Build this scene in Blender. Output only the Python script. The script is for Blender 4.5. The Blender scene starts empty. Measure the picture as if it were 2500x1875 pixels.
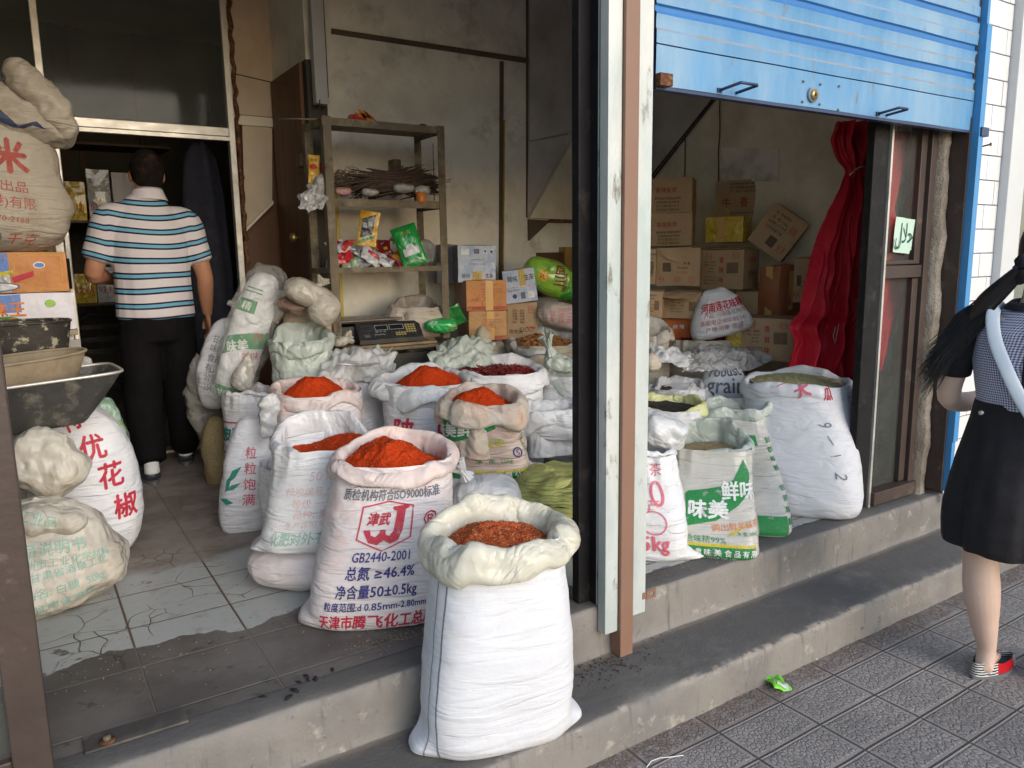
import bpy, bmesh, math, random
import numpy as np
from mathutils import Vector, Matrix
from mathutils.geometry import tessellate_polygon
PI=math.pi
SC=bpy.context.scene; COL=SC.collection
# ------------------------------------------------------------ camera frame (used to turn measured picture points into places)
F=1870.; CX,CY=1250.,937.5
def _n(v): v=np.array(v,float); return v/np.linalg.norm(v)
_X=_n([2940,-357.5,F]); _D=_n([180,11062.5,F]); _D=_n(_D-_D.dot(_X)*_X); _Y=_n(np.cross(_D,_X)); _Y=_Y if _Y[2]>0 else -_Y
R=np.array([_X,_Y,-_D]); CAM=np.array([0,0,1.58])
def P(px,py,Y=None,X=None,Z=None):      # point of the photograph (2500 wide) -> place on the plane Y=, X= or Z=
    r=R@np.array([(px-CX)/F,(py-CY)/F,1.]); ax,v=(1,Y) if Y is not None else ((0,X) if X is not None else (2,Z))
    return CAM+r*(v-CAM[ax])/r[ax]
def PV(x,y,**k): return P(x*1.1302,y*1.1302,**k)
def zc(p): return float((R.T@(np.array(p,float)-CAM))[2])
FL=.3314; ST=.1439; Y0=1.698; Y1=2.004
# ------------------------------------------------------------ materials
def mat(name,col,rough=.6,var=.12,vs=6.,col2=None,st=(3.,.55,.12),bump=(),metal=0.,trans=0.,spec=.4,alpha=1.,coat=0.,tl=0.,col3=None,st3=(9.,.6,.05),emit=None,stretch=(1,1,1)):
    m=bpy.data.materials.new(name); m.use_nodes=True; nt=m.node_tree; N=nt.nodes; L=nt.links
    b=N['Principled BSDF']; tc=N.new('ShaderNodeTexCoord'); mp=N.new('ShaderNodeMapping'); mp.inputs['Scale'].default_value=stretch
    L.new(tc.outputs['Object'],mp.inputs[0]); V=mp.outputs[0]
    def noise(s,d=4,r=.6,vec=None,dist=0):
        n=N.new('ShaderNodeTexNoise'); n.inputs['Scale'].default_value=s; n.inputs['Detail'].default_value=d; n.inputs['Roughness'].default_value=r
        n.inputs['Distortion'].default_value=dist; L.new(vec or V,n.inputs['Vector']); return n.outputs['Fac']
    def rng(f,a,b_,c=0.,d=1.):
        n=N.new('ShaderNodeMapRange'); n.inputs[1].default_value=a; n.inputs[2].default_value=b_; n.inputs[3].default_value=c; n.inputs[4].default_value=d; L.new(f,n.inputs[0]); return n.outputs[0]
    def mix(f,a,b_,mode='MIX'):
        n=N.new('ShaderNodeMix'); n.data_type='RGBA'; n.blend_type=mode
        for i,x in ((0,f),(6,a),(7,b_)):
            if isinstance(x,(int,float)): n.inputs[i].default_value=x
            elif isinstance(x,tuple): n.inputs[i].default_value=x
            else: L.new(x,n.inputs[i])
        return n.outputs[2]
    c4=tuple(col)+(1,)
    out=mix(1.,c4,None,'MULTIPLY') if False else None
    vv=rng(noise(vs),.25,.75,1-var,1+var)
    n=N.new('ShaderNodeVectorMath'); n.operation='SCALE'; n.inputs[0].default_value=col; L.new(vv,n.inputs['Scale']); out=n.outputs[0]
    if col2 is not None: out=mix(rng(noise(st[0],6,.65),st[1]-st[2],st[1]+st[2]),out,tuple(col2)+(1,))
    if col3 is not None: out=mix(rng(noise(st3[0],6,.7),st3[1]-st3[2],st3[1]+st3[2]),out,tuple(col3)+(1,))
    L.new(out,b.inputs['Base Color'])
    b.inputs['Metallic'].default_value=metal; b.inputs['Specular IOR Level'].default_value=spec
    b.inputs['Transmission Weight'].default_value=trans; b.inputs['Alpha'].default_value=alpha; b.inputs['Coat Weight'].default_value=coat
    L.new(rng(noise(vs*2.3),.3,.7,max(rough-.08,.02),min(rough+.08,1)),b.inputs['Roughness'])
    prev=None
    for (k,s,st_,*ex) in bump:
        sc=ex[0] if ex else (1,1,1)
        mp2=N.new('ShaderNodeMapping'); mp2.inputs['Scale'].default_value=sc; L.new(tc.outputs['Object'],mp2.inputs[0]); vec=mp2.outputs[0]
        if k=='noise': h=noise(s,5,.6,vec)
        elif k=='fine': h=noise(s,2,.5,vec)
        elif k=='ridge': 
            a=noise(s,3,.5,vec,.6); mm=N.new('ShaderNodeMath'); mm.operation='SUBTRACT'; L.new(a,mm.inputs[0]); mm.inputs[1].default_value=.5
            m2=N.new('ShaderNodeMath'); m2.operation='ABSOLUTE'; L.new(mm.outputs[0],m2.inputs[0]); h=rng(m2.outputs[0],0,.12)
        elif k=='crumple':
            dn=N.new('ShaderNodeTexNoise'); dn.inputs['Scale'].default_value=s*.6; L.new(vec,dn.inputs['Vector'])
            ad=N.new('ShaderNodeVectorMath'); ad.operation='MULTIPLY_ADD'; L.new(dn.outputs['Color'],ad.inputs[0]); ad.inputs[1].default_value=(.6/s*1.5,)*3; L.new(vec,ad.inputs[2])
            vo=N.new('ShaderNodeTexVoronoi'); vo.inputs['Scale'].default_value=s; L.new(ad.outputs[0],vo.inputs['Vector']); h=vo.outputs['Distance']
        elif k=='cells':
            vo=N.new('ShaderNodeTexVoronoi'); vo.inputs['Scale'].default_value=s; vo.feature='DISTANCE_TO_EDGE'; L.new(vec,vo.inputs['Vector']); h=rng(vo.outputs['Distance'],0,.2)
        elif k=='weave':
            w1=N.new('ShaderNodeTexWave'); w1.bands_direction='Z'; w1.inputs['Scale'].default_value=s; L.new(vec,w1.inputs['Vector'])
            w2=N.new('ShaderNodeTexWave'); w2.bands_direction='DIAGONAL'; w2.inputs['Scale'].default_value=s; L.new(vec,w2.inputs['Vector'])
            mm=N.new('ShaderNodeMath'); mm.operation='MULTIPLY'; L.new(w1.outputs['Fac'],mm.inputs[0]); L.new(w2.outputs['Fac'],mm.inputs[1]); h=mm.outputs[0]
        bp=N.new('ShaderNodeBump'); bp.inputs['Strength'].default_value=1; bp.inputs['Distance'].default_value=st_; L.new(h,bp.inputs['Height'])
        if prev: L.new(prev,bp.inputs['Normal'])
        prev=bp.outputs[0]
    if prev: L.new(prev,b.inputs['Normal'])
    if tl>0:
        t=N.new('ShaderNodeBsdfTranslucent'); L.new(out,t.inputs[0]); ms=N.new('ShaderNodeMixShader'); ms.inputs[0].default_value=tl
        L.new(b.outputs[0],ms.inputs[1]); L.new(t.outputs[0],ms.inputs[2]); L.new(ms.outputs[0],N['Material Output'].inputs[0])
    if emit: b.inputs['Emission Color'].default_value=tuple(col)+(1,); b.inputs['Emission Strength'].default_value=emit
    return m
M={}
WOV=[('ridge',4.,.0035,(1.0,1.0,5)),('fine',260,.0005),('noise',9,.006)]
PLA=[('crumple',10,.011),('ridge',6,.0065),('noise',5,.008)]
M['woven']=mat('woven_white',(.78,.785,.82),.55,.05,5,(.66,.64,.62),(4,.66,.1),WOV,tl=.1)
M['woven2']=mat('woven_greyish',(.75,.75,.77),.5,.08,5,(.5,.49,.47),(4,.62,.1),WOV,tl=.1)
M['woven_pink']=mat('woven_pink_dust',(.76,.69,.69),.55,.06,5,(.80,.52,.46),(5,.66,.1),WOV,tl=.1)
M['woven_beige']=mat('woven_beige',(.52,.46,.38),.6,.12,5,(.33,.28,.2),(5,.62,.1),WOV)
M['woven_dark']=mat('woven_dirty',(.42,.37,.29),.6,.12,5,(.26,.21,.15),(5,.6,.1),WOV)
M['yelsack']=mat('woven_yellow_green',(.42,.43,.14),.5,.1,5,(.27,.28,.09),(4,.6,.1),WOV+[('ridge',3,.01,(1,1,8))],tl=.1)
M['olive']=mat('woven_olive',(.26,.24,.07),.55,.1,5,None,(4,.6,.1),WOV)
M['liner']=mat('plastic_liner_cream',(.74,.71,.60),.32,.05,5,(.66,.62,.48),(4,.62,.12),PLA,tl=.22,spec=.5)
M['liner_w']=mat('plastic_liner_white',(.78,.79,.81),.33,.05,5,(.66,.66,.66),(4,.62,.12),PLA,tl=.22,spec=.5)
M['liner_g']=mat('plastic_liner_green_grey',(.58,.64,.58),.3,.08,5,(.45,.5,.44),(4,.6,.12),PLA,tl=.2,spec=.5)
M['liner_grey']=mat('plastic_grey',(.60,.60,.60),.35,.1,5,(.38,.37,.36),(4,.6,.12),PLA,tl=.15,spec=.5)
M['liner_pink']=mat('liner_pink_dust',(.78,.66,.63),.42,.06,5,(.80,.42,.28),(5,.66,.12),PLA+[('weave',110,.0004)],tl=.18)
M['liner_rust']=mat('liner_rusty',(.68,.60,.52),.38,.06,5,(.72,.42,.26),(5,.6,.14),PLA,tl=.18)
M['liner_y']=mat('liner_pale_yellow',(.70,.70,.34),.4,.06,5,None,(5,.6,.14),PLA,tl=.15)
M['clear']=mat('clear_film',(.62,.62,.6),.12,.1,5,None,(3,.5,.1),[('crumple',16,.012),('ridge',8,.01)],spec=.8,alpha=.2,coat=.5)
M['film']=mat('dusty_film',(.46,.44,.40),.25,.1,5,None,(3,.5,.1),PLA,spec=.7,alpha=.75)
GR=[('fine',330,.004),('fine',120,.005)]
M['chili']=mat('chili_powder',(.52,.045,.006),.85,.3,120,(.60,.11,.02),(330,.62,.04),GR,col3=(.30,.02,.005),st3=(260,.62,.05),spec=.15)
M['chili2']=mat('chili_powder_fine',(.56,.05,.008),.9,.18,90,(.55,.05,.01),(200,.6,.06),[('fine',260,.003)],spec=.1)
M['chiliflake']=mat('chili_flakes',(.40,.085,.025),.8,.35,150,(.72,.30,.12),(230,.58,.03),GR,col3=(.20,.02,.008),st3=(190,.6,.05),spec=.2)
M['seed_tan']=mat('cumin_seed',(.30,.23,.12),.8,.35,150,(.5,.4,.22),(300,.6,.04),GR)
M['seed_green']=mat('fennel_seed',(.36,.33,.17),.8,.3,150,(.55,.5,.3),(300,.6,.04),GR)
M['seed_black']=mat('black_seed',(.03,.027,.025),.6,.3,200,(.12,.1,.08),(330,.64,.04),GR)
M['seed_brown']=mat('peppercorn',(.09,.045,.03),.7,.4,120,(.2,.08,.05),(200,.6,.05),[('cells',90,.008)])
M['dried_chili']=mat('dried_chili',(.16,.012,.014),.35,.3,20,(.28,.03,.02),(30,.6,.1),[('noise',60,.004)])
M['anise']=mat('dried_ginger',(.30,.13,.045),.75,.4,40,(.5,.27,.1),(50,.6,.1),[('noise',90,.004)])
# inks
def ink(n,c,r=.6,v=.15):
    m=M[n]=mat('ink_'+n,c,r,v,30,None,(20,.5,.1),[('fine',260,.0005)]); nt=m.node_tree; N=nt.nodes; L=nt.links; tc=N.new('ShaderNodeTexCoord'); x=[]
    for s_,a,b in ((420,.36,.50),(26,.27,.42)):
        q=N.new('ShaderNodeTexNoise'); q.inputs['Scale'].default_value=s_; q.inputs['Detail'].default_value=3; L.new(tc.outputs['Object'],q.inputs['Vector']); r_=N.new('ShaderNodeMapRange'); r_.inputs[1].default_value=a; r_.inputs[2].default_value=b; r_.inputs[3].default_value=.45 if s_>99 else .25; L.new(q.outputs['Fac'],r_.inputs[0]); x.append(r_.outputs[0])
    mu=N.new('ShaderNodeMath'); mu.operation='MULTIPLY'; L.new(x[0],mu.inputs[0]); L.new(x[1],mu.inputs[1]); L.new(mu.outputs[0],N['Principled BSDF'].inputs['Alpha'])
for n,c in dict(red=(.52,.03,.06),pink=(.68,.16,.22),faint_pink=(.72,.50,.50),blue=(.035,.035,.20),navy=(.03,.04,.10),green=(.015,.24,.06),teal=(.02,.26,.20),faint_teal=(.38,.56,.50),grey=(.16,.17,.2),black=(.02,.02,.022),white=(.8,.8,.8),yellow=(.62,.50,.03),orange=(.75,.22,.03),lime=(.35,.62,.05),skyblue=(.12,.25,.6),brown=(.18,.07,.03),maroon=(.25,.01,.03),faded_red=(.42,.08,.06),gold=(.6,.42,.08),purple=(.15,.05,.25)).items(): ink(n,c)
CB=[('noise',20,.003),('fine',200,.0006),('ridge',3,.004)]
M['card']=mat('cardboard',(.46,.31,.18),.8,.12,5,(.36,.24,.13),(4,.62,.1),CB)
M['card2']=mat('cardboard_pale',(.42,.29,.17),.8,.1,5,(.3,.2,.11),(4,.62,.1),CB)
M['card_or']=mat('cardboard_orange',(.55,.24,.08),.6,.1,5,(.42,.16,.05),(4,.62,.1),CB)
M['card_blue']=mat('carton_pale_blue',(.50,.55,.66),.5,.08,8,(.36,.42,.56),(14,.56,.06),CB)
M['card_grey']=mat('carton_grey',(.20,.20,.23),.7,.1,5,None,(4,.62,.1),CB)
M['card_white']=mat('carton_white',(.66,.64,.70),.45,.05,5,None,(4,.62,.1),CB)
M['card_yel']=mat('carton_yellow_wrap',(.60,.42,.03),.3,.15,9,(.38,.24,.02),(9,.58,.1),PLA,coat=.5)
M['tape']=mat('packing_tape',(.62,.36,.12),.2,.1,5,None,(4,.6,.1),[('noise',20,.001)],coat=.5)
M['tape_clear']=mat('packing_tape_pale',(.5,.36,.22),.15,.1,5,None,(4,.6,.1),[('noise',20,.001)],coat=.6)
# building
M['plaster']=mat('stained_plaster',(.80,.76,.67),.8,.10,2,(.52,.49,.44),(1.9,.57,.16),[('noise',30,.003)],col3=(.36,.33,.28),st3=(3.1,.64,.1))
M['plaster_cream']=mat('cream_board',(.60,.50,.38),.75,.1,3,(.42,.30,.2),(2,.62,.2),[('noise',30,.002)])
M['panel_grey']=mat('grey_board',(.50,.47,.46),.7,.1,3,(.26,.23,.22),(2,.6,.2),[('noise',12,.004)])
M['panel_low']=mat('cream_board_low',(.76,.70,.57),.7,.08,3,(.42,.36,.27),(2,.62,.2),[('noise',12,.003)])
M['trim']=mat('brown_trim',(.10,.07,.045),.7,.2,8,None,(3,.5,.1),[('noise',30,.003)])
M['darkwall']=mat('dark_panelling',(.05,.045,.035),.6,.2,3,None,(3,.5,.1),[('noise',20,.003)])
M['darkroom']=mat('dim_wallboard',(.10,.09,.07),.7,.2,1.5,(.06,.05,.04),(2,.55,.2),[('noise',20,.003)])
M['ceiling']=mat('ceiling_board',(.7,.68,.64),.8,.1,3)
M['alu']=mat('aluminium_frame',(.62,.60,.56),.42,.08,8,(.4,.38,.35),(5,.64,.08),[('noise',40,.001)],metal=.55)
M['rust']=mat('rusted_edge',(.12,.045,.02),.85,.4,25,(.3,.2,.1),(30,.6,.1),[('noise',60,.008)])
M['wood']=mat('brown_wood',(.16,.07,.03),.5,.25,2,(.07,.028,.012),(4,.5,.2),[('noise',12,.002,(1,1,.1))],stretch=(1,1,.12))
M['woody']=mat('yellow_wood',(.42,.26,.09),.5,.15,2,(.3,.17,.05),(5,.5,.2),stretch=(.15,1,1))
M['steel_brown']=mat('painted_brown_steel',(.235,.135,.095),.5,.07,4,(.2,.09,.05),(7,.68,.03),[('noise',40,.001)])
M['galv']=mat('galvanised_rail',(.44,.50,.49),.5,.14,10,(.66,.65,.62),(3.,.54,.12),[('noise',50,.0015)],col3=(.20,.18,.15),st3=(13,.64,.05),metal=.1,stretch=(1,1,.35))
M['blacksteel']=mat('black_frame',(.012,.011,.012),.6,.3,8,(.035,.03,.028),(12,.62,.06),[('noise',30,.001)],spec=.2)
M['darkbrown']=mat('dark_brown_frame',(.06,.042,.036),.45,.2,6,(.14,.11,.09),(9,.66,.06),[('noise',30,.0015)],spec=.4)
M['shutblue']=mat('blue_shutter_paint',(.075,.25,.48),.45,.10,3,(.24,.38,.52),(2.6,.53,.16),[('noise',8,.004)],col3=(.16,.19,.2),st3=(15,.66,.04),spec=.4,stretch=(1,1,.3))
M['blue2']=mat('blue_rail_paint',(.06,.26,.55),.4,.08,3,(.05,.25,.35),(9,.68,.04),[('noise',15,.002)],spec=.5)
M['rustline']=mat('shutter_dirt_line',(.27,.27,.27),.8,.2,6,(.2,.3,.45),(6,.52,.1))
M['bluedark']=mat('dark_blue_steel',(.03,.05,.12),.4,.2,10)
M['brass']=mat('brass_lock',(.55,.42,.18),.35,.2,30,metal=.8)
M['tile']=mat('white_glazed_tile',(.74,.74,.74),.2,.05,6,(.6,.57,.5),(7,.68,.05),[('noise',6,.002)],spec=.6)
M['grout']=mat('dark_grout',(.12,.11,.10),.9,.2,9)
M['tileback']=mat('grey_cladding',(.6,.61,.62),.4,.05,4)
M['render']=mat('crumbling_render',(.19,.165,.135),.9,.2,9,(.30,.27,.23),(7,.55,.1),[('noise',15,.02),('fine',120,.003)])
M['glass']=mat('dusty_window_glass',(.13,.14,.13),.05,.3,2,(.22,.23,.21),(5,.6,.2),spec=.35,alpha=.20)
M['oldmetal']=mat('old_painted_steel',(.14,.11,.07),.6,.25,9,(.24,.2,.13),(7,.58,.08),[('noise',50,.002)],col3=(.06,.035,.02),st3=(13,.62,.05))
M['tabletop']=mat('worn_table',(.30,.19,.09),.6,.2,8,(.12,.1,.08),(6,.55,.1),[('noise',30,.002)])
M['darkplastic']=mat('black_plastic',(.022,.021,.022),.38,.15,8,(.06,.055,.05),(9,.66,.1),[('noise',60,.0006)])
M['pansteel']=mat('scale_pan',(.17,.15,.13),.35,.1,8,metal=.6)
M['basin']=mat('battered_dark_metal',(.085,.082,.078),.42,.3,7,(.27,.25,.21),(12,.62,.07),[('noise',22,.006)],metal=.5)
M['basin2']=mat('worn_black_basin',(.045,.04,.035),.5,.3,7,(.42,.38,.28),(24,.60,.04),[('noise',26,.004)],metal=.2)
M['board']=mat('tan_board',(.34,.27,.18),.75,.15,6,(.22,.17,.11),(5,.58,.12),CB)
M['redcloth']=mat('red_curtain_cloth',(.58,.014,.035),.55,.08,6,None,(4,.6,.1),[('noise',8,.01),('ridge',4,.006)],spec=.35)
M['skin']=mat('skin',(.52,.29,.19),.5,.06,12,None,(4,.6,.1),[('fine',160,.0005)],spec=.35)
M['skin_m']=mat('tanned_skin',(.40,.19,.11),.5,.08,12,None,(4,.6,.1),[('fine',160,.0005)],spec=.35)
M['skin_w']=mat('pale_skin',(.62,.44,.36),.5,.05,10,None,(4,.6,.1),[('fine',160,.0004)],spec=.35)
M['hair']=mat('black_hair',(.012,.011,.013),.42,.2,40,None,(4,.6,.1),[('noise',80,.003,(1,1,.2))],spec=.5)
M['hair_m']=mat('cropped_hair',(.012,.009,.007),.9,.4,60,(.04,.025,.018),(14,.60,.1),[('fine',260,.003)],spec=.1)
M['trousers']=mat('black_trousers',(.006,.0055,.006),.85,.2,8,None,(4,.6,.1),[('noise',5,.02,(1,1,.6))],spec=.12)
M['blackcloth']=mat('black_cloth',(.012,.011,.015),.8,.2,8,None,(4,.6,.1),[('noise',4,.012)])
M['navycoat']=mat('navy_coat',(.010,.011,.022),.8,.2,8,None,(4,.6,.1),[('noise',5,.03)])
M['shoe']=mat('dark_shoe',(.03,.035,.045),.4,.1,8)
M['shoe_white']=mat('white_sock',(.7,.7,.7),.7,.05,8)
M['shoe_red']=mat('red_shoe',(.5,.01,.02),.35,.1,8)
M['sole']=mat('rubber_sole',(.14,.14,.15),.7,.1,8)
M['strap']=mat('pale_strap',(.48,.56,.66),.4,.12,8)
M['concrete']=mat('worn_concrete',(.27,.245,.215),.9,.14,3,(.15,.135,.125),(2.2,.56,.14),[('noise',12,.006),('fine',160,.0018)],col3=(.42,.38,.33),st3=(7,.68,.04))
M['twig']=mat('dried_roots',(.085,.055,.04),.8,.4,30)
M['cord']=mat('cord',(.05,.045,.04),.7,.2,8)
M['whitecord']=mat('white_string',(.7,.7,.66),.6,.1,8)
M['greenbag']=mat('green_packet',(.015,.30,.05),.22,.15,7,(.06,.45,.12),(6,.56,.06),PLA,coat=.6)
M['limebag']=mat('lime_packet',(.26,.48,.05),.25,.12,5,(.05,.28,.04),(4,.55,.06),PLA,coat=.6)
for n,c in dict(pk_white=(.62,.62,.64),pk_red=(.5,.03,.04),pk_green=(.03,.22,.05),pk_yellow=(.65,.36,.03),pk_black=(.03,.03,.045),pk_maroon=(.22,.02,.02),pk_silver=(.45,.46,.48),pk_paleg=(.35,.5,.32)).items():
    M[n]=mat(n,c,.25,.2,14,(min(c[0]*2+.1,.8),min(c[1]*2+.1,.8),min(c[2]*2+.1,.8)),(24,.62,.03),PLA,coat=.5)
M['panel_green']=mat('grey_green_glazing',(.17,.19,.165),.25,.15,2,(.26,.27,.22),(3,.6,.2),[('noise',5,.004)],spec=.5)
M['blue3']=mat('blue_shutter_groove',(.04,.20,.52),.4,.08,3,None,(3,.5,.1),[('noise',8,.003)],spec=.5)
M['bluegroove']=mat('blue_groove_shadow',(.035,.17,.44),.45,.08,3,None,(3,.5,.1),[('noise',8,.003)],spec=.4)
M['wm_pink']=mat('pinkish_printed_sack',(.62,.47,.42),.3,.07,6,(.66,.58,.52),(5,.56,.1),[('crumple',8,.004),('ridge',3.5,.0035,(1,1,7))],tl=.1,coat=.4)
M['woven_beige2']=mat('beige_sack_pink_stain',(.55,.42,.31),.5,.1,6,(.55,.18,.15),(4.5,.70,.06),WOV)
M['brownfilm']=mat('brownish_film',(.26,.16,.12),.3,.25,9,(.4,.28,.22),(16,.6,.06),PLA,coat=.5)
M['milky']=mat('milky_plastic',(.60,.55,.46),.25,.07,6,None,(4,.6,.1),PLA,tl=.3,coat=.4)
M['wm_grey']=mat('greyish_printed_sack',(.60,.58,.53),.3,.06,6,(.52,.50,.46),(5,.56,.1),[('crumple',8,.004),('ridge',3.5,.0035,(1,1,7))],tl=.1,coat=.4)
M['woven_soft']=mat('smooth_white_sack',(.74,.75,.80),.45,.04,5,None,(4,.6,.1),[('ridge',4.,.003,(1,1,4)),('noise',7,.006),('weave',110,.0004)],tl=.12)
M['woven_soft_grey']=mat('smooth_grey_sack',(.42,.38,.33),.5,.08,5,None,(4,.6,.1),[('ridge',7.,.006),('noise',9,.012)])
M['clear2']=mat('crinkled_film',(.72,.73,.73),.12,.1,5,None,(3,.5,.1),[('crumple',20,.012),('ridge',10,.01)],spec=.8,alpha=.55,coat=.6)
M['card_or2']=mat('brown_crushed_card',(.36,.13,.06),.45,.15,6,(.22,.08,.04),(5,.6,.1),CB,coat=.3)
M['card_or3']=mat('orange_card',(.55,.13,.02),.5,.1,6,None,(5,.6,.1),CB)
M['card_or4']=mat('pale_orange_card',(.46,.26,.11),.6,.1,6,None,(5,.6,.1),CB)
M['trim2']=mat('ink_print_brown',(.035,.025,.02),.7,.2,30)
M['barc']=mat('ink_barcode',(.12,.075,.05),.7,.2,30)
M['panelgrey']=mat('scale_panel',(.03,.03,.033),.25,.1,20)
M['lcd']=mat('scale_display',(.015,.015,.017),.1,.1,20)
M['scalewhite']=mat('ink_scale_white',(.45,.45,.45),.5,.1,20)
M['inkdim']=mat('ink_scale_dim',(.08,.08,.09),.5,.1,20)
M['keyyel']=mat('scale_keys',(.32,.27,.10),.5,.1,20)
M['brownbag']=mat('grey_brown_bag',(.33,.27,.22),.4,.1,6,None,(5,.6,.1),PLA,spec=.5)
M['greenbag2']=mat('bright_green_bag',(.03,.42,.10),.18,.2,9,(.25,.55,.25),(12,.62,.05),PLA,coat=.6)
M['pk_orange']=mat('pk_orange',(.55,.18,.03),.35,.2,14)
M['pinkfilm']=mat('pink_film',(.45,.25,.22),.3,.2,14,None,(5,.6,.1),PLA)
M['woven_pink2']=mat('dusty_pink_sack',(.50,.42,.38),.5,.1,6,None,(5,.6,.1),WOV)
M['twig2']=mat('pale_herbs',(.16,.11,.08),.8,.4,30)
M['lampwhite']=mat('lamp_housing',(.42,.42,.43),.45,.08,6,(.3,.26,.2),(6,.66,.06))
M['goldtape']=mat('yellow_strip',(.55,.42,.05),.35,.1,6)
M['woven_beige3']=mat('dirty_beige_sack',(.42,.37,.30),.55,.12,5,(.28,.23,.17),(4,.62,.1),WOV)
M['woven_beige4']=mat('dusty_whitish_bag',(.66,.62,.54),.38,.10,5,(.44,.38,.30),(4,.60,.12),PLA,tl=.15)
M['navyfade']=mat('ink_navy_fade',(.035,.05,.11),.6,.15,20)
M['teal2']=mat('ink_worn_teal',(.26,.48,.41),.6,.2,20)
M['card_grey2']=mat('grey_board_panel',(.30,.28,.25),.7,.1,5)
M['film_green']=mat('green_tinted_film',(.22,.34,.24),.25,.25,8,(.5,.52,.48),(9,.55,.06),PLA,coat=.5)
M['limewrap']=mat('lime_wrapper',(.18,.62,.03),.2,.12,9,(.5,.7,.3),(30,.66,.03),PLA,coat=.5)
M['collarwhite']=mat('collar_cloth',(.6,.56,.58),.7,.06,9)
M['zebra']=mat('zebra_shoe',(.62,.62,.62),.45,.05,9)
_n2=M['zebra'].node_tree; _w=_n2.nodes.new('ShaderNodeTexWave'); _w.inputs['Scale'].default_value=32; _w.inputs['Distortion'].default_value=3; _w.bands_direction='Z'; _tc2=_n2.nodes.new('ShaderNodeTexCoord'); _n2.links.new(_tc2.outputs['Object'],_w.inputs[0]); _r=_n2.nodes.new('ShaderNodeValToRGB'); _r.color_ramp.elements[0].position=.45; _r.color_ramp.elements[1].position=.55; _r.color_ramp.elements[0].color=(.015,.015,.015,1); _r.color_ramp.elements[1].color=(.65,.65,.64,1); _n2.links.new(_w.outputs['Fac'],_r.inputs[0]); _n2.links.new(_r.outputs[0],_n2.nodes['Principled BSDF'].inputs['Base Color'])
def _stripes():
    m=mat('striped_polo_cloth',(.60,.55,.57),.75,.04,9,None,(3,.5,.1),[('fine',220,.0006)]); nt=m.node_tree; N=nt.nodes; L=nt.links; a=N.new('ShaderNodeAttribute'); a.attribute_name='sc'
    d=N.new('ShaderNodeMath'); d.operation='DIVIDE'; L.new(a.outputs['Fac'],d.inputs[0]); d.inputs[1].default_value=.080; f=N.new('ShaderNodeMath'); f.operation='FRACT'; L.new(d.outputs[0],f.inputs[0])
    r=N.new('ShaderNodeValToRGB'); r.color_ramp.interpolation='CONSTANT'; e=r.color_ramp.elements; W=(.60,.55,.57,1); K=(.006,.008,.02,1); Bl=(.14,.36,.52,1)
    e[0].position=0; e[0].color=W; e[1].position=.55; e[1].color=K
    for p,c in ((.67,Bl),(.88,K),(.995,W)): q=e.new(p); q.color=c
    L.new(f.outputs[0],r.inputs[0]); L.new(r.outputs[0],N['Principled BSDF'].inputs['Base Color']); return m
M['stripe_cloth']=_stripes()
def _ging():
    m=mat('gingham_cloth',(.5,.5,.6),.75,.04,9,None,(3,.5,.1),[('noise',9,.01)]); nt=m.node_tree; N=nt.nodes; L=nt.links; tc=N.new('ShaderNodeTexCoord'); sp=N.new('ShaderNodeSeparateXYZ'); L.new(tc.outputs['Object'],sp.inputs[0]); out=[]
    ad=N.new('ShaderNodeMath'); ad.operation='ADD'; L.new(sp.outputs[0],ad.inputs[0]); L.new(sp.outputs[1],ad.inputs[1])
    for s_ in (ad.outputs[0],sp.outputs[2]):
        q=N.new('ShaderNodeMath'); q.operation='MULTIPLY'; q.inputs[1].default_value=2*math.pi/.0085; L.new(s_,q.inputs[0]); w=N.new('ShaderNodeMath'); w.operation='SINE'; L.new(q.outputs[0],w.inputs[0]); g=N.new('ShaderNodeMath'); g.operation='GREATER_THAN'; g.inputs[1].default_value=0; L.new(w.outputs[0],g.inputs[0]); out.append(g.outputs[0])
    s2=N.new('ShaderNodeMath'); s2.operation='ADD'; L.new(out[0],s2.inputs[0]); L.new(out[1],s2.inputs[1]); h=N.new('ShaderNodeMath'); h.operation='MULTIPLY'; h.inputs[1].default_value=.5; L.new(s2.outputs[0],h.inputs[0])
    r=N.new('ShaderNodeMix'); r.data_type='RGBA'; r.inputs[6].default_value=(.02,.03,.14,1); r.inputs[7].default_value=(.58,.60,.70,1); L.new(h.outputs[0],r.inputs[0]); L.new(r.outputs[2],N['Principled BSDF'].inputs['Base Color']); return m
M['gingham']=_ging()
M['flake_l']=mat('flake_orange',(.62,.10,.02),.7,.3,60)
M['flake_y']=mat('flake_seed',(.70,.38,.14),.7,.3,60)
M['flake_d']=mat('flake_dark',(.22,.015,.008),.7,.3,60)
M['woven_near']=mat('woven_bright_white',(.74,.75,.80),.5,.03,5,(.70,.69,.68),(4,.68,.1),[('ridge',3.,.0018,(1,1,6)),('fine',420,.0005),('noise',9,.005)],tl=.1)
M['platedark']=mat('dirty_dark_plate',(.075,.068,.062),.8,.2,8,(.14,.12,.1),(9,.6,.1),[('noise',30,.002)],spec=.2)
M['signpaper']=mat('pale_green_paper',(.50,.66,.56),.6,.05,5)
M['inkgreen']=mat('dark_green_ink',(.01,.09,.06),.6,.1,5)
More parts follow.
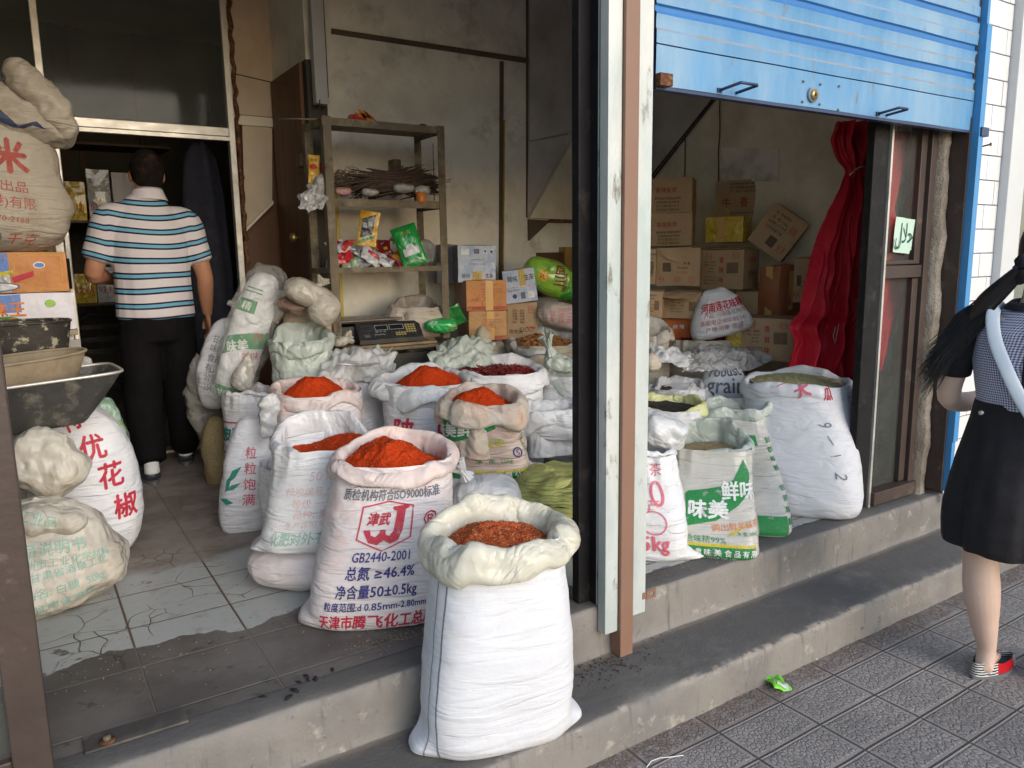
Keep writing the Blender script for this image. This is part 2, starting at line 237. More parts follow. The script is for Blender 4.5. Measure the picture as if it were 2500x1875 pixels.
# ------------------------------------------------------------ objects
ORI={}
def thing(name,label,cat,loc,group=None):
    o=bpy.data.objects.new(name,None); COL.objects.link(o); o.empty_display_size=.1
    o.location=tuple(float(x) for x in loc); o['label']=label; o['category']=cat; ORI[o.name]=np.array(loc,float)
    if group: o['group']=group
    return o
def tag(o,label,cat,group=None):
    o['label']=label; o['category']=cat
    if group: o['group']=group
    return o
def struct(o): o['kind']='structure'; return o
def meshobj(name,verts,faces,mats,fm=None,parent=None,smooth=True,loc=None):
    v=np.asarray(verts,float)
    if parent is not None: org=ORI.get(parent.name)
    else: org=np.array(loc if loc is not None else (0,0,0),float)
    v=v-org
    me=bpy.data.meshes.new(name); me.from_pydata(v.tolist(),[],[list(map(int,f)) for f in faces])
    if not isinstance(mats,(list,tuple)): mats=[mats]
    for m in mats: me.materials.append(M[m] if isinstance(m,str) else m)
    if fm is not None: me.polygons.foreach_set('material_index',list(map(int,fm)))
    if smooth is True: me.polygons.foreach_set('use_smooth',[True]*len(me.polygons))
    elif smooth is not False: me.polygons.foreach_set('use_smooth',list(smooth))
    me.update()
    o=bpy.data.objects.new(name,me); COL.objects.link(o)
    if parent is not None: o.parent=parent; ORI[o.name]=org
    else: o.location=tuple(org); ORI[o.name]=org
    return o
class G:     # geometry collector
    def __init__(s): s.v=[]; s.f=[]; s.m=[]; s.s=[]; s.n=0; s.mats=[]
    def mi(s,m):
        if m not in s.mats: s.mats.append(m)
        return s.mats.index(m)
    def add(s,v,f,m,smooth=False):
        v=np.asarray(v,float).reshape(-1,3); k=s.mi(m); s.v.append(v)
        for q in f: s.f.append([i+s.n for i in q]); s.m.append(k); s.s.append(smooth)
        s.n+=len(v); return s
    def box(s,a,b,m,T=None,bev=0.):
        a=np.array(a,float); b=np.array(b,float)
        if bev<=0:
            v=np.array([[x,y,z] for x in (a[0],b[0]) for y in (a[1],b[1]) for z in (a[2],b[2])])
            f=[(0,1,3,2),(4,6,7,5),(0,4,5,1),(2,3,7,6),(0,2,6,4),(1,5,7,3)]
        else:
            bm=bmesh.new(); bmesh.ops.create_cube(bm,size=1)
            for q in bm.verts: q.co=Vector([(a[i]+b[i])/2+q.co[i]*(b[i]-a[i]) for i in range(3)])
            bmesh.ops.bevel(bm,geom=bm.edges[:],offset=bev,segments=2,affect='EDGES',profile=.5)
            bm.verts.ensure_lookup_table(); v=np.array([q.co[:] for q in bm.verts]); f=[[x.index for x in p.verts] for p in bm.faces]; bm.free()
        if T is not None: v=v@np.array(T)[:3,:3].T+np.array(T)[:3,3]
        return s.add(v,f,m)
    def tube(s,pts,r,m,n=8,close=True,flat=1.):
        pts=np.array(pts,float); k=len(pts); r=np.broadcast_to(np.array(r,float),(k,)) 
        t=np.gradient(pts,axis=0); t/=np.linalg.norm(t,axis=1)[:,None]+1e-9
        up=np.array([0,0,1.]) if abs(t[0][2])<.9 else np.array([1.,0,0]); V=[]
        a=np.cross(up,t[0]); a/=np.linalg.norm(a)
        for i in range(k):
            a=a-t[i]*a.dot(t[i]); a/=np.linalg.norm(a)+1e-9; b=np.cross(t[i],a)
            for j in range(n): q=2*PI*j/n; V.append(pts[i]+r[i]*(math.cos(q)*a+flat*math.sin(q)*b))
        f=[(i*n+j,i*n+(j+1)%n,(i+1)*n+(j+1)%n,(i+1)*n+j) for i in range(k-1) for j in range(n)]
        if close: f+= [tuple(range(n-1,-1,-1)),tuple((k-1)*n+j for j in range(n))]
        return s.add(V,f,m,True)
    def grid(s,A,m,wrap=False,smooth=True,flip=False):
        A=np.asarray(A); h,w=A.shape[:2]; ww=w if wrap else w-1
        f=[(i*w+j,i*w+(j+1)%w,(i+1)*w+(j+1)%w,(i+1)*w+j) for i in range(h-1) for j in range(ww)]
        if flip: f=[q[::-1] for q in f]
        return s.add(A.reshape(-1,3),f,m,smooth)
    def obj(s,name,parent=None,loc=None,smooth=None): return meshobj(name,np.concatenate(s.v),s.f,s.mats,s.m,parent,s.s if smooth is None else smooth,loc)
# ------------------------------------------------------------ noise
def vn(p,seed=0):
    p=np.asarray(p,float)+seed*17.31; i=np.floor(p).astype(np.int64); f=p-i; f=f*f*(3-2*f)
    def h(a,b,c):
        n=(a*374761393+b*668265263+c*2147483647+seed*974634777)&0xffffffff; n=((n^(n>>13))*1274126177)&0xffffffff; n=(n^(n>>16))
        return (n&0xffff)/32767.5-1
    x,y,z=i[...,0],i[...,1],i[...,2]; fx,fy,fz=f[...,0],f[...,1],f[...,2]
    def l(a,b,t): return a+(b-a)*t
    return l(l(l(h(x,y,z),h(x+1,y,z),fx),l(h(x,y+1,z),h(x+1,y+1,z),fx),fy),l(l(h(x,y,z+1),h(x+1,y,z+1),fx),l(h(x,y+1,z+1),h(x+1,y+1,z+1),fx),fy),fz)
def fbm(p,seed=0,o=3):
    p=np.asarray(p,float); return sum(vn(p*2**k,seed+k)*.5**k for k in range(o))
def rdg(p,seed=0): return 1-2*np.abs(vn(p,seed))      # sharp ridges
def fac(p,f=6.,seed=0,n=6):      # crisp planar creases, as in crumpled film
    p=np.asarray(p,float); r=np.random.RandomState(seed+11); o=0; w=p+np.stack([vn(p*f*.45,seed+31+i) for i in range(3)],-1)*(.42/f)
    for k in range(n):
        d=r.normal(size=3); d/=np.linalg.norm(d); ff=f*(.55+.22*k); q=w@d*ff+r.rand()*9; o=o+(np.abs(q-np.floor(q)-.5)-.25)*4*(1.15-.12*k)
    return o/(n*.5)
def gnorm(A,wrap=True):
    if wrap: du=np.roll(A,-1,1)-np.roll(A,1,1)
    else: du=np.gradient(A,axis=1)
    dv=np.gradient(A,axis=0); n=np.cross(du,dv); return n/(np.linalg.norm(n,axis=2)[...,None]+1e-9)
# ------------------------------------------------------------ flat lettering and marks
_tc={}
def text2d(s,bold=.0,step=.25,sp=1.0,lh=1.15):
    k=(s,bold,step,sp,lh)
    if k in _tc: return _tc[k]
    c=bpy.data.curves.new('t','FONT'); c.body=s; c.resolution_u=2; c.align_x='CENTER'; c.space_character=sp; c.space_line=lh
    o=bpy.data.objects.new('t',c); COL.objects.link(o); dg=bpy.context.evaluated_depsgraph_get(); dg.update()
    me=bpy.data.meshes.new_from_object(o.evaluated_get(dg)); bm=bmesh.new(); bm.from_mesh(me)
    bpy.data.objects.remove(o); bpy.data.curves.remove(c); bpy.data.meshes.remove(me)
    _tc[k]=_cut(bm,step); return _tc[k]
def _cut(bm,step,mode='c'):
    vs=[v.co for v in bm.verts]
    if not vs: bm.free(); return np.zeros((0,2)),[]
    lo=[min(v[i] for v in vs) for i in (0,1)]; hi=[max(v[i] for v in vs) for i in (0,1)]
    if step:
        for ax in (0,1):
            x=lo[ax]+step
            while x<hi[ax]:
                co=Vector((0,0,0)); co[ax]=x; no=Vector((0,0,0)); no[ax]=1
                bmesh.ops.bisect_plane(bm,geom=bm.verts[:]+bm.edges[:]+bm.faces[:],plane_co=co,plane_no=no); x+=step
    bm.verts.ensure_lookup_table(); bm.verts.index_update()
    V=np.array([[v.co.x,v.co.y] for v in bm.verts]); Fs=[]
    for f in bm.faces:
        q=[v.index for v in f.verts]
        a=sum(V[q[i]][0]*V[q[(i+1)%len(q)]][1]-V[q[(i+1)%len(q)]][0]*V[q[i]][1] for i in range(len(q)))
        Fs.append(q if a>0 else q[::-1])
    bm.free(); c=np.array([(lo[0]+hi[0])/2,(lo[1]+hi[1])/2]); return V-(c if mode=='c' else 0),Fs
def poly2d(loops,step=.02):
    L=[[Vector((x,y,0)) for x,y in l] for l in loops]; flat=[p for l in L for p in l]; tr=tessellate_polygon(L)
    bm=bmesh.new(); vs=[bm.verts.new(p) for p in flat]
    for t in tr:
        try: bm.faces.new([vs[i] for i in t])
        except ValueError: pass
    return _cut(bm,step,'k')
def T(s,u,v,size,m,rot=0,sx=1.,slant=0.,bold=.0,sp=1.,lh=1.15,off=.0016,step=None):
    return ('t',s,u,v,size,m,rot,sx,slant,bold,sp,lh,off,step)
def B(u0,v0,u1,v1,m,off=.0012): return ('p',[[(u0,v0),(u1,v0),(u1,v1),(u0,v1)]],m,off)
def PG(loops,m,off=.0014): return ('p',loops,m,off)
def ring(u,v,ru,rv,w,m,n=24,off=.0016):
    a=[(u+ru*math.cos(2*PI*i/n),v+rv*math.sin(2*PI*i/n)) for i in range(n)]; b=[(u+(ru-w)*math.cos(2*PI*i/n),v+(rv-w)*math.sin(2*PI*i/n)) for i in range(n)]
    return ('p',[a,b[::-1]],m,off)
def disc(u,v,ru,rv,m,n=20,off=.0014): return ('p',[[(u+ru*math.cos(2*PI*i/n),v+rv*math.sin(2*PI*i/n)) for i in range(n)]],m,off)
def frame(u0,v0,u1,v1,w,m,off=.0014): return ('p',[[(u0,v0),(u1,v0),(u1,v1),(u0,v1)],[(u0+w,v0+w),(u0+w,v1-w),(u1-w,v1-w),(u1-w,v0+w)]],m,off)
def decal(d,flat=False):
    if d[0]=='t':
        _,s,u,v,size,m,rot,sx,slant,bold,sp,lh,off,step=d
        V,Fs=text2d(s,0,None if flat else (step or max(.010/size,.12)),sp,lh); V=V*size
        if len(V)==0: return V,Fs,m,off
        x=V[:,0]*sx+V[:,1]*slant; y=V[:,1]; c,s_=math.cos(rot),math.sin(rot)
        return np.stack([u+x*c-y*s_,v+x*s_+y*c],1),Fs,m,off
    _,loops,m,off=d; V,Fs=poly2d(loops,None if flat else .015); return V,Fs,m,off
def bolds(ds,f=1.):      # heavy lettering: the same glyphs laid again a hair to each side
    out=[]
    for d in ds:
        if d[0]=='t' and d[9]>0:
            b=d[9]*d[4]*1.15
            for i,(a,c) in enumerate(((-b,0),(b,0),(0,-b),(0,b))): out.append(d[:2]+(d[2]+a,d[3]+c)+d[4:12]+(d[12]+.0002*(i+1),)+d[13:])
        out.append(d)
    return out
def flatdecals(g,ds,O,U,Vv,Nn):
    O,U,Vv,Nn=[np.array(x,float) for x in (O,U,Vv,Nn)]
    for d in bolds(ds):
        V,Fs,m,off=decal(d,True)
        if len(V): g.add(O+V[:,:1]*U+V[:,1:]*Vv+Nn*off,Fs,m)
# ------------------------------------------------------------ soft things
def onsurf(A,N,Ul,Vl,u,v,off):
    """point at arc position (u to the right, v up) of a wrapped grid; Ul cumulative width at each column, Vl height at each row"""
    r=np.interp(v,Vl,np.arange(len(Vl))); c=np.interp(u,Ul,np.arange(len(Ul)))
    r0=np.clip(np.floor(r).astype(int),0,A.shape[0]-2); fr=(r-r0)[:,None]; c0=np.floor(c).astype(int); fc=(c-c0)[:,None]; n=A.shape[1]; c0=c0%n; c1=(c0+1)%n
    def b(Q): return (Q[r0,c0]*(1-fc)+Q[r0,c1]*fc)*(1-fr)+(Q[r0+1,c0]*(1-fc)+Q[r0+1,c1]*fc)*fr
    return b(A)+b(N)*off
def putdecals(g,ds,A,N,j0,row_mid,Vl):
    """front column j0 is u=0"""
    n=A.shape[1]; ring_=A[row_mid]; seg=np.linalg.norm(np.roll(ring_,-1,0)-ring_,axis=1)
    idx=[(j0-n//2+k)%n for k in range(n+1)]; cum=np.concatenate([[0],np.cumsum([seg[i] for i in idx[:-1]])]); cum-=cum[n//2]
    A2=A[:,idx[:-1]]; N2=N[:,idx[:-1]]
    for d in bolds(ds):
        V,Fs,m,off=decal(d)
        if len(V)==0: continue
        g.add(onsurf(A2,N2,cum,Vl,V[:,0],V[:,1],off+.0012),Fs,m)
def sack(name,label,xl,xr,yr,Y,zb=FL,b=None,bw=1.1,bd=.8,dr=.88,ch=.08,th=.03,fab='woven',rimm='liner_w',cont=None,cd=.05,heap=.08,hoff=(0,0),amp=.012,seed=1,tilt=0.,ears=.03,bulge=.04,rot=None,decals=(),group='open sacks of spices',n=2.5,inner=.2,rough=1.,chunk=None,lean=(0,0),belly=.45,cuffdecals=(),back=0.,h2=.6):
    c=P((xl+xr)/2,yr,Y=Y); z0=zc(c); ao=.5*(xr-xl)/F*z0; th*=(.92 if z0<2.4 else .72); rough=min(rough,1.45); amp*=.75; R1=ao-th*.75; az=math.atan2(c[0],c[1]); rot=-az if rot is None else math.radians(rot)
    view=np.array([math.sin(az),math.cos(az)])
    if b is not None:
        q=P(b[0],b[1],Z=zb); bc=q[:2]+view*R1*bw*bd
    else: bc=c[:2]+np.array(lean)
    h=c[2]-zb-.012; nT=max(24,int(h/.011)); nP=168
    ph=np.linspace(0,2*PI,nP,endpoint=False); cs,sn=np.cos(ph),np.sin(ph)
    def sup(nn): return np.sign(cs)*np.abs(cs)**(2/nn),np.sign(sn)*np.abs(sn)**(2/nn)
    t=np.linspace(0,1,nT); A=np.zeros((nT,nP,3)); rm=np.array([[math.cos(rot),-math.sin(rot)],[math.sin(rot),math.cos(rot)]])
    for i,tt in enumerate(t):
        nn=n+(1-tt)*.9; X_,Y_=sup(nn)
        wa=(bw*(1-tt)+1*tt)*R1+bulge*math.sin(PI*min(1,tt/(2*belly)) if tt<belly else PI*(.5+.5*(tt-belly)/(1-belly)))*1.
        wb=(bw*bd*(1-tt)+dr*tt)*R1+bulge*math.sin(PI*tt)
        e=min(1,tt/.09); k=math.sqrt(max(0,1-(1-e)**2))*.14+.86
        er=1+ears/wa*math.exp(-(tt/.07)**2)*np.abs(cs)**14*2.2
        x=wa*X_*k*er; y=wb*Y_*k
        sm=tt*tt*(3-2*tt); ctr=bc*(1-sm)+c[:2]*sm
        A[i,:,0]=ctr[0]+rm[0,0]*x+rm[0,1]*y; A[i,:,1]=ctr[1]+rm[1,0]*x+rm[1,1]*y; A[i,:,2]=zb+tt*h
    N=gnorm(A); N[0]=N[1]
    disp=amp*(fbm(A*3.6,seed,3)*1.1)+amp*.55*fac(A*np.array([1,1,1.6]),5.,seed+41)+amp*.38*rdg(A*np.array([4.,4.,15.]),seed+5)*np.clip(fbm(A*2.5,seed+9)+.45,0,1)+amp*.3*rdg(A*np.array([9,9,34.]),seed+15)
    up=np.exp(-((1-t)*h/.10)**2)[:,None]; disp=disp+up*amp*1.2*rdg(np.stack([np.tile(cs*3.2,(nT,1)),np.tile(sn*3.2,(nT,1)),A[:,:,2]*3],2),seed+3)
    disp*=np.clip(t/.04,0,1)[:,None]*.8+.2; A=A+N*disp[...,None]; A[:,:,2]=np.maximum(A[:,:,2],zb+.0015)
    N=gnorm(A); N[0]=N[1]; j0=int(round(.75*nP))
    r=thing(name,label,'sack',(bc[0],bc[1],zb),group)
    g=G(); g.grid(A,fab,True); g.add(A[0],[tuple(range(nP-1,-1,-1))],fab)
    putdecals(g,decals,A,N,j0,int(nT*h2),np.concatenate([[0],np.cumsum(np.linalg.norm(np.diff(A[:,j0],axis=0),axis=1))]))
    g.obj('sack_body',r)
    # rolled rim
    prof=[(.004,-ch*.97),(th*.8,-ch),(th*1.12,-ch*.86),(th*1.1,-ch*.6),(th*.85,-ch*.25),(th*.35,-.003),(-th*.35,.006),(-th*.8,-.010),(-th*1.05,-.035),(-th*1.1,-.04-inner*.35),(-th*1.3,-.04-inner)]
    pr=np.array(prof); cum=np.concatenate([[0],np.cumsum(np.linalg.norm(np.diff(pr,axis=0),axis=1))]); nS=44
    s=np.linspace(0,cum[-1],nS)**1.; dr_=np.interp(s,cum,pr[:,0]); dz_=np.interp(s,cum,pr[:,1])
    for _ in range(2): dr_[1:-1]=(dr_[:-2]+2*dr_[1:-1]+dr_[2:])/4; dz_[1:-1]=(dz_[:-2]+2*dz_[1:-1]+dz_[2:])/4
    X_,Y_=sup(2.15); C=np.zeros((nS,nP,3)); q3=np.stack([cs*1.3,sn*1.3,0*cs],1)
    wob=vn(q3+seed*3.1,seed+1)*.035*rough; zz=vn(q3*1.15+7+seed,seed+2)*.018*rough+vn(q3*2.7+2,seed+6)*.008*rough; chv=1+.38*vn(q3*1.7+3,seed+4)*min(1,rough)
    for i in range(nS):
        ra=(R1+dr_[i]); f=dz_[i]*(chv if dz_[i]<0 and i<nS*.55 else 1)
        x=(ra+wob*(.5+.5*R1/.2))*X_; y=(ra*dr+wob)*Y_
        C[i,:,0]=c[0]+rm[0,0]*x+rm[0,1]*y; C[i,:,1]=c[1]+rm[1,0]*x+rm[1,1]*y
        C[i,:,2]=c[2]+f+zz*(1 if i<nS*.8 else .4)+tilt*sn+back*np.clip(sn,0,1)**2*np.clip((dz_[i]+ch)/ch,0,1)
    Nc=gnorm(C); 
    pl=np.stack([np.tile(cs*R1*13,(nS,1)),np.tile(sn*R1*13,(nS,1)),np.tile((s*5)[:,None],(1,nP))],2)
    pl2=pl*2.3; lg=np.stack([np.tile(cs*3.,(nS,1))+vn(C*9,seed+2)*.5,np.tile(sn*3.,(nS,1)),np.tile((s*26)[:,None],(1,nP))],2); d=.0065*rough*rdg(pl,seed+8)*(.6+.6*fbm(C*5,seed+12,2))+.0035*rough*rdg(pl2,seed+11)+.0055*rough*rdg(lg,seed+17)+.002*rdg(pl*4.7,seed+18)
    rk=np.random.RandomState(seed+77); K=rk.randint(11,17); ka=np.sort(np.arange(K)*2*PI/K+rk.uniform(-.17,.17,K)); lv=[0,.16,.36,.52,.72,1.]; fo=np.array([np.interp(ph,np.concatenate([[ka[-1]-2*PI],ka,[ka[0]+2*PI]]),np.concatenate([[q_[-1]],q_,[q_[0]]])) for q_ in rk.uniform(-1,1,(6,K))]); sl3=s/s[-1]
    fo=np.array([[np.interp(x_,lv,fo[:,j_]) for j_ in range(nP)] for x_ in sl3]); d=d*.30+.0100*min(rough,1.3)*fo*(.6+R1*2)+.0042*rough*fac(C,7.5,seed+21)+.0012*rough*fac(C,19.,seed+22)
    fade=np.ones(nS); fade[:2]=.5; C=C+Nc*(d*fade[:,None])[...,None]
    g=G(); g.grid(C,rimm,True)
    if cuffdecals:
        Nc=gnorm(C); k=int(nS*.45); Vl=np.concatenate([[0],np.cumsum(np.linalg.norm(np.diff(C[:k,j0],axis=0),axis=1))]); putdecals(g,cuffdecals,C[:k],Nc[:k],j0,3,Vl)
    g.obj('rolled_rim',r)
    if cont:
        nr,npc=46,150; ph2=np.linspace(0,2*PI,npc,endpoint=False); rr=np.linspace(0,1,nr); D=np.zeros((nr,npc,3)); Rc=R1-th*1.05
        for i,q in enumerate(rr):
            x=q*Rc*np.cos(ph2)*1.02; y=q*Rc*dr*np.sin(ph2)*1.02
            dx,dy=x-hoff[0],y-hoff[1]; qq=np.sqrt((dx/Rc)**2+(dy/(Rc*dr))**2); z=-cd+heap*.86*np.maximum(0,1-qq**1.8*1.02)
            D[i,:,0]=c[0]+rm[0,0]*x+rm[0,1]*y; D[i,:,1]=c[1]+rm[1,0]*x+rm[1,1]*y; D[i,:,2]=c[2]+z+tilt*np.sin(ph2)*q
        D[:,:,2]+=(.013*fbm(D*8*np.array([1,1,0])+3,seed+20,4)+.007*rdg(D*13*np.array([1,1,0]),seed+23))*(1.15 if heap>.03 else .35)+.0035*fbm(D*np.array([60,60,0]),seed+22,3)
        g=G(); g.grid(D,cont,True,flip=True)
        if cont in ('chili','chiliflake','chili2') and z0<3.6:
            rnd=random.Random(seed+1); n_=2600 if z0<2.5 else 1300
            V=[];Ff=[]
            for q_ in range(n_):
                i,j=int(nr*.97*math.sqrt(rnd.random())),rnd.randrange(npc); p=D[i,j]; L=rnd.uniform(.0012,.0034); a=rnd.random()*6.3; u=np.array([math.cos(a),math.sin(a),rnd.uniform(-.4,.7)])*L; w=np.array([-math.sin(a),math.cos(a),rnd.uniform(-.5,.5)])*L*.7; c0=p+[0,0,L*.6]; k_=len(V); V+=[c0-u,c0+w*.8,c0+u,c0-w]; Ff.append((k_,k_+1,k_+2,k_+3))
            h1=int(len(Ff)*.5); g.add(np.array(V),Ff[:h1],'flake_l'); g.add(np.array(V),Ff[h1:int(len(Ff)*.62)],'flake_y'); g.add(np.array(V),Ff[int(len(Ff)*.62):],'flake_d')
        if chunk:
            rnd=random.Random(seed)
            for _ in range(chunk['n']):
                i,j=int(nr*.96*math.sqrt(rnd.random())),rnd.randrange(npc); p=D[i,j]; a=rnd.random()*2*PI; L=chunk['l']*(.5+rnd.random()); w=chunk['w']*(.6+.8*rnd.random())
                tl=(rnd.random()-.4)*.7; u=np.array([math.cos(a)*math.cos(tl),math.sin(a)*math.cos(tl),math.sin(tl)]); bend=np.array([rnd.uniform(-.3,.3),rnd.uniform(-.3,.3),rnd.uniform(-.1,.4)])*L
                k=[p+np.array([0,0,rnd.random()*.014])+u*L*(q-.5)+bend*(q-.5)**2*2 for q in (0,.33,.66,1)]
                g.tube(k,[w*.3,w,w*.9,w*.15],chunk['m'] if rnd.random()<.8 else chunk.get('m2',chunk['m']),5,flat=.55)
        g.obj('contents',r)
    return r
def blobgrid(ctr,size,rot=(0,0,0),seed=1,amp=.012,e1=2.4,e2=2.6,freq=4.,nr=64,nc=120,sag=0.,crump=.38,taper=0.,shear=(0,0),floor=None):
    th=np.linspace(-PI/2,PI/2,nr); ph=np.linspace(0,2*PI,nc,endpoint=False); a,b_,c_=size
    def s(x,e): return np.sign(x)*np.abs(x)**(2/e)
    ct,st_=s(np.cos(th),e1)[:,None],s(np.sin(th),e1)[:,None]; A=np.stack([a*ct*s(np.cos(ph),e2)[None],b_*ct*s(np.sin(ph),e2)[None],c_*st_*np.ones((1,nc))],2)
    k=1-taper*A[:,:,2]/c_; A[:,:,0]*=k; A[:,:,1]*=k; A[:,:,0]+=shear[0]*A[:,:,2]; A[:,:,1]+=shear[1]*A[:,:,2]
    if sag: w=np.clip(-A[:,:,2]/c_,0,1); A[:,:,0]*=1+sag*w; A[:,:,1]*=1+sag*w
    N=gnorm(A); N[0]=(0,0,-1); N[-1]=(0,0,1)
    f=np.cos(th)[:,None]**.3
    A=A+N*((amp*fbm(A*freq+seed,seed,3)+amp*crump*1.1*fac(A,freq*2.,seed+3)+amp*.18*fac(A,freq*5.,seed+4))*f)[...,None]
    from mathutils import Euler
    m=np.array(Euler([math.radians(q) for q in rot]).to_matrix()); A=A@m.T+np.array(ctr,float)
    if floor is not None: A[:,:,2]=np.maximum(A[:,:,2],floor)
    return A
def bag(name,label,cat,ctr,size,m,rot=(0,0,0),group=None,decals=(),tuft=None,parent=None,part=None,tm=None,**k):
    A=blobgrid(ctr,size,rot,**k); g=G(); g.grid(A,m,True); N=gnorm(A); nc=A.shape[1]; j0=int(.75*nc)
    if decals:
        Vl=np.concatenate([[0],np.cumsum(np.linalg.norm(np.diff(A[:,j0],axis=0),axis=1))]); Vl-=Vl[-1]/2; putdecals(g,decals,A,N,j0,A.shape[0]//2,Vl)
    if parent is None: r=thing(name,label,cat,(ctr[0],ctr[1],float(A[:,:,2].min())),group)
    else: r=parent
    g.obj(part or 'bag_body',r)
    if tuft: 
        g=G(); addtuft(g,*tuft[:3],m=tm or m,seed=k.get('seed',1),**(tuft[3] if len(tuft)>3 else {})); g.obj('gathered_neck',r)
    return r
def addtuft(g,base,tip,rad,m='liner_w',seed=1,pleats=9,neck=.35,n=64,rows=16,base_r=1.):
    base,tip=np.array(base,float),np.array(tip,float); ax=tip-base; L=np.linalg.norm(ax); ax/=L
    a=np.cross(ax,[0,1,.2]); a/=np.linalg.norm(a); b_=np.cross(ax,a); A=np.zeros((rows,n,3)); ph=np.linspace(0,2*PI,n,endpoint=False)
    for i in range(rows):
        s=i/(rows-1); w=base_r*(1-s/.35)+neck*(s/.35) if s<.35 else neck+(1-neck)*((s-.35)/.65)**.8
        r=rad*w*(1+.30*np.cos(pleats*ph+3*vn(np.stack([np.cos(ph),np.sin(ph),0*ph+s],1)*2,seed))*(.3+s))*(1+.25*vn(np.stack([np.cos(ph)*1.5,np.sin(ph)*1.5,0*ph+seed],1),seed))
        z=s*L*(1+.25*s*vn(np.stack([np.cos(ph)*2,np.sin(ph)*2,0*ph+seed+5],1),seed))
        A[i]=base+ax*z[:,None]+a*(r*np.cos(ph))[:,None]+b_*(r*np.sin(ph))[:,None]
    g.grid(A,m,True)
def sheet(g,pts,m,nu=40,nv=30,amp=.02,seed=1,freq=6,thick=.0):
    """crumpled sheet through four corners (a,b,c,d) plus middle lift"""
    a,b_,c_,d,lift=pts; a,b_,c_,d=[np.array(q,float) for q in (a,b_,c_,d)]
    u=np.linspace(0,1,nu)[None,:,None]; v=np.linspace(0,1,nv)[:,None,None]; A=(a*(1-u)+b_*u)*(1-v)+(d*(1-u)+c_*u)*v
    A=A+np.array([0,0,1.])*lift*(np.sin(PI*u)*np.sin(PI*v))**.7
    N=gnorm(A,False); A=A+N*(amp*.8*fbm(A*freq,seed,3)+amp*1.0*fac(A,freq*1.3,seed+2)+amp*.4*fac(A,freq*3.5,seed+3))[...,None]
    g.grid(A,m,False); 
    return A
# ------------------------------------------------------------ boxes and packets
def xf(p,yaw=0,pitch=0,roll=0):
    from mathutils import Euler
    m=Matrix.Translation(Vector([float(q) for q in p]))@Euler([math.radians(q) for q in (pitch,roll,yaw)],'XYZ').to_matrix().to_4x4(); return np.array(m)
def tr(Tm,v): v=np.asarray(v,float); return v@Tm[:3,:3].T+Tm[:3,3]
FACES={'f':((1,0,0),(0,0,1),(0,-1,0)),'b':((-1,0,0),(0,0,1),(0,1,0)),'r':((0,1,0),(0,0,1),(1,0,0)),'l':((0,-1,0),(0,0,1),(-1,0,0)),'t':((1,0,0),(0,1,0),(0,0,1)),'u':((1,0,0),(0,-1,0),(0,0,-1))}
def boxmesh(g,Tm,w,d,h,m,faces=None,bulge=.006,dent=.003,seed=1,n=9,decals={},facem={}):
    half=np.array([w/2,d/2,h/2])
    def wp(p,nn):
        q=np.clip(np.abs(p)/half,0,1); k=1
        for i in range(3):
            if abs(nn[i])<.5: k=k*(1-q[:,i]**2)
        return p+np.array(nn)*bulge*np.atleast_1d(k)[:,None]+np.stack([fbm(p*7+seed,seed+i,2) for i in range(3)],1)*dent
    for key in (faces or 'fbrltu'):
        U,Vv,Nn=[np.array(q,float) for q in FACES[key]]; hu=abs(U@half); hv=abs(Vv@half); hn=abs(Nn@half)
        gu,gv=np.meshgrid(np.linspace(-hu,hu,n),np.linspace(-hv,hv,n)); p=gu.reshape(-1,1)*U+gv.reshape(-1,1)*Vv+Nn*hn
        q=wp(p,Nn)+np.array([0,0,h/2]); g.grid(tr(Tm,q).reshape(n,n,3),facem.get(key,m),False,True)
        for dd in bolds(decals.get(key,())):
            V,Fs,mm,off=decal(dd)
            if len(V)==0: continue
            vv=V[:,1]-hv if key in 'fbrl' else V[:,1]
            p=V[:,:1]*U+vv[:,None]*Vv+Nn*hn; q=wp(p,Nn)+Nn*off+np.array([0,0,h/2]); g.add(tr(Tm,q),Fs,mm)
def carton(name,label,cat,Tm,w,d,h,m='card',decals={},group=None,tape=None,flaps=(),seed=1,facem={},**k):
    r=thing(name,label,cat,Tm[:3,3],group); g=G(); boxmesh(g,Tm,w,d,h,m,decals=decals,seed=seed,facem=facem,**k); g.obj('carton_body' if cat!='box' or True else '',r)
    if tape:
        g=G(); tw=.024
        for a,b_,c_,d_ in tape:  # face, u0,v0..: strips given as face,u,v0,v1
            U,Vv,Nn=[np.array(q,float) for q in FACES[a]]; half=np.array([w/2,d/2,h/2]); hv=abs(Vv@half); hn=abs(Nn@half)
            gu,gv=np.meshgrid(np.linspace(b_-tw,b_+tw,4),np.linspace(c_,d_,10)); vv=gv-hv if a in 'fbrl' else gv
            p=gu.reshape(-1,1)*U+vv.reshape(-1,1)*Vv+Nn*(hn+.007); g.grid(tr(Tm,p+np.array([0,0,h/2])).reshape(10,4,3),'tape')
        g.obj('packing_tape',r)
    for fl in flaps:
        g=G(); sheet(g,[tr(Tm,q) for q in fl[:4]]+[fl[4]],fl[5] if len(fl)>5 else m,14,12,.006,seed,6); g.obj('flap',r)
    return r
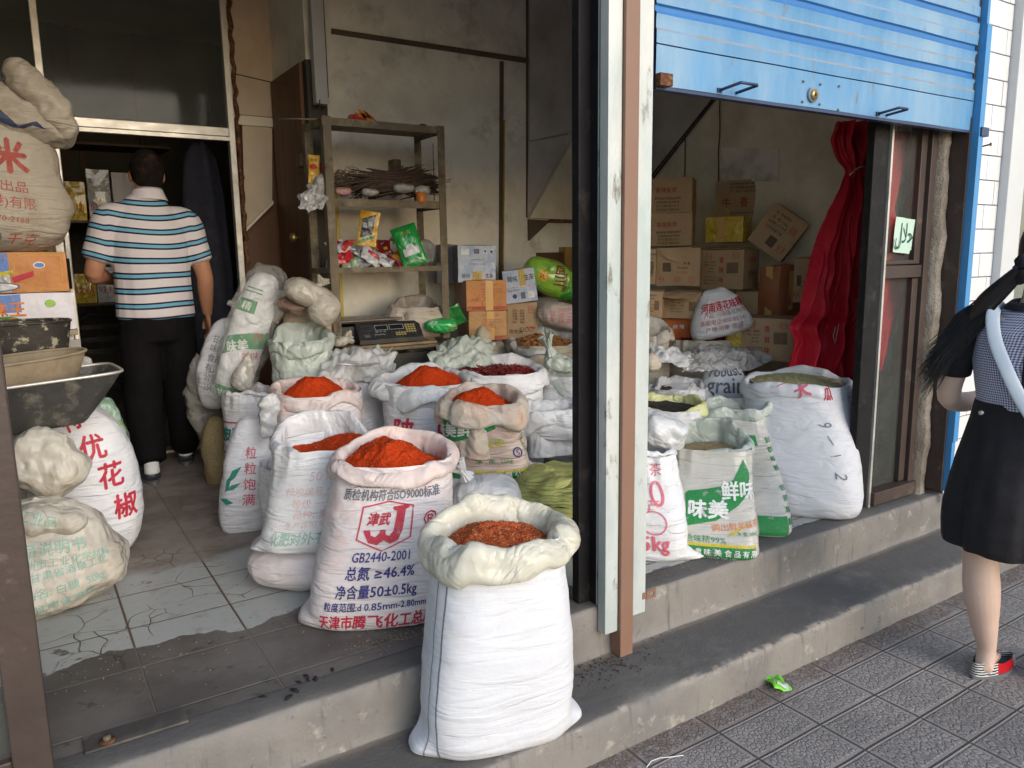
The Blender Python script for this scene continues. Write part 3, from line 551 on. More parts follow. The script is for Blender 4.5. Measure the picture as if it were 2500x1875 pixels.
def pack(name,label,cat,Tm,w,h,t,m,group=None,decals=(),seed=1,amp=.006,m2=None,curl=0.):
    """pillow packet standing on its lower edge, front towards local -Y"""
    g=G(); n=34; u,v=np.meshgrid(np.linspace(-1,1,n),np.linspace(-1,1,n)); prof=(1-np.abs(u)**3.)*(1-np.abs(v)**3.)
    def S(uu,vv,sg):
        pf=np.maximum(0,(1-np.abs(uu)**3.)*(1-np.abs(vv)**3.)); x=uu*w/2*(1-.06*(1-vv**2)); z=vv*h/2; y=sg*(-t/2)*pf**.6+curl*(uu**2+vv**2)*.5
        p=np.stack([x,y,z],-1); return p+np.stack([0*x,(amp*fbm(p*14+seed,seed,3)+amp*.8*rdg(p*16,seed+2)),amp*.5*fbm(p*9,seed+4,2)],-1)
    A=S(u,v,1); g.grid(tr(Tm,A.reshape(-1,3)+[0,0,h/2]).reshape(n,n,3),m); Bk=S(u,v,-1); g.grid(tr(Tm,Bk.reshape(-1,3)+[0,0,h/2]).reshape(n,n,3),m2 or m,flip=True)
    for d in decals:
        V,Fs,mm,off=decal(d)
        if len(V)==0: continue
        q=S(V[:,0]/(w/2),V[:,1]/(h/2),1); q[:,1]-=off+.0015; g.add(tr(Tm,q+[0,0,h/2]),Fs,mm)
    o=g.obj(name,None,Tm[:3,3]); return tag(o,label,cat,group)
# ------------------------------------------------------------ setting
def nodes_mat(name):
    m=bpy.data.materials.new(name); m.use_nodes=True; nt=m.node_tree; N=nt.nodes; L=nt.links
    class K: pass
    k=K(); k.m=m; k.N=N; k.L=L; k.b=N['Principled BSDF']; tc=N.new('ShaderNodeTexCoord'); k.V=tc.outputs['Object']
    sp=N.new('ShaderNodeSeparateXYZ'); L.new(k.V,sp.inputs[0]); k.x,k.y,k.z=sp.outputs
    def put(s,v):
        if isinstance(v,(int,float,tuple)): s.default_value=v
        else: L.new(v,s)
    def mth(op,a,b=0.,c=0.,cl=False):
        n=N.new('ShaderNodeMath'); n.operation=op; n.use_clamp=cl
        for i,q in enumerate((a,b,c)): put(n.inputs[i],q)
        return n.outputs[0]
    def ns(s,d=4,r=.6,sc=(1,1,1),dist=0.,off=(0,0,0)):
        mp=N.new('ShaderNodeMapping'); mp.inputs['Scale'].default_value=sc; mp.inputs['Location'].default_value=off; L.new(k.V,mp.inputs[0])
        n=N.new('ShaderNodeTexNoise'); n.inputs['Scale'].default_value=s; n.inputs['Detail'].default_value=d; n.inputs['Roughness'].default_value=r; n.inputs['Distortion'].default_value=dist; L.new(mp.outputs[0],n.inputs['Vector']); return n.outputs['Fac']
    def ss(f,a,b_,c=0.,d=1.):
        n=N.new('ShaderNodeMapRange'); n.interpolation_type='SMOOTHSTEP'; put(n.inputs[0],f)
        for i,q in enumerate((a,b_,c,d)): put(n.inputs[i+1],q)
        return n.outputs[0]
    def mix(f,a,b_,mode='MIX'):
        n=N.new('ShaderNodeMix'); n.data_type='RGBA'; n.blend_type=mode; put(n.inputs[0],f)
        for i,q in ((6,a),(7,b_)): put(n.inputs[i],q+(1,) if isinstance(q,tuple) else q)
        return n.outputs[2]
    def vor(s,feat='DISTANCE_TO_EDGE',sc=(1,1,1),rot=0.,dist=None):
        mp=N.new('ShaderNodeMapping'); mp.inputs['Scale'].default_value=sc; mp.inputs['Rotation'].default_value=(0,0,rot); L.new(k.V,mp.inputs[0]); vec=mp.outputs[0]
        if dist:
            dn=N.new('ShaderNodeTexNoise'); dn.inputs['Scale'].default_value=dist[0]; L.new(vec,dn.inputs['Vector']); ad=N.new('ShaderNodeVectorMath'); ad.operation='MULTIPLY_ADD'
            L.new(dn.outputs['Color'],ad.inputs[0]); ad.inputs[1].default_value=(dist[1],)*3; L.new(vec,ad.inputs[2]); vec=ad.outputs[0]
        n=N.new('ShaderNodeTexVoronoi'); n.feature=feat; n.inputs['Scale'].default_value=s; L.new(vec,n.inputs['Vector']); return n.outputs['Distance']
    def edge(c,p,o):   # distance to nearest line of a periodic family
        f=mth('FRACT',mth('DIVIDE',mth('SUBTRACT',c,o),p)); return mth('MULTIPLY',mth('MINIMUM',f,mth('SUBTRACT',1.,f)),p)
    def bump(h,d,prev=None):
        n=N.new('ShaderNodeBump'); n.inputs['Distance'].default_value=d; put(n.inputs['Height'],h)
        if prev: L.new(prev,n.inputs['Normal'])
        return n.outputs[0]
    k.mth,k.ns,k.ss,k.mix,k.vor,k.edge,k.bump,k.put=mth,ns,ss,mix,vor,edge,bump,put
    return k
k=nodes_mat('embossed_paving')
yw=k.mth('ADD',k.y,k.mth('MULTIPLY',k.mth('SUBTRACT',k.ns(2.5,2),.5),.012)); xw=k.mth('ADD',k.x,k.mth('MULTIPLY',k.mth('SUBTRACT',k.ns(2.5,2,off=(5,3,0)),.5),.014))
ey=k.edge(yw,.163,1.43-.163*20); ex=k.edge(xw,.314,2.14-.314*20); e=k.mth('MINIMUM',ex,ey)
joint=k.ss(e,.002,.0055); flat=k.ss(e,.012,.018); peb=k.ss(k.vor(66,sc=(1,.62,1),rot=.75,dist=(1.2,.35)),.02,.22)
h=k.mth('MULTIPLY',k.mth('MULTIPLY',peb,flat),.5); h2=k.mth('ADD',h,k.mth('MULTIPLY',joint,1.1))
h2=k.mth('ADD',h2,k.mth('MULTIPLY',k.ss(k.edge(k.mth('ADD',yw,.011),.163,1.43-.163*20),.001,.006,1.,0.),-.4))
nb=k.bump(h2,.0042,k.bump(k.ns(140,3),.0012,k.bump(k.ns(6,3),.01)))
k.L.new(nb,k.b.inputs['Normal'])
base=k.mix(k.ss(k.ns(1.6,4),.35,.7),(.37,.33,.312),(.25,.228,.218)); base=k.mix(k.ss(k.ns(60,3),.5,.8),base,(.25,.235,.225))
cx_=k.mth('FLOOR',k.mth('DIVIDE',k.mth('SUBTRACT',xw,2.14),.314)); cy_=k.mth('FLOOR',k.mth('DIVIDE',k.mth('SUBTRACT',yw,1.43),.163)); cb_=k.N.new('ShaderNodeCombineXYZ'); k.L.new(cx_,cb_.inputs[0]); k.L.new(cy_,cb_.inputs[1]); wn=k.N.new('ShaderNodeTexWhiteNoise'); k.L.new(cb_.outputs[0],wn.inputs['Vector'])
base=k.mix(k.mth('MULTIPLY',wn.outputs['Value'],.42),base,(.24,.215,.205)); base=k.mix(k.ss(k.ns(13,6,.75),.62,.72),base,(.075,.068,.065))
base=k.mix(k.mth('MULTIPLY',k.mth('SUBTRACT',1.,peb),k.mth('MULTIPLY',flat,.32)),base,(.06,.055,.053)); base=k.mix(joint,(.085,.075,.07),base)
# reddish grit gathered against the kerb
grit=k.mth('MULTIPLY',k.ss(k.mth('ADD',k.y,k.mth('MULTIPLY',k.mth('SUBTRACT',k.ns(5,4),.5),.22)),1.56,1.66),k.ss(k.ns(30,4),.25,.6)); base=k.mix(k.mth('MULTIPLY',grit,.75),base,(.15,.105,.08))
base=k.mix(k.ss(k.ns(85,2,off=(3,3,3)),.80,.83),base,(.5,.48,.45))
k.L.new(base,k.b.inputs['Base Color']); k.b.inputs['Roughness'].default_value=.72; k.b.inputs['Specular IOR Level'].default_value=.35; M['paving']=k.m
k=nodes_mat('step_concrete')
b=k.mix(k.ss(k.ns(2.2,5),.38,.66),(.235,.215,.195),(.16,.148,.14)); b=k.mix(k.ss(k.ns(9,6,.7),.56,.70),b,(.37,.33,.285)); b=k.mix(k.ss(k.ns(28,5,.7),.6,.72),b,(.12,.105,.095))
n1=k.ns(4,5,.65)
ge=k.N.new('ShaderNodeNewGeometry'); sn_=k.N.new('ShaderNodeSeparateXYZ'); k.L.new(ge.outputs['Normal'],sn_.inputs[0]); up_=k.ss(sn_.outputs[2],.72,.97); tread=k.mth('MULTIPLY',up_,k.ss(k.z,.2,.17)); tread2=k.mth('MULTIPLY',up_,k.ss(k.z,.25,.28))
b=k.mix(k.mth('MULTIPLY',k.mth('MAXIMUM',tread,tread2),k.ss(n1,.15,.5)),b,(.115,.108,.102))
nose=k.mth('MULTIPLY',k.ss(k.edge(k.y,50,1.705),.025,.008),k.ss(k.z,.12,.145)); b=k.mix(k.mth('MULTIPLY',nose,k.ss(k.ns(12,5),.45,.6)),b,(.36,.32,.27))
drip=k.mth('MULTIPLY',k.ss(k.ns(7,4,.6,sc=(3,1,.35)),.56,.7),k.ss(tread,1.,0.)); b=k.mix(k.mth('MULTIPLY',drip,.6),b,(.10,.09,.08))
dirt=k.mth('MULTIPLY',k.ss(k.mth('ADD',k.y,k.mth('MULTIPLY',n1,.05)),1.975,2.02),tread); b=k.mix(k.mth('MULTIPLY',dirt,.6),b,(.17,.13,.10))
spk=k.ss(k.ns(95,2,off=(1,2,3)),.80,.83); b=k.mix(spk,b,(.55,.5,.42))
k.L.new(b,k.b.inputs['Base Color']); k.b.inputs['Roughness'].default_value=.8; k.L.new(k.bump(k.ns(14,5,.7),.006,k.bump(k.ns(130,3),.0016)),k.b.inputs['Normal']); M['step']=k.m
k=nodes_mat('worn_shop_tiles')
wob=k.mth('MULTIPLY',k.mth('SUBTRACT',k.ns(3,4),.5),.32); yy=k.mth('ADD',k.y,wob); side=k.ss(k.x,1.62,1.68)
fr=k.mth('SUBTRACT',2.62,k.mth('MULTIPLY',side,.47)); pale=k.mth('MULTIPLY',k.ss(yy,k.mth('SUBTRACT',fr,.012),fr),k.mth('SUBTRACT',1.,k.ss(yy,3.25,3.36)))
pale=k.mth('MULTIPLY',pale,k.ss(k.ns(3.2,5,.65,off=(2,7,0)),.36,.39))
dark=k.mix(k.ss(k.ns(3,5),.35,.65),(.095,.083,.075),(.155,.138,.125)); dark=k.mix(k.ss(k.ns(16,5,.7),.58,.68),dark,(.07,.06,.055))
back=k.mix(k.ss(k.ns(5,5),.4,.6),(.20,.17,.145),(.28,.25,.22)); dm=k.mth('MULTIPLY',k.ss(k.edge(k.mth('ADD',k.x,k.mth('MULTIPLY',k.y,.7)),.11,0.),.022,.03),k.ss(k.edge(k.mth('SUBTRACT',k.x,k.mth('MULTIPLY',k.y,.7)),.11,0.),.022,.03)); back=k.mix(k.mth('MULTIPLY',dm,.35),back,(.30,.2,.14))
b=k.mix(k.ss(yy,3.0,3.3),dark,back)
pc=k.mix(k.ss(k.ns(22,5,.7),.55,.7),(.40,.415,.40),(.29,.29,.27)); b=k.mix(pale,b,pc)
g1=k.mth('MINIMUM',k.edge(k.x,.336,.214),k.edge(k.y,.30,2.19)); gl=k.ss(g1,.0015,.005,1.,0.); b=k.mix(k.mth('MULTIPLY',gl,k.mth('ADD',.35,k.mth('MULTIPLY',pale,.65))),b,k.mix(pale,(.22,.19,.16),(.13,.06,.035)))
ck=k.vor(5.5,dist=(3,.3)); cr=k.mth('MULTIPLY',k.ss(ck,.004,.012,1.,0.),k.mth('MULTIPLY',k.ss(k.ns(2.1,2,off=(4,1,0)),.48,.56),k.ss(k.y,2.45,2.6))); b=k.mix(k.mth('MULTIPLY',cr,.8),b,(.06,.045,.035))
rs=k.ss(k.ns(26,2,off=(9,1,2)),.74,.77); b=k.mix(k.mth('MULTIPLY',rs,k.ss(k.x,.6,.3)),b,(.28,.05,.02))
b=k.mix(k.ss(k.ns(90,2,off=(1,5,2)),.79,.82),b,(.5,.46,.38))
k.L.new(b,k.b.inputs['Base Color']); k.put(k.b.inputs['Roughness'],k.mth('SUBTRACT',.62,k.mth('MULTIPLY',pale,.2))); k.L.new(k.bump(k.mth('SUBTRACT',k.mth('MULTIPLY',pale,.5),k.mth('MAXIMUM',gl,cr)),.003,k.bump(k.ns(40,4),.002)),k.b.inputs['Normal']); M['floor']=k.m
g=G(); g.add([(-60,-60,0),(60,-60,0),(60,60,0),(-60,60,0)],[(0,1,2,3)],'paving'); struct(g.obj('pavement'))
# two concrete steps extruded along the shop front, edges chipped
prof=[(1.698,-.01),(1.698,.03),(1.698,.07),(1.698,.11),(1.699,.132),(1.704,.1405),(1.715,ST),(1.75,ST),(1.80,ST),(1.86,ST),(1.92,ST),(1.97,ST),(1.994,ST),(2.0,ST+.006),(2.003,ST+.03),(2.003,.20),(2.003,.25),(2.003,.30),(2.005,.319),(2.010,.3275),(2.02,FL),(2.05,FL),(2.09,FL),(2.14,FL)]
xs=np.linspace(-2.5,4.2,560); A=np.zeros((len(prof),len(xs),3))
for i,(y,z) in enumerate(prof):
    A[i,:,0]=xs; A[i,:,1]=y; A[i,:,2]=z
q=A*np.array([1,1,1]); ero=np.zeros(A.shape[:2])
for i in (3,4,5,6): ero[i]=np.clip(vn(np.stack([xs*7,0*xs,0*xs],1),3)-.25,0,1)*.022*(1-abs(i-5)*.25)+np.clip(vn(np.stack([xs*23,0*xs,0*xs],1),5),0,1)*.006
for i in (17,18,19,20): ero[i]=np.clip(vn(np.stack([xs*6,0*xs,0*xs],1),13)-.35,0,1)*.016*(1-abs(i-19)*.25)
A[:,:,1]+=ero+.004*fbm(A*6,2,3); A[:,:,2]-=ero*.55; A[1:,:,2]+=.0018*fbm(A[1:]*9,8,3)
A[-1,:,2]=FL-.004
g=G(); g.grid(A,'step'); struct(g.obj('concrete_steps'))
g=G(); g.add([(-2.5,2.12,FL),(4.4,2.12,FL),(4.4,9.2,FL),(-2.5,9.2,FL)],[(0,1,2,3)],'floor'); struct(g.obj('shop_floor'))
g=G(); g.box((4.2,1.705,-.05),(9,2.5,.12),'step'); struct(g.obj('kerb'))
# ------------------------------------------------------------ the shop building
bl=thing('shop_building','small open fronted spice shop with stained plaster walls and grey boarding','shop',(1.8,4.0,0))
def part(name,g,parent=bl,**k_): return g.obj(name,parent,**k_)
def poly(g,vp,m,th=.012,**pl):      # board outline measured on the photograph (2212 wide), set on a wall plane, with thickness towards the room
    q=[PV(x,y,**pl) for x,y in vp]; d=np.array([0,-th,0]) if 'Y' in pl else np.array([-th,0,0]); n=len(q)
    V=[a for a in q]+[a+d for a in q]; f=[tuple(range(n)),tuple(range(2*n-1,n-1,-1))]+[(i,(i+1)%n,n+(i+1)%n,n+i) for i in range(n)]
    g.add(V,f,m)
CE=3.75
g=G(); g.box((1.72,4.70,FL),(4.30,4.9,CE),'plaster'); part('back_wall',g)
g=G(); g.box((4.25,2.2,FL),(4.45,4.70,CE),'panel_low'); part('side_wall',g)
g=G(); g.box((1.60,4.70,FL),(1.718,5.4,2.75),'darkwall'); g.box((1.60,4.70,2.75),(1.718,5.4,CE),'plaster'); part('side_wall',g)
g=G(); g.box((-1.3,2.2,FL),(-1.15,5.4,CE),'panel_low'); part('side_wall',g)
g=G(); g.box((-1.5,2.02,CE),(4.6,9.3,CE+.15),'ceiling'); part('ceiling',g)
g=G(); g.box((-1.5,2.3,3.25),(4.3,2.42,CE),'panel_grey'); g.box((-1.5,2.02,3.25),(9,2.28,5.5),'concrete'); part('upper_front',g)
g=G(); g.box((-2.5,2.02,CE+.16),(9,9.3,5.5),'concrete'); part('upper_storey',g)
# back room
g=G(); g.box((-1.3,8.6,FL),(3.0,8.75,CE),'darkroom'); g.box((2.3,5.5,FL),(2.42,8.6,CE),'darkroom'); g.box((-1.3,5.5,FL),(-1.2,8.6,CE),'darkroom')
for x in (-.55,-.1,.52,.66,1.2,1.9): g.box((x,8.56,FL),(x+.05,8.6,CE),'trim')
part('back_room_walls',g)
# stair boards
g=G(); poly(g,[(1140,-60),(1480,-60),(1300,150),(1225,288),(1140,305)],'panel_grey',.03,Y=4.70); poly(g,[(1140,308),(1222,291),(1252,262),(1137,468)],'panel_grey',.016,Y=4.70); part('stair_board',g)
g=G(); poly(g,[(1137,472),(1254,264),(1400,40),(1440,480)],'panel_low',.045,Y=4.70); part('stair_board',g)
g=G(); poly(g,[(1139,474),(1186,477),(1140,520)],'trim',.02,Y=4.70); poly(g,[(1186,474),(1400,478),(1400,484),(1180,481)],'rust',.05,Y=4.69); part('stair_gap',g)  # solid dark triangle stands for the shade in the gap; rusty strip beside it
g=G(); poly(g,[(715,63),(1139,127),(1139,137),(715,73)],'trim',.02,Y=4.70); poly(g,[(1079,133),(1085,134),(1082,640),(1077,640)],'trim',.02,Y=4.70); poly(g,[(1136,0),(1140,0),(1139,470),(1136,470)],'trim',.012,Y=4.70); part('wall_trim',g)
g=G(); poly(g,[(1086,260),(1088,260),(1085,640),(1083.5,640)],'gold',.02,Y=4.70); part('wall_trim',g)
g=G(); poly(g,[(1158,546),(1206,545),(1207,640),(1158,640)],'wood',.06,Y=4.70); part('cupboard',g)
g=G(); poly(g,[(1207,534),(1420,534),(1420,680),(1207,680)],'woody',.08,Y=4.70); poly(g,[(1219,556),(1420,556),(1420,680),(1219,680)],'woody',.095,Y=4.70); part('cupboard',g)
# side wall of the right-hand bay
g=G(); poly(g,[(1380,150),(1546,205),(1400,388),(1380,400)],'panel_grey',.01,X=4.25); part('stair_board',g)
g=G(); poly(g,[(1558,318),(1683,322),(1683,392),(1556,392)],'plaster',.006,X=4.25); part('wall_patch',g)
g=G(); 
for a,b_ in (((1544,214),(1408,388)),((1539,214),(1404,384))): g.tube([PV(*a,X=4.23),PV(*b_,X=4.23)],.007,'cord',6)
part('stair_rail',g)
g=G(); g.tube([PV(1556,205,X=4.235)+np.array([0,.004*math.sin(i),0])+(PV(1551,395,X=4.235)-PV(1556,205,X=4.235))*i/12 for i in range(13)],.0045,'trim',5); g.tube([PV(1480,300,X=4.235),PV(1479,385,X=4.235)],.004,'trim',5); part('wall_seam',g)
# cream strip, wooden door, tube lamp corner
g=G(); g.box((1.325,5.385,2.52),(1.60,5.45,CE),'plaster_cream'); g.box((1.325,5.38,2.455),(1.60,5.45,2.513),'panel_low')
g.add([tuple(PV(*q,Y=5.40)) for q in ((521,198),(588,210),(588,436),(530,491))]+[tuple(PV(*q,Y=5.44)) for q in ((521,198),(588,210),(588,436),(530,491))],[(0,3,2,1),(4,5,6,7),(0,1,5,4),(1,2,6,5),(2,3,7,6),(3,0,4,7)],'plaster_cream'); part('cream_board',g)
g=G(); poly(g,[(530,491),(588,434),(588,441),(531,499)],'panel_low',.03,Y=5.39); part('board_edge',g)
g=G(); g.box((1.325,5.44,FL),(1.60,5.5,CE),'wood'); part('wood_panelling',g)
g=G(); q=[PV(513,y,Y=5.37) for y in range(0,650,10)]; pts=np.array([[1.345+.009*math.sin(i*2.3),5.375,z] for i,z in enumerate(np.linspace(FL,CE,70))]); g.tube(pts,.012+.005*np.abs(np.sin(np.arange(70)*1.7)),'rust',6); part('rusty_door_edge',g)
dr=G(); dr.box((1.575,4.76,FL),(1.598,5.36,2.74),'wood',bev=.003); dob=part('wooden_door',dr)
g=G(); g.box((1.566,4.80,FL+.2),(1.573,5.3,1.25),'wood'); g.obj('door_panel',dob)
g=G(); kp=PV(650,513,X=1.575); g.tube([kp,kp+[-.03,0,0],kp+[-.04,0,0],kp+[-.06,0,0],kp+[-.07,0,0]],[.012,.012,.03,.03,.012],'brass',14); g.obj('door_knob',dob)
# aluminium partition and its door frame
pf=thing('partition_frame','aluminium framed glass partition with open doorway to the back room','partition',(.8,5.4,FL))
g=G()
for (x0,x1,z0,z1) in ((1.285,1.325,FL,CE),(.235,.275,2.43,CE)): g.box((x0,5.36,z0),(x1,5.42,z1),'alu',bev=.004)
g.box((.235,5.36,FL),(.283,5.42,2.43),'alu',bev=.004); g.box((.286,5.365,FL),(.315,5.42,2.43),'alu',bev=.004)
g.box((.283,5.355,2.37),(1.285,5.42,2.425),'alu',bev=.004); g.box((.16,5.36,2.33),(.235,5.42,2.40),'alu',bev=.004); g.box((-1.15,5.36,2.33),(.16,5.42,2.38),'alu',bev=.004); g.box((.315,5.36,2.345),(1.285,5.40,2.368),'alu')
g.box((.285,5.33,FL+.001),(1.285,5.45,FL+.02),'alu',bev=.003); g.obj('frame',pf)
g=G(); g.box((.275,5.385,2.43),(1.285,5.393,CE),'glass'); g.box((-1.15,5.385,2.38),(.235,5.393,CE),'glass'); g.obj('pane',pf)
g=G(); g.box((.27,5.34,1.42),(.30,5.358,1.60),'blacksteel'); g.obj('latch',pf)
g=G(); g.box((-1.15,5.385,FL),(.235,5.393,2.33),'glass'); g.obj('pane',pf)
# front door posts and window
def postbox(name,label,cat,a,b_,m,bev=.004):
    g=G(); g.box(a,b_,m,bev=bev); o=g.obj(name,None,((a[0]+b_[0])/2,(a[1]+b_[1])/2,a[2])); return tag(o,label,cat)
cp=thing('door_post','upright brown steel post between two galvanised shutter rails','post',(1.76,1.98,ST))
g=G(); g.box((1.699,1.945,ST),(1.758,2.003,3.3),'steel_brown',bev=.003); g.obj('steel_tube',cp)
g=G(); g.box((1.640,1.960,.245),(1.696,1.964,3.3),'galv'); g.box((1.640,1.9645,.245),(1.644,2.0,3.3),'galv'); g.box((1.692,1.9645,.245),(1.696,2.03,3.3),'galv'); g.obj('guide_rail',cp)
g=G(); g.box((1.764,1.955,.285),(1.824,1.959,3.3),'galv'); g.box((1.820,1.9595,.285),(1.824,2.0,3.3),'galv'); g.obj('guide_rail',cp)
g=G(); g.box((1.81,1.953,.335),(1.83,1.9545,.36),'steel_brown'); 
o=[(0,0),(.046,0),(.046,.034),(0,.034)]; i_=[(.014,.011),(.014,.023),(.036,.023),(.036,.011)]
V,Fs=poly2d([o,i_],None); vv=np.array([[1.828+x,1.951,.33+y] for x,y in V]); g.add(vv,Fs,'steel_brown'); g.add(vv+[0,.004,0],[q[::-1] for q in Fs],'steel_brown'); g.obj('lock_bracket',cp)
bf=thing('black_door_frame','tall black door frame standing left of the brown steel post','door frame',(1.57,2.12,FL))
g=G(); g.box((1.600,2.06,FL),(1.665,2.10,3.3),'blacksteel',bev=.004); g.box((1.665,2.07,FL),(1.69,2.10,3.3),'blacksteel',bev=.003); g.obj('jamb',bf)
g=G(); g.box((1.649,2.018,.20),(1.653,2.0225,3.3),'galv'); g.box((1.6535,2.02,.20),(1.69,2.05,3.3),'blacksteel',bev=.002); g.box((1.649,2.023,.20),(1.653,2.058,3.3),'blacksteel'); g.obj('sliding_channel',bf)
lf=thing('glazed_door','dark brown framed glass door standing open at the far left','door',(-.08,2.04,FL))
g=G(); g.box((-.115,1.99,FL),(-.035,2.06,3.3),'darkbrown',bev=.004); g.box((-1.1,2.0,FL),(-.115,2.05,FL+.10),'darkbrown',bev=.004); g.obj('door_frame',lf)
g=G(); g.box((-1.1,2.02,FL+.10),(-.115,2.028,3.3),'glass'); g.obj('pane',lf)
g=G(); g.box((-.034,1.995,ST+.05),(.03,2.0,FL+.01),'oldmetal',bev=.002); g.obj('foot_plate',lf)
g=G(); g.box((-1.1,2.03,FL),(-.15,2.045,3.3),'panel_green'); g.obj('backing_panel',lf)
wf=thing('shop_window','narrow brown framed window with crossbar and dusty glass beside the shutter rail','window',(3.6,2.15,FL))
g=G(); g.box((3.30,2.10,FL),(3.415,2.14,2.6),'blacksteel',bev=.004); g.box((3.418,2.09,FL),(3.432,2.12,2.6),'alu'); g.obj('mullion',wf)
g=G()
for a,b_ in (((3.432,2.10,1.445),(3.86,2.16,1.505)),((3.70,2.11,FL+.08),(3.75,2.17,1.44)),((3.70,2.11,1.51),(3.75,2.17,2.6)),((3.753,2.09,FL+.06),(3.80,2.17,2.6)),((3.432,2.07,FL+.01),(3.80,2.17,FL+.075)),((3.432,2.11,1.510),(3.70,2.16,1.53)),((3.432,2.105,FL+.08),(3.455,2.16,1.44))): g.box(a,b_,'darkbrown',bev=.003)
g.obj('window_frame',wf)
g=G(); g.box((3.455,2.135,FL+.075),(3.70,2.141,1.445),'glass'); g.obj('pane',wf)
g=G(); g.box((3.432,2.135,1.505),(3.70,2.141,2.6),'glass'); g.obj('pane',wf)
g=G(); zz=np.linspace(FL-.0,2.6,120); yy_=np.linspace(3.803,3.872,9); A=np.array([[[x,2.055,z] for x in yy_] for z in zz]); A[:,:,1]+=.010*fbm(A*9,4,4)+.014*np.clip(fbm(A*3.5,9,2),0,1); A[:,-1,1]=2.10; A[:,0,1]=2.10; g.grid(A,'render'); part('rendered_jamb',g)
g=G(); g.box((3.874,1.985,.36),(3.888,2.08,3.3),'darkbrown'); part('rusty_jamb_edge',g)
g=G(); g.box((3.80,2.11,FL),(4.0,2.3,CE),'render'); g.box((3.95,2.10,FL-.05),(4.25,2.3,CE),'render'); part('wall_end',g)
# paper sign on the glass
sg=G(); c=PV(1949,512,Y=2.125); wd=.158; hg=.165; nn=14
A=np.array([[[c[0]+(u-.5)*wd+.01*v,2.118+.006*(u-.5)**2+.003*math.sin(7*u+3*v),c[2]+(v-.5)*hg+.012*(1-u)+(.02 if (u>.9 and v<.1) else 0)] for u in np.linspace(0,1,nn)] for v in np.linspace(0,1,nn)]); sg.grid(A,'signpaper',flip=False)
V,Fs,mm,off=decal(T('\ufedd\ufefc\ufea3',0,0,.13,'teal',0,.62,.06,.018),True); V[:,0]*=1.; vv=np.array([[c[0]+x,2.1135,c[2]+y+.004] for x,y in V]); sg.add(vv,Fs,'inkgreen')
tag(sg.obj('paper_sign',None,(c[0],2.12,c[2]-.08)),'pale green paper sign with dark green Arabic writing taped on the window','sign')
# ------------------------------------------------------------ roller shutter
rs_=thing('roller_shutter','bright blue steel roller shutter half rolled down over the right bay','shutter',(2.87,1.99,2.13))
prof=[(0,0),(.002,.004),(.0,.040),(.003,.049,'d'),(.003,.060),(.002,.078),(.0,.092),(.002,.098),(.008,.102),(.008,.118),(.001,.1235)]
pz=[]; 
zb=2.132; rows=[(1.985,zb),(1.985,zb+.129),(1.993,zb+.1295),(1.993,zb+.133)]; mats_=['shutblue','bluedark','bluedark']
z=zb+.133
for s_ in range(9):
    for i,(y,dz,*m_) in enumerate(prof): rows.append((1.983+y,z+dz)); mats_.append('rustline' if m_ else ('bluegroove' if i in (7,8,9,10) else 'shutblue'))
    z+=.1235
g=G(); xs=np.linspace(1.864,3.884,60)
for i in range(len(rows)-1):
    A=np.array([[[x,rows[i+a][0]+.002*math.sin(x*9+rows[i+a][1]*20),rows[i+a][1]] for x in xs] for a in (0,1)]); g.grid(A,mats_[i],smooth=False)
g.box((1.864,1.998,zb),(3.884,2.004,3.3),'bluedark'); g.obj('slat_curtain',rs_)
g=G(); g.box((1.866,1.986,zb-.012),(3.882,2.02,zb-.0005),'bluedark'); g.obj('bottom_edge',rs_)
for (ax,ay),(bx,by) in (((1553,196),(1622,203)),((1896,241),(1947,250))):
    a=PV(ax,ay,Y=1.985); b_=PV(bx-32,by+1,Y=1.985); a[2]=b_[2]=zb+.012; d=np.array([.012,-.085,.012]); g=G()
    g.tube([a,a+d*.3,a+d,a+d*1.03+[.006,0,0],b_+d*1.03-[.006,0,0],b_+d,b_+d*.3,b_],.0055,'bluedark',8); g.box((a[0]-.012,1.98,zb+.004),(a[0]+.012,1.984,zb+.02),'bluedark'); g.obj('pull_handle',rs_)
c=PV(1755,205,Y=1.98); g=G(); g.tube([c+[0,.004,0],c+[0,-.006,0]],.028,'rustline',20); g.tube([c+[0,-.006,0],c+[0,-.014,0]],.019,'brass',20); g.tube([c+[0,-.014,0],c+[0,-.017,0]],.008,'rust',12); g.obj('lock',rs_)
g=G()
for dx,dz in ((-.055,.045),(-.055,-.03),(.05,.045),(.05,-.03),(.17,.05),(.17,-.04)): q=c+[dx,0,dz]; g.tube([q+[0,.003,0],q+[0,-.003,0]],.005,'rustline',8)
g.obj('rivet_plate',rs_)
g=G(); g.box((1.858,1.955,zb-.005),(1.915,1.982,zb+.035),'rust',bev=.002); g.obj('end_bracket',rs_)
g=G(); g.box((3.90,1.94,zb-.03),(3.965,1.975,zb+.012),'bluedark',bev=.003); g.obj('end_bracket',rs_)
rl=thing('shutter_rail','bright blue upright shutter guide rail next to white tiled pillar','rail',(3.91,1.97,.26))
g=G(); g.box((3.890,1.95,.62),(3.932,1.955,2.60),'blue2'); g.box((3.890,1.955,.36),(3.896,2.0,3.3),'blue2'); g.box((3.898,1.957,2.0),(3.915,1.99,3.3),'blue2'); g.box((3.929,1.955,.62),(3.934,1.995,2.60),'blue2'); g.obj('guide_channel',rl)
g=G(); g.box((3.896,1.957,.30),(3.925,1.962,.618),'blue2'); g.box((3.90,1.95,.34),(3.93,1.957,.385),'rust'); g.obj('rusted_foot',rl)
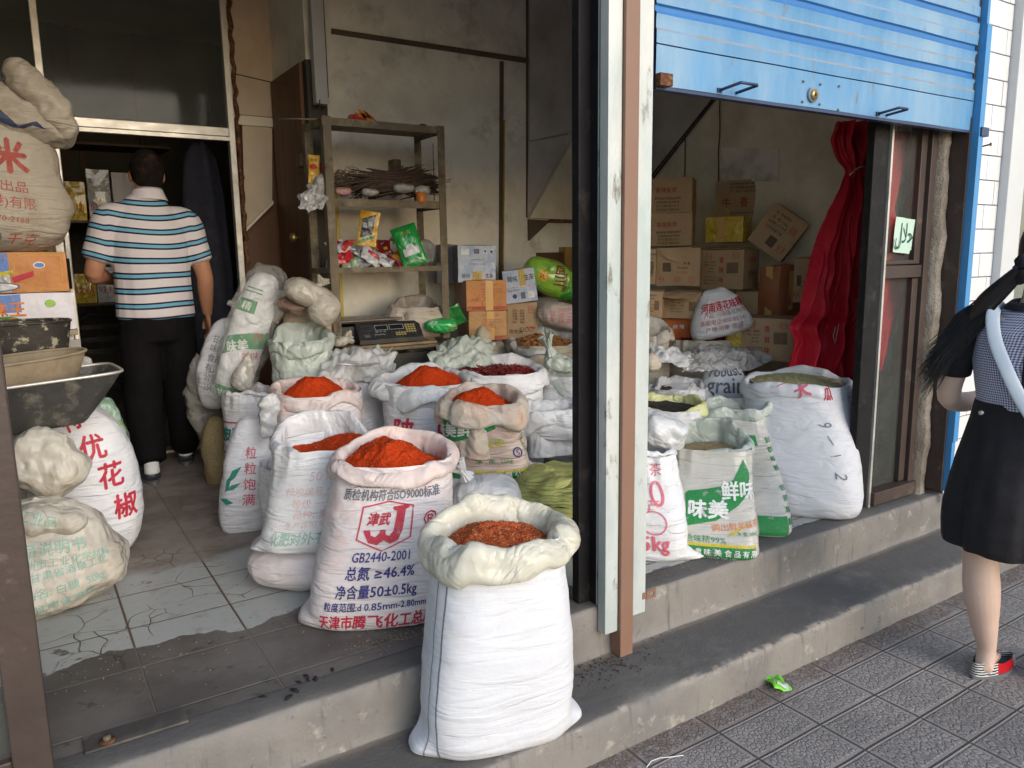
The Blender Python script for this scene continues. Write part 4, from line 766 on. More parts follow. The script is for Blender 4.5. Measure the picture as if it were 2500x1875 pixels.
# ------------------------------------------------------------ tiled pillar
tp=thing('tiled_pillar','outer wall pillar covered in white glazed brick tiles with dark joints','pillar',(4.06,2.05,.12))
g=G(); g.box((3.935,2.012,.12),(4.235,2.3,5.4),'grout'); g.obj('pillar_core',tp)
g=G(); rnd=random.Random(4); z=.13; r_=0
while z<3.2:
    x=3.937-(.0 if r_%2 else .085)
    while x<4.23:
        a,b_=max(x,3.937),min(x+.166,4.233)
        if b_-a>.015: g.box((a,2.003+rnd.uniform(-.001,.001),z),(b_,2.011,z+.115),'tile',bev=.0025)
        x+=.17
    z+=.119; r_+=1
g.obj('tiles',tp)
g=G(); q=PV(2119,317,Y=2.0); g.tube([q,q+[-.015,-.05,.004]],.004,'rust',8); g.tube([q+[-.015,-.05,.004],q+[-.015,-.053,.004]],.009,'rust',8); g.obj('bolt',tp)
cl=thing('grey_wall_cladding','smooth pale grey cladding strip at the right edge beyond the tiled pillar','cladding',(4.3,2.0,.12))
g=G(); g.box((4.236,1.96,.12),(4.40,2.3,5.4),'tileback',bev=.004); g.box((4.40,1.985,.12),(4.42,2.3,5.4),'alu'); g.obj('cladding_board',cl)
g=G(); g.box((4.42,2.03,.9),(6.5,2.04,3.0),'panel_green'); g.box((4.42,2.0,.12),(6.5,2.2,.9),'tile'); g.box((4.42,2.0,3.0),(6.5,2.2,5.4),'tile'); g.obj('neighbour_front',cl)
# ------------------------------------------------------------ sacks
def logo(u,v,k=1.,m='red'):
    hx=[(-.094,.068),(0,.088),(.094,.068),(.09,-.045),(0,-.088),(-.094,-.045)]
    J=[(.018,.066),(.080,.072),(.078,.060),(.066,.055),(.058,-.02),(.047,-.050),(.022,-.062),(.0,-.048),(-.02,-.064),(-.05,-.055),(-.072,-.02),(-.074,-.012),(-.052,-.012),(-.046,-.030),(-.03,-.036),(-.018,-.022),(-.018,-.012),(.0,-.012),(.004,-.03),(.016,-.034),(.028,-.018),(.034,.05),(.018,.056)]
    f=lambda L,s=1.:[(u+x*k*s,v+y*k*s) for x,y in L]
    return [PG([f(hx),f(hx,.94)[::-1]],m),PG([f(J)],m),T('津武',u-.027*k,v+.025*k,.047*k,m,0,.86,.1,.03)]
def chem(u,v0,k=1.,top=True):
    d=[T('天津市腾飞化工总厂',u+.005*k,v0+.058*k,.058*k,'red',.0,.72,.08,.02),T('三路41号',u+.11*k,v0+.015*k,.028*k,'navy',0,.8),T('粒度范围:d 0.85mm-2.80mm',u,v0+.115*k,.034*k,'blue',0,.80,0,.012),
       T('净含量50±0.5kg',u,v0+.165*k,.050*k,'blue',0,.74,0,.014),T('总氮 ≥46.4%',u+.005*k,v0+.232*k,.052*k,'blue',0,.78,0,.014),T('GB2440-2001',u,v0+.287*k,.047*k,'blue',0,.72,0,.008),
       T('®',u+.155*k,v0+.405*k,.075*k,'red',0,.9,0,.008)]+logo(u,v0+.392*k,k)
    if top: d+=[T('质检机构符合ISO9000标准',u+.01*k,v0+.500*k,.042*k,'grey',0,.74,.05,.014),T('复混肥料标准 准',u-.02*k,v0+.540*k,.036*k,'grey',0,.9,-.2,.014)]
    return d
OPEN='open sacks of chili powder'
# foreground
sack('open_sack','big plain white woven sack of coarse chili flakes standing on the lower step',1040,1388,1284,1.86,zb=ST,b=(1215,1852),bw=1.16,bd=.62,dr=.86,ch=.08,th=.038,fab='woven_near',rimm='liner',cont='chiliflake',cd=.045,heap=.05,seed=3,amp=.006,tilt=.008,ears=.035,rot=-14,n=2.5,bulge=.02,rough=1.25,back=.035,group=OPEN,belly=.3,
  decals=[B(-.262,.02,-.258,.62,'grey'),B(-.222,.02,-.216,.64,'grey')])
sack('open_sack','white fertilizer sack of red chili powder with red shield logo and blue lettering',812,1110,1100,2.46,b=(925,1544),bw=1.16,bd=.66,ch=.05,th=.036,fab='woven_pink',rimm='liner_pink',cont='chili',cd=.05,heap=.085,hoff=(-.02,.02),seed=7,amp=.009,tilt=.012,ears=.03,bulge=.012,rough=1.0,group=OPEN,decals=chem(-.015,.0,.98),back=.03)
sack('open_sack','whitish sack with faded pink 50kg print and raised back rim holding chili powder',670,925,1068,2.84,zb=.50,b=(775,1354),bw=1.08,bd=.7,dr=.85,ch=.045,th=.022,fab='woven2',rimm='liner_w',cont='chili',cd=.085,heap=.07,hoff=(.10,.03),seed=11,amp=.012,tilt=.035,back=.055,rough=1.4,group=OPEN,bulge=.0,
  decals=[T('50 kg',-.01,.30,.05,'faint_pink',0,1),T('标准编号 GB6549',-.01,.25,.034,'faint_pink'),T('等级 一级',-.03,.205,.036,'faint_pink'),T('品种: 氯化钾',.0,.165,.034,'faint_pink'),T('生产许可号 SD-085',0,.125,.028,'faint_pink'),T('化肥对外有限公司',-.01,.075,.05,'faint_teal',0,.8,.05,.02),T('山东',.05,.02,.035,'faint_teal')])
bag('lying_sack','dusty pink lying sack squeezed under the sack with faded print','sack',(.86,2.80,FL+.085),(.24,.13,.088),'woven_pink',(0,0,-38),amp=.012,seed=4,group='closed sacks',e1=2.2,e2=2.3,floor=FL+.001)
sack('open_sack','pink dusted sack with tall cone of chili powder and red mark below its rim',659,884,948,3.55,bw=1.0,bd=.85,ch=.085,th=.036,fab='woven_pink',rimm='liner_pink',cont='chili',cd=.055,heap=.125,hoff=(-.01,.01),seed=15,amp=.012,tilt=.012,rough=1.1,group=OPEN,bulge=.015,back=.02,
  decals=[T('W',-.06,.455,.12,'red',0,1.,0,.03),T('八香品人工合成',-.02,.37,.055,'black',0,.8),T('陕西西安',-.02,.31,.05,'black',0,.8)])
sack('fertilizer_sack','narrow printed fertilizer sack wedged between the leaf sack and the faded 50kg sack',640,840,1120,3.3,bw=1.05,bd=.7,ch=.03,th=.02,fab='woven2',rimm='liner_w',cont=None,seed=19,amp=.012,rough=1.3,group='closed sacks',decals=chem(-.06,.0,.78,False),bulge=.01)
bag('grain_sack','white sack with green leaves and four pink characters leaning on its neighbour','sack',P(606,1172,Y=3.6),(.115,.10,.305),'woven',(0,7,-14),amp=.010,seed=23,taper=.20,group='closed sacks',e1=2.8,floor=FL+.001,
  decals=[T('粒\n粒\n饱\n满',.005,.03-.0,.058,'pink',0,1,0,.01,1,1.25)]+[PG([[(-.10,-.06),(-.08,-.02),(-.078,.03),(-.10,.0)]],'teal'),PG([[(-.10,-.02),(-.06,.02),(-.035,.075),(-.075,.05)]],'teal'),PG([[(-.105,-.05),(-.06,-.035),(-.03,.0),(-.07,-.015)]],'teal'),PG([[(-.125,-.09),(-.085,-.11),(-.055,-.095),(-.085,-.08)]],'teal')])
sack('sesame_sack','white sack with green sesame lettering between two curved red lines',547,672,950,4.15,bw=1.0,bd=.85,ch=.02,th=.016,fab='woven2',rimm='liner_w',cont='pk_red',cd=.05,heap=.03,seed=27,amp=.012,rough=1.2,group='closed sacks',bulge=.02,
  decals=[T('脱皮熟芝麻',-.07,.36,.085,'teal',0,.8,0,.02),B(-.2,.42,.12,.428,'red'),B(-.2,.255,.12,.263,'red'),T('粒粒饱满',-.03,.12,.06,'red')])
bag('crumpled_bag','clear crumpled bag of pale crackers poking out of the sesame sack','plastic bag',P(598,905,Y=4.12),(.05,.05,.105),'film',(0,14,0),seed=28,amp=.02,taper=.55)
bag('grey_pouch','grey folded pouch hanging between the sesame sack and the powder sack','pouch',P(655,1012,Y=3.42),(.035,.02,.10),'liner_grey',(0,14,-10),seed=29,amp=.03,taper=-.4,group=None)
# mid rows
sack('open_sack','wide white sack with two peaks of bright chili powder and big red lettering',922,1153,922,3.42,bw=.92,bd=.9,ch=.10,th=.040,fab='woven2',rimm='liner_w',cont='chili',cd=.05,heap=.11,hoff=(.02,.02),seed=31,amp=.014,tilt=.012,rough=1.3,group=OPEN,bulge=.01,back=.02,
  decals=[T('陕',-.115,.435,.135,'red',0,.85,.1,.02),T('西',.10,.435,.135,'red',0,.85,.1,.02),T('青椒',-.02,.30,.13,'red',0,.85,.1,.02)],cuffdecals=[])
sack('open_sack','white sack of whole dried dark red chilies with pleated rim',1098,1333,897,3.62,bw=.95,bd=.9,ch=.09,th=.045,fab='woven2',rimm='woven',cont='dried_chili',cd=.04,heap=.015,seed=35,amp=.014,tilt=.02,back=.03,rough=1.3,group='open sacks of dried spices',bulge=.01,
  chunk=dict(n=420,l=.05,w=.0075,m='dried_chili'))
WM=lambda f:[PG([[f(380,1150),f(400,1128),f(505,1110),f(610,1085),f(690,1035),f(755,905),f(790,1000),f(790,1110),f(700,1210),f(560,1315),f(375,1368)]],'green'),T('味美',*f(515,1245),.088,'white',.03,.95,.1,.03),T('鲜味',*f(715,1110),.095,'white',.06,.8,.1,.02),T('调出鲜美味道',*f(680,1345),.036,'orange',.12,.95),PG([[f(612,1420),f(640,1385),f(770,1320),f(650,1400)]],'yellow'),T('净 重: 25kg',*f(740,1395),.02,'green'),T('含味精99%',*f(490,1437),.033,'green'),B(f(366,0)[0],f(0,1480)[1],f(792,0)[0],f(0,1462)[1],'yellow',.0013),B(f(366,0)[0],f(0,1562)[1],f(792,0)[0],f(0,1480)[1],'green',.0013),T('甘 肃 味 美 食 品 有 限',*f(585,1512),.028,'white',.0,1,0,.02,1,1.15,.003),T('GANSU FOOD CO. LTD',*f(540,1548),.016,'white',0,1,0,.01,1,1.15,.003)]
def fs16(x,y): return ((x-900)*.3134/1870*3.15,(1270-y)*.3134/1870*3.3)
sack('open_sack','green and pink plastic food sack of finely ground chili powder near the black frame',1066,1281,968,2.86,zb=.60,b=(1190,1176),bw=1.12,bd=.75,ch=.085,th=.048,fab='wm_pink',rimm='liner_rust',cont='chili2',cd=.04,heap=.075,hoff=(-.02,.01),seed=39,amp=.012,tilt=.014,back=.02,rough=1.15,group=OPEN,bulge=.0,
  decals=[PG([[fs16(535,760),fs16(535,905),fs16(620,915),fs16(800,860),fs16(1010,790),fs16(1010,640),fs16(535,640)]],'green'),T('味美鲜味',*fs16(690,790),.075,'white',.12,.9,.2,.02),T('调出鲜美味道!',*fs16(850,950),.036,'gold',.12,1.),T('味道!',*fs16(990,915),.034,'lime',.12,1.),PG([[fs16(650,1055),fs16(960,980),fs16(720,1030)]],'yellow'),ring(*fs16(1162,1020),.024,.026,.007,'blue'),T('S',*fs16(1162,1020),.045,'blue'),T('净  重: 25kg',*fs16(965,1090),.030,'green'),B(fs16(620,0)[0],fs16(0,1192)[1],fs16(1290,0)[0],fs16(0,1172)[1],'yellow'),B(fs16(620,0)[0],fs16(0,1262)[1],fs16(1290,0)[0],fs16(0,1192)[1],'green'),T('食 品 有 限 公 司',*fs16(1010,1215),.032,'white',0,1,0,.02,1,1.15,.003),T('FOOD CO., LTD.',*fs16(1080,1248),.018,'white',0,1,0,.01,1,1.15,.003),T('铃铛味精',*fs16(1255,930),.028,'green',-1.45)])
sack('open_sack','plain bluish white sack with folded rim half hidden behind the black frame',1268,1452,992,3.12,zb=.66,bw=1.02,bd=.75,ch=.10,th=.035,fab='woven',rimm='liner_w',cont='seed_tan',cd=.10,heap=.01,seed=43,amp=.012,rough=1.4,group='open sacks of dried spices',bulge=.01)
bag('folded_sack','grey empty folded sack hanging over the yellow sack','sack',PV(1200,1030,Y=2.95),(.20,.10,.05),'liner_grey',(0,12,-30),seed=44,amp=.02,group=None)
bag('yellow_sack','yellow green woven sack lying beside the black frame under the others','sack',(1.93,2.58,.485),(.24,.22,.18),'yelsack',(0,0,-30),seed=47,amp=.016,e1=3.2,e2=3.2,floor=FL+.001,group='closed sacks',crump=.9)
bag('stacked_sack','white closed sack with red circle mark tucked behind the coarse chili flakes','sack',PV(1050,1075,Y=2.62)+np.array([0,0,-.03]),(.155,.12,.13),'liner_w',(0,-6,-30),seed=49,amp=.014,group='closed sacks',tuft=(PV(1010,1032,Y=2.62),PV(985,1000,Y=2.62),.03),decals=[ring(-.12,-.01,.03,.05,.005,'red'),ring(-.12,.0,.018,.018,.004,'red')])
bag('stacked_sack','pale closed sack lying under the green and pink food sack','sack',(1.55,2.86,.47),(.24,.2,.14),'woven2',(0,0,-30),seed=51,amp=.012,e1=3,e2=3,floor=FL+.001,group='closed sacks')
sack('olive_sack','olive green woven sack with chili powder just visible inside, between two big powder sacks',862,950,925,3.85,bw=1.1,bd=.9,ch=.02,th=.015,fab='olive',rimm='olive',cont='chili2',cd=.03,heap=.02,seed=53,amp=.012,group=OPEN,bulge=.03)
sack('open_sack','empty looking whitish green sack gaping open below the tied plastic bag',655,812,822,4.0,bw=.9,bd=.9,ch=.06,th=.030,fab='liner_g',rimm='liner_g',cont='liner_g',cd=.13,heap=-.02,seed=57,amp=.020,tilt=.03,back=.05,rough=1.9,group='open sacks of dried spices',bulge=.0)
sack('open_sack','grey plastic lined sack of dried ginger at the back by the white sacks',1243,1430,832,3.95,bw=1,bd=.9,ch=.05,th=.03,fab='woven_dark',rimm='liner_grey',cont='anise',cd=.03,heap=.05,hoff=(-.05,0),seed=61,amp=.015,tilt=.02,back=.05,rough=1.5,group='open sacks of dried spices',chunk=dict(n=420,l=.035,w=.008,m='anise'))
sack('open_sack','grey crumpled sack standing partly behind the black frame below the ginger sack',1325,1500,905,3.45,bw=1,bd=.9,ch=.09,th=.035,fab='woven2',rimm='liner_g',cont=None,seed=63,amp=.02,rough=1.9,group='open sacks of dried spices',decals=[T('味精',-.1,.35,.03,'grey')])
bag('crumpled_bag','grey green crumpled bag with twisted knot on top of the crumpled sack','plastic bag',PV(1205,785,Y=3.5),(.10,.07,.05),'liner_g',(0,20,-30),seed=64,amp=.03,tuft=(PV(1190,755,Y=3.5)-[0,0,.03],PV(1178,722,Y=3.5),.035))
g=G(); sheet(g,[PV(925,795,Y=3.72),PV(1080,790,Y=3.72),PV(1060,728,Y=4.02),PV(945,740,Y=4.02),.05],'liner_g',50,34,.030,5,7); tag(g.obj('plastic_sheet',None,PV(1000,790,Y=3.8)),'greyish green crumpled sheet heaped behind the two peaked powder sack','plastic sheet','plastic sheets over the sacks')
g=G(); sheet(g,[PV(690,835,Y=3.70),PV(860,815,Y=3.70),PV(850,735,Y=3.98),PV(700,765,Y=3.98),.05],'liner_grey',50,34,.035,8,6); tag(g.obj('plastic_sheet',None,PV(770,800,Y=3.75)),'grey crumpled sheet under the scoop in front of the counter','plastic sheet','plastic sheets over the sacks')
bag('stacked_sack','grey woven closed sack under the sheet with the scoop','sack',(1.38,3.88,.68),(.28,.2,.30),'woven2',(0,0,-25),seed=66,amp=.015,e1=3,e2=3,group='closed sacks')
bag('stacked_sack','grey green closed sack behind the two peaked powder sack','sack',(1.98,3.88,.66),(.26,.2,.29),'woven2',(0,0,-25),seed=67,amp=.015,e1=3,e2=3,group='closed sacks')
sc=thing('scoop','small metal scoop with long handle lying on the grey sheet','scoop',PV(770,790,Y=3.72))
g=G(); p0=PV(728,786,Y=3.62); p1=PV(775,788,Y=3.62); g.tube([p0,(p0+p1)/2,p1],.006,'alu',8); g.obj('handle',sc)
g=G(); p2=PV(818,784,Y=3.62); A=np.array([[p1+(p2-p1)*s+np.array([0,(w_-.5)*.10,-.022*math.sin(PI*w_)+.01])*(.55+.45*math.sin(PI*min(1,s+.15))) for w_ in np.linspace(0,1,12)] for s in np.linspace(0,1,12)]); g.grid(A,'galv'); g.obj('bowl',sc)
# left-centre column of plastic bags
bag('printed_sack','tall grey woven sack with small dark print leaning behind the food bag','sack',PV(475,770,Y=4.5)+[0,0,-.04],(.11,.09,.26),'woven2',(0,16,-10),seed=71,amp=.016,group='closed sacks',decals=[T('甘肃\n味精\n食品\n有限\n公司\n25kg',-.04,0,.05,'grey',0,.8,0,0,1,1.1)])
def ff(x,y): return ((x-1700)*.3616/1870*4.2*.9,(900-y)*.3616/1870*4.2)
fb=bag('food_bag','long transparent bag with green bands leaning diagonally beside the man','plastic bag',PV(532,728,Y=4.25),(.105,.085,.36),'liner_w',(0,21,-8),seed=73,amp=.008,group='closed sacks',e1=3,decals=[PG([[(-.11,-.12),(-.11,-.02),(.0,.03),(.11,.06),(.11,-.03),(.0,-.06)]],'green'),T('味美',-.04,-.055,.07,'white',.4,.8,0,.02,1,1.15,.003),B(-.115,.13,-.01,.20,'green'),T('精',-.06,.165,.05,'white',0,1,0,.01,1,1.15,.003),B(-.1,.24,.0,.247,'green'),B(-.1,.26,.0,.267,'green'),T('特',.05,.02,.06,'red'),T('美味',.04,-.09,.05,'red',.3),B(-.115,-.36,.11,-.28,'green'),T('甘肃',-.05,-.32,.045,'white',0,1,0,.01,1,1.15,.003)])
A=blobgrid(PV(537,722,Y=4.22),(.128,.10,.39),(0,21,-8),73,.022,3,2.6,5,crump=1.); g=G(); g.grid(A,'clear',True); g.obj('outer_film',fb)
g=G(); sheet(g,[PV(490,662,Y=4.3),PV(600,700,Y=4.25),PV(620,640,Y=4.4),PV(500,640,Y=4.4),.04],'film',34,24,.03,11,8); g.obj('film_flap',fb)
bag('husk_sack','tan transparent sack of husks at the foot of the food bag','sack',PV(470,975,Y=4.45),(.08,.08,.20),'seed_tan',(0,0,0),seed=75,amp=.014,e1=2.6,group='closed sacks',floor=FL+.001)
bag('crumpled_bag','dark grey shiny bag with faint print standing right of the man legs','plastic bag',PV(443,880,Y=4.75),(.085,.08,.33),'film',(0,-4,0),seed=77,amp=.03,decals=[T('调味\n料行\n食品\n公司',0,-.08,.05,'grey')])
bag('stacked_sack','beige closed sack with pink stain under the tied plastic bag','sack',PV(665,690,Y=4.25)+[0,0,-.06],(.14,.11,.17),'woven_beige2',(0,0,-15),seed=79,amp=.010,group='closed sacks')
bag('stacked_sack','brownish purple transparent bag squashed between the beige sack and tied bag','sack',PV(650,660,Y=4.12)+[0,0,0],(.13,.09,.055),'brownfilm',(0,8,-15),seed=81,amp=.016,group='closed sacks')
bag('tied_bag','milky plastic bag tied in a knot on top of the beige sack','plastic bag',PV(668,636,Y=4.0),(.135,.09,.070),'milky',(0,24,-10),seed=83,amp=.018,tuft=(PV(686,622,Y=3.97),PV(700,602,Y=3.97),.028))
bag('tied_bag','milky plastic bag sagging down in front of the shelf post','plastic bag',PV(700,666,Y=3.97),(.075,.07,.085),'milky',(0,30,-10),seed=84,amp=.014)
bag('knotted_bag','small crumpled white knot of plastic at the left end of the counter','plastic bag',PV(738,736,Y=3.98),(.05,.04,.02),'milky',(0,-10,0),seed=85,amp=.03,tuft=(PV(735,738,Y=3.95),PV(758,728,Y=3.95),.03))
bag('stacked_sack','blue grey closed sack filling the gap below the whitish green sack','sack',(1.28,4.12,.62),(.18,.16,.29),'liner_g',(0,0,-20),seed=86,amp=.02,e1=3,group='closed sacks')
# small spills and scraps
rnd=random.Random(77)
for k_,(cx_,cy_,z_,n_,s_,m_,lb) in enumerate(((.95,2.22,FL,150,.10,'seed_tan','spilled seeds at the foot of the logo sack'),(1.62,1.93,ST,170,.12,'seed_brown','brown grit around the foot of the brown post'),(.60,2.12,FL,9,.07,'blackcloth','black scraps on the dark tiles left of the big plain sack'),(2.3,2.10,FL,60,.25,'seed_tan','grains scattered on the sill in front of the food sack'),(.25,2.5,FL,90,.3,'seed_tan','pale grains scattered on the dark tiles at left'))):
    g=G()
    for i in range(n_):
        x=cx_+rnd.gauss(0,s_); y=cy_+rnd.gauss(0,s_*.35)
        if z_==ST: y=min(max(y,1.8),1.985)
        else: y=max(y,2.04)
        r_=rnd.uniform(.0012,.0035)*(3 if n_<20 else 1); a=rnd.random()*3; u=np.array([math.cos(a),math.sin(a),0])*r_*1.6; g.tube([np.array([x,y,z_+r_*.4])-u,np.array([x,y,z_+r_*.7]),np.array([x,y,z_+r_*.4])+u],[r_*.4,r_*.8,r_*.3],m_,5,flat=.6)
    o_=tag(g.obj('spilled_grains' if n_>20 else 'scraps',None,(cx_,cy_,z_)),lb,'spill'); o_['kind']='stuff'
# ------------------------------------------------------------ right-hand bay: sacks
def C2(x,y): return (1540+x*.3919,750+y*.3919)
def D2(x,y): return (1540+x*.3014,350+y*.3014)
SP='open sacks of dried spices'
sack('rice_sack','white woven sack printed with a pink kg mark just right of the brown post',1500,1642,1095,2.36,b=(1590,1374),bw=1.12,bd=.7,ch=.02,th=.015,fab='woven',rimm='liner_w',seed=101,amp=.012,ears=.05,bulge=.03,rough=1.6,group='closed sacks',
  decals=[T('25kg',.0,.085,.085,'pink',0,.9,0,.03),T('甘茶',.03,.40,.06,'pink'),ring(.05,.30,.03,.055,.012,'pink'),ring(.02,.18,.05,.05,.006,'pink'),T('特产',.0,.25,.06,'pink')])
bag('crumpled_bag','crumpled pinkish white plastic bag bulging out over the pink kg sack','plastic bag',P(1615,1052,Y=2.34),(.095,.075,.07),'liner_w',(0,18,-40),seed=102,amp=.03)
def fw(x,y): return ((x-560)*.00067,(1560-y)*.00068)
sack('food_sack','upright white and green food additive sack open at the front of the right bay',1640,1838,1078,2.33,b=(1752,1368),bw=1.0,bd=.72,dr=.72,ch=.045,th=.022,fab='wm_grey',rimm='liner_g',cont='seed_tan',cd=.05,heap=.0,seed=105,amp=.007,ears=.0,n=3.6,rot=-47,tilt=.02,back=.07,rough=1.5,group=SP,bulge=.0,
  decals=WM(fw)+[T('铃\n铛\n味\n精\n\n铃\n铛\n味',-.195,.30,.042,'green',0,1,0,.01,1,1.5)])
sack('food_sack','second green banded food sack behind the upright one, beside the 9-12 sack',1710,1868,985,2.58,b=(1852,1312),bw=.95,bd=.7,dr=.6,ch=.055,th=.02,fab='wm_grey',rimm='liner_g',cont=None,seed=109,amp=.009,ears=.0,n=3.4,rot=-47,tilt=.02,rough=1.5,group=SP,bulge=.0,
  decals=[PG([[(-.12,.50),(.09,.50),(.09,.56),(-.12,.57)]],'green'),T('味精',-.02,.53,.05,'white',0,1,0,.02,1,1.15,.003),T('铃\n铛\n味\n精\n\n铃\n铛\n味\n精',.15,.30,.038,'green',0,1,0,.01,1,1.5),B(.0,.01,.13,.10,'green')])
sack('open_sack','very large plain white sack of green fennel seed marked 9-12 in pen',1817,2070,925,2.46,b=(1970,1268),bw=.98,bd=.8,dr=.8,ch=.085,th=.035,fab='woven_soft',rimm='woven_soft',cont='seed_green',cd=.012,heap=.03,seed=113,amp=.008,n=2.5,ears=.0,tilt=.012,back=.02,rough=.9,group=SP,bulge=.02,
  decals=[T('9',.13,.47,.085,'grey',-1.3,.7,.2),T('—',.14,.395,.07,'grey',-1.2,.7),T('1',.15,.32,.075,'grey',-1.4,.7),T('2',.16,.22,.085,'grey',-1.6,.9,.2)],cuffdecals=[T('大',.03,.055,.085,'pink',.5,.9,.2,.03),T('瓜',.155,.05,.06,'red',.2,.8,.2,.02),T('一',-.07,.08,.05,'red',.6)])
sack('open_sack','pale yellow rimmed sack of fine black seeds next to the brown post',1530,1717,985,2.66,bw=.95,bd=.85,ch=.065,th=.024,fab='woven2',rimm='liner_y',cont='seed_black',cd=.025,heap=.008,seed=117,amp=.010,rough=1.0,tilt=.01,group=SP,bulge=.02)
sack('open_sack','white sack of brown peppercorns with red lettering behind the black seeds',1585,1728,938,2.95,bw=.95,bd=.85,ch=.06,th=.026,fab='woven2',rimm='liner_grey',cont='seed_brown',cd=.03,heap=.015,seed=121,amp=.012,rough=1.5,tilt=.012,back=.02,group=SP,bulge=.02,decals=[T('大红袍花椒',-.03,.48,.06,'red',0,1,0,.03)])
bag('grain_bag','round white sack printed with large grey English letters about grain','sack',P(1766,930,Y=2.98)+[0,0,-.08],(.145,.12,.19),'woven',(0,0,-42),seed=125,amp=.010,group='closed sacks',e1=2.3,decals=[T('robust',-.0,.155,.10,'grey',.05,.85,0,.01),T('grain',-.0,.055,.125,'grey',.0,.9,0,.01)])
sack('open_sack','grey sack of curled dried chili skins below the stacked cartons',1630,1790,820,3.35,bw=.95,bd=.85,ch=.06,th=.026,fab='woven_beige',rimm='woven_soft_grey',cont='dried_chili',cd=.02,heap=.01,seed=129,amp=.014,rough=1.5,tilt=.025,back=.04,group=SP,bulge=.02,chunk=dict(n=420,l=.04,w=.009,m='dried_chili'))
sack('open_sack','grey sack gaping with dark inside beside the brown post under the cartons',1530,1635,812,3.25,bw=.95,bd=.85,ch=.05,th=.03,fab='woven_beige',rimm='woven_soft_grey',cont='trim',cd=.10,heap=0,seed=133,amp=.016,rough=1.8,tilt=.02,back=.06,group=SP,bulge=.02)  # dark disc in the mouth paints in the shade of the sack's inside
bag('tied_bag','beige gathered mouth of a small sack with pleats around a hole, by the brown post','sack',P(1590,885,Y=2.98),(.05,.05,.055),'woven_beige',(0,0,0),seed=137,amp=.015,tuft=None)
bag('stacked_sack','pale closed sack under the gathered beige one beside the brown post','sack',(2.66,3.25,.6),(.15,.16,.27),'woven2',(0,0,-30),seed=138,amp=.015,e1=3,e2=3,group='closed sacks')
bag('stacked_sack','pale closed sack hidden behind the grain printed sack','sack',(3.05,3.0,.6),(.2,.2,.27),'woven2',(0,0,-40),seed=139,amp=.015,e1=3,e2=3,group='closed sacks')
g=G(); sheet(g,[P(1665,905,Y=2.9),P(1830,905,Y=2.9),P(1925,862,Y=2.95),P(1700,850,Y=3.25),.055],'clear2',60,40,.022,15,9); tag(g.obj('plastic_sheet',None,P(1760,880,Y=3.0)),'clear crinkled sheet draped over the grain printed sack in the right bay','plastic sheet','plastic sheets over the sacks')
g=G(); sheet(g,[P(1590,880,Y=3.0),P(1680,905,Y=2.95),P(1700,860,Y=3.15),P(1590,850,Y=3.15),.04],'liner_w',40,28,.02,16,9); tag(g.obj('plastic_sheet',None,P(1640,880,Y=3.0)),'white rolled sheet edge beside the dried chili skins','plastic sheet','plastic sheets over the sacks')
bag('metal_drum','pale grey tin drum half hidden behind the 9-12 sack','drum',(3.22,2.42,.62),(.10,.10,.29),'galv',(0,0,0),seed=141,amp=.001,e1=9,e2=2)
# cartons of the right bay
SK='cartons stacked against the right wall'
def cb(label,x0,x1,yt,yb,Y,dl=-14,dep=.26,m='card',dec={},roll=0,name='carton',tape=None,flaps=(),seed=1,conv=D2,group=SK,**k):
    a=conv((x0+x1)/2,(yt+yb)/2); c=P(*a,Y=Y); z=zc(c); s=(conv(1,0)[0]-conv(0,0)[0])/F*z; w=(x1-x0)*s; h=(yb-yt)*s; az=math.atan2(c[0],c[1]); yaw=-math.degrees(az)+dl; w/=math.cos(math.radians(dl))
    yr=math.radians(yaw); o=c+np.array([-math.sin(yr),math.cos(yr),0])*dep/2
    if roll: Tm=xf(o,yaw,0,roll)@xf((0,0,-h/2))
    else: Tm=xf((o[0],o[1],o[2]-h/2),yaw)
    return carton(name,label,'box',Tm,w,dep,h,m,dec(w,h) if callable(dec) else dec,group,tape=[(q,u*w,v0*h,v1*h) for q,u,v0,v1 in (tape or [])],seed=seed,flaps=[tuple(tuple(p*np.array([w,dep,h])) for p in np.array(f[:4]))+(f[4]*h,) for f in flaps],**k)
def dA(w,h): return {'f':[T('香辣鱼皮',-.0*w,.66*h,.16*h,'faded_red',0,1,0,.01),ring(-.3*w,.74*h,.11*h,.12*h,.015*h,'faded_red'),T('Y',-.3*w,.74*h,.13*h,'faded_red'),T('配料表食用植物油辣椒',.04*w,.42*h,.085*h,'trim2',0,.9),T('豆豉调味料食用盐味',.04*w,.31*h,.085*h,'trim2',0,.9),T('生产日期见封口处三',.04*w,.20*h,.085*h,'trim2',0,.9),T('贮存常温干燥处本品',.04*w,.09*h,.085*h,'trim2',0,.9)],'r':[T('香辣',0,.5*h,.2*h,'faded_red')]}
def dB(w,h): return {'f':[T('产品名称  香辣豆豉',-.08*w,.86*h,.075*h,'trim2'),T('规 格  280克×24',-.1*w,.74*h,.07*h,'trim2'),T('净 重  10kg',-.14*w,.62*h,.07*h,'trim2'),T('保质期  十八个月',-.1*w,.50*h,.07*h,'trim2'),T('电话 0931-8467',-.12*w,.38*h,.07*h,'trim2'),T('产地  甘肃兰州',-.12*w,.26*h,.07*h,'trim2'),B(.2*w,.3*h,.38*w,.66*h,'barc')]+[B((.2+.18*i/9)*w,.3*h,(.2+.18*i/9+.006)*w,.66*h,'card2',.002) for i in range(9)]}
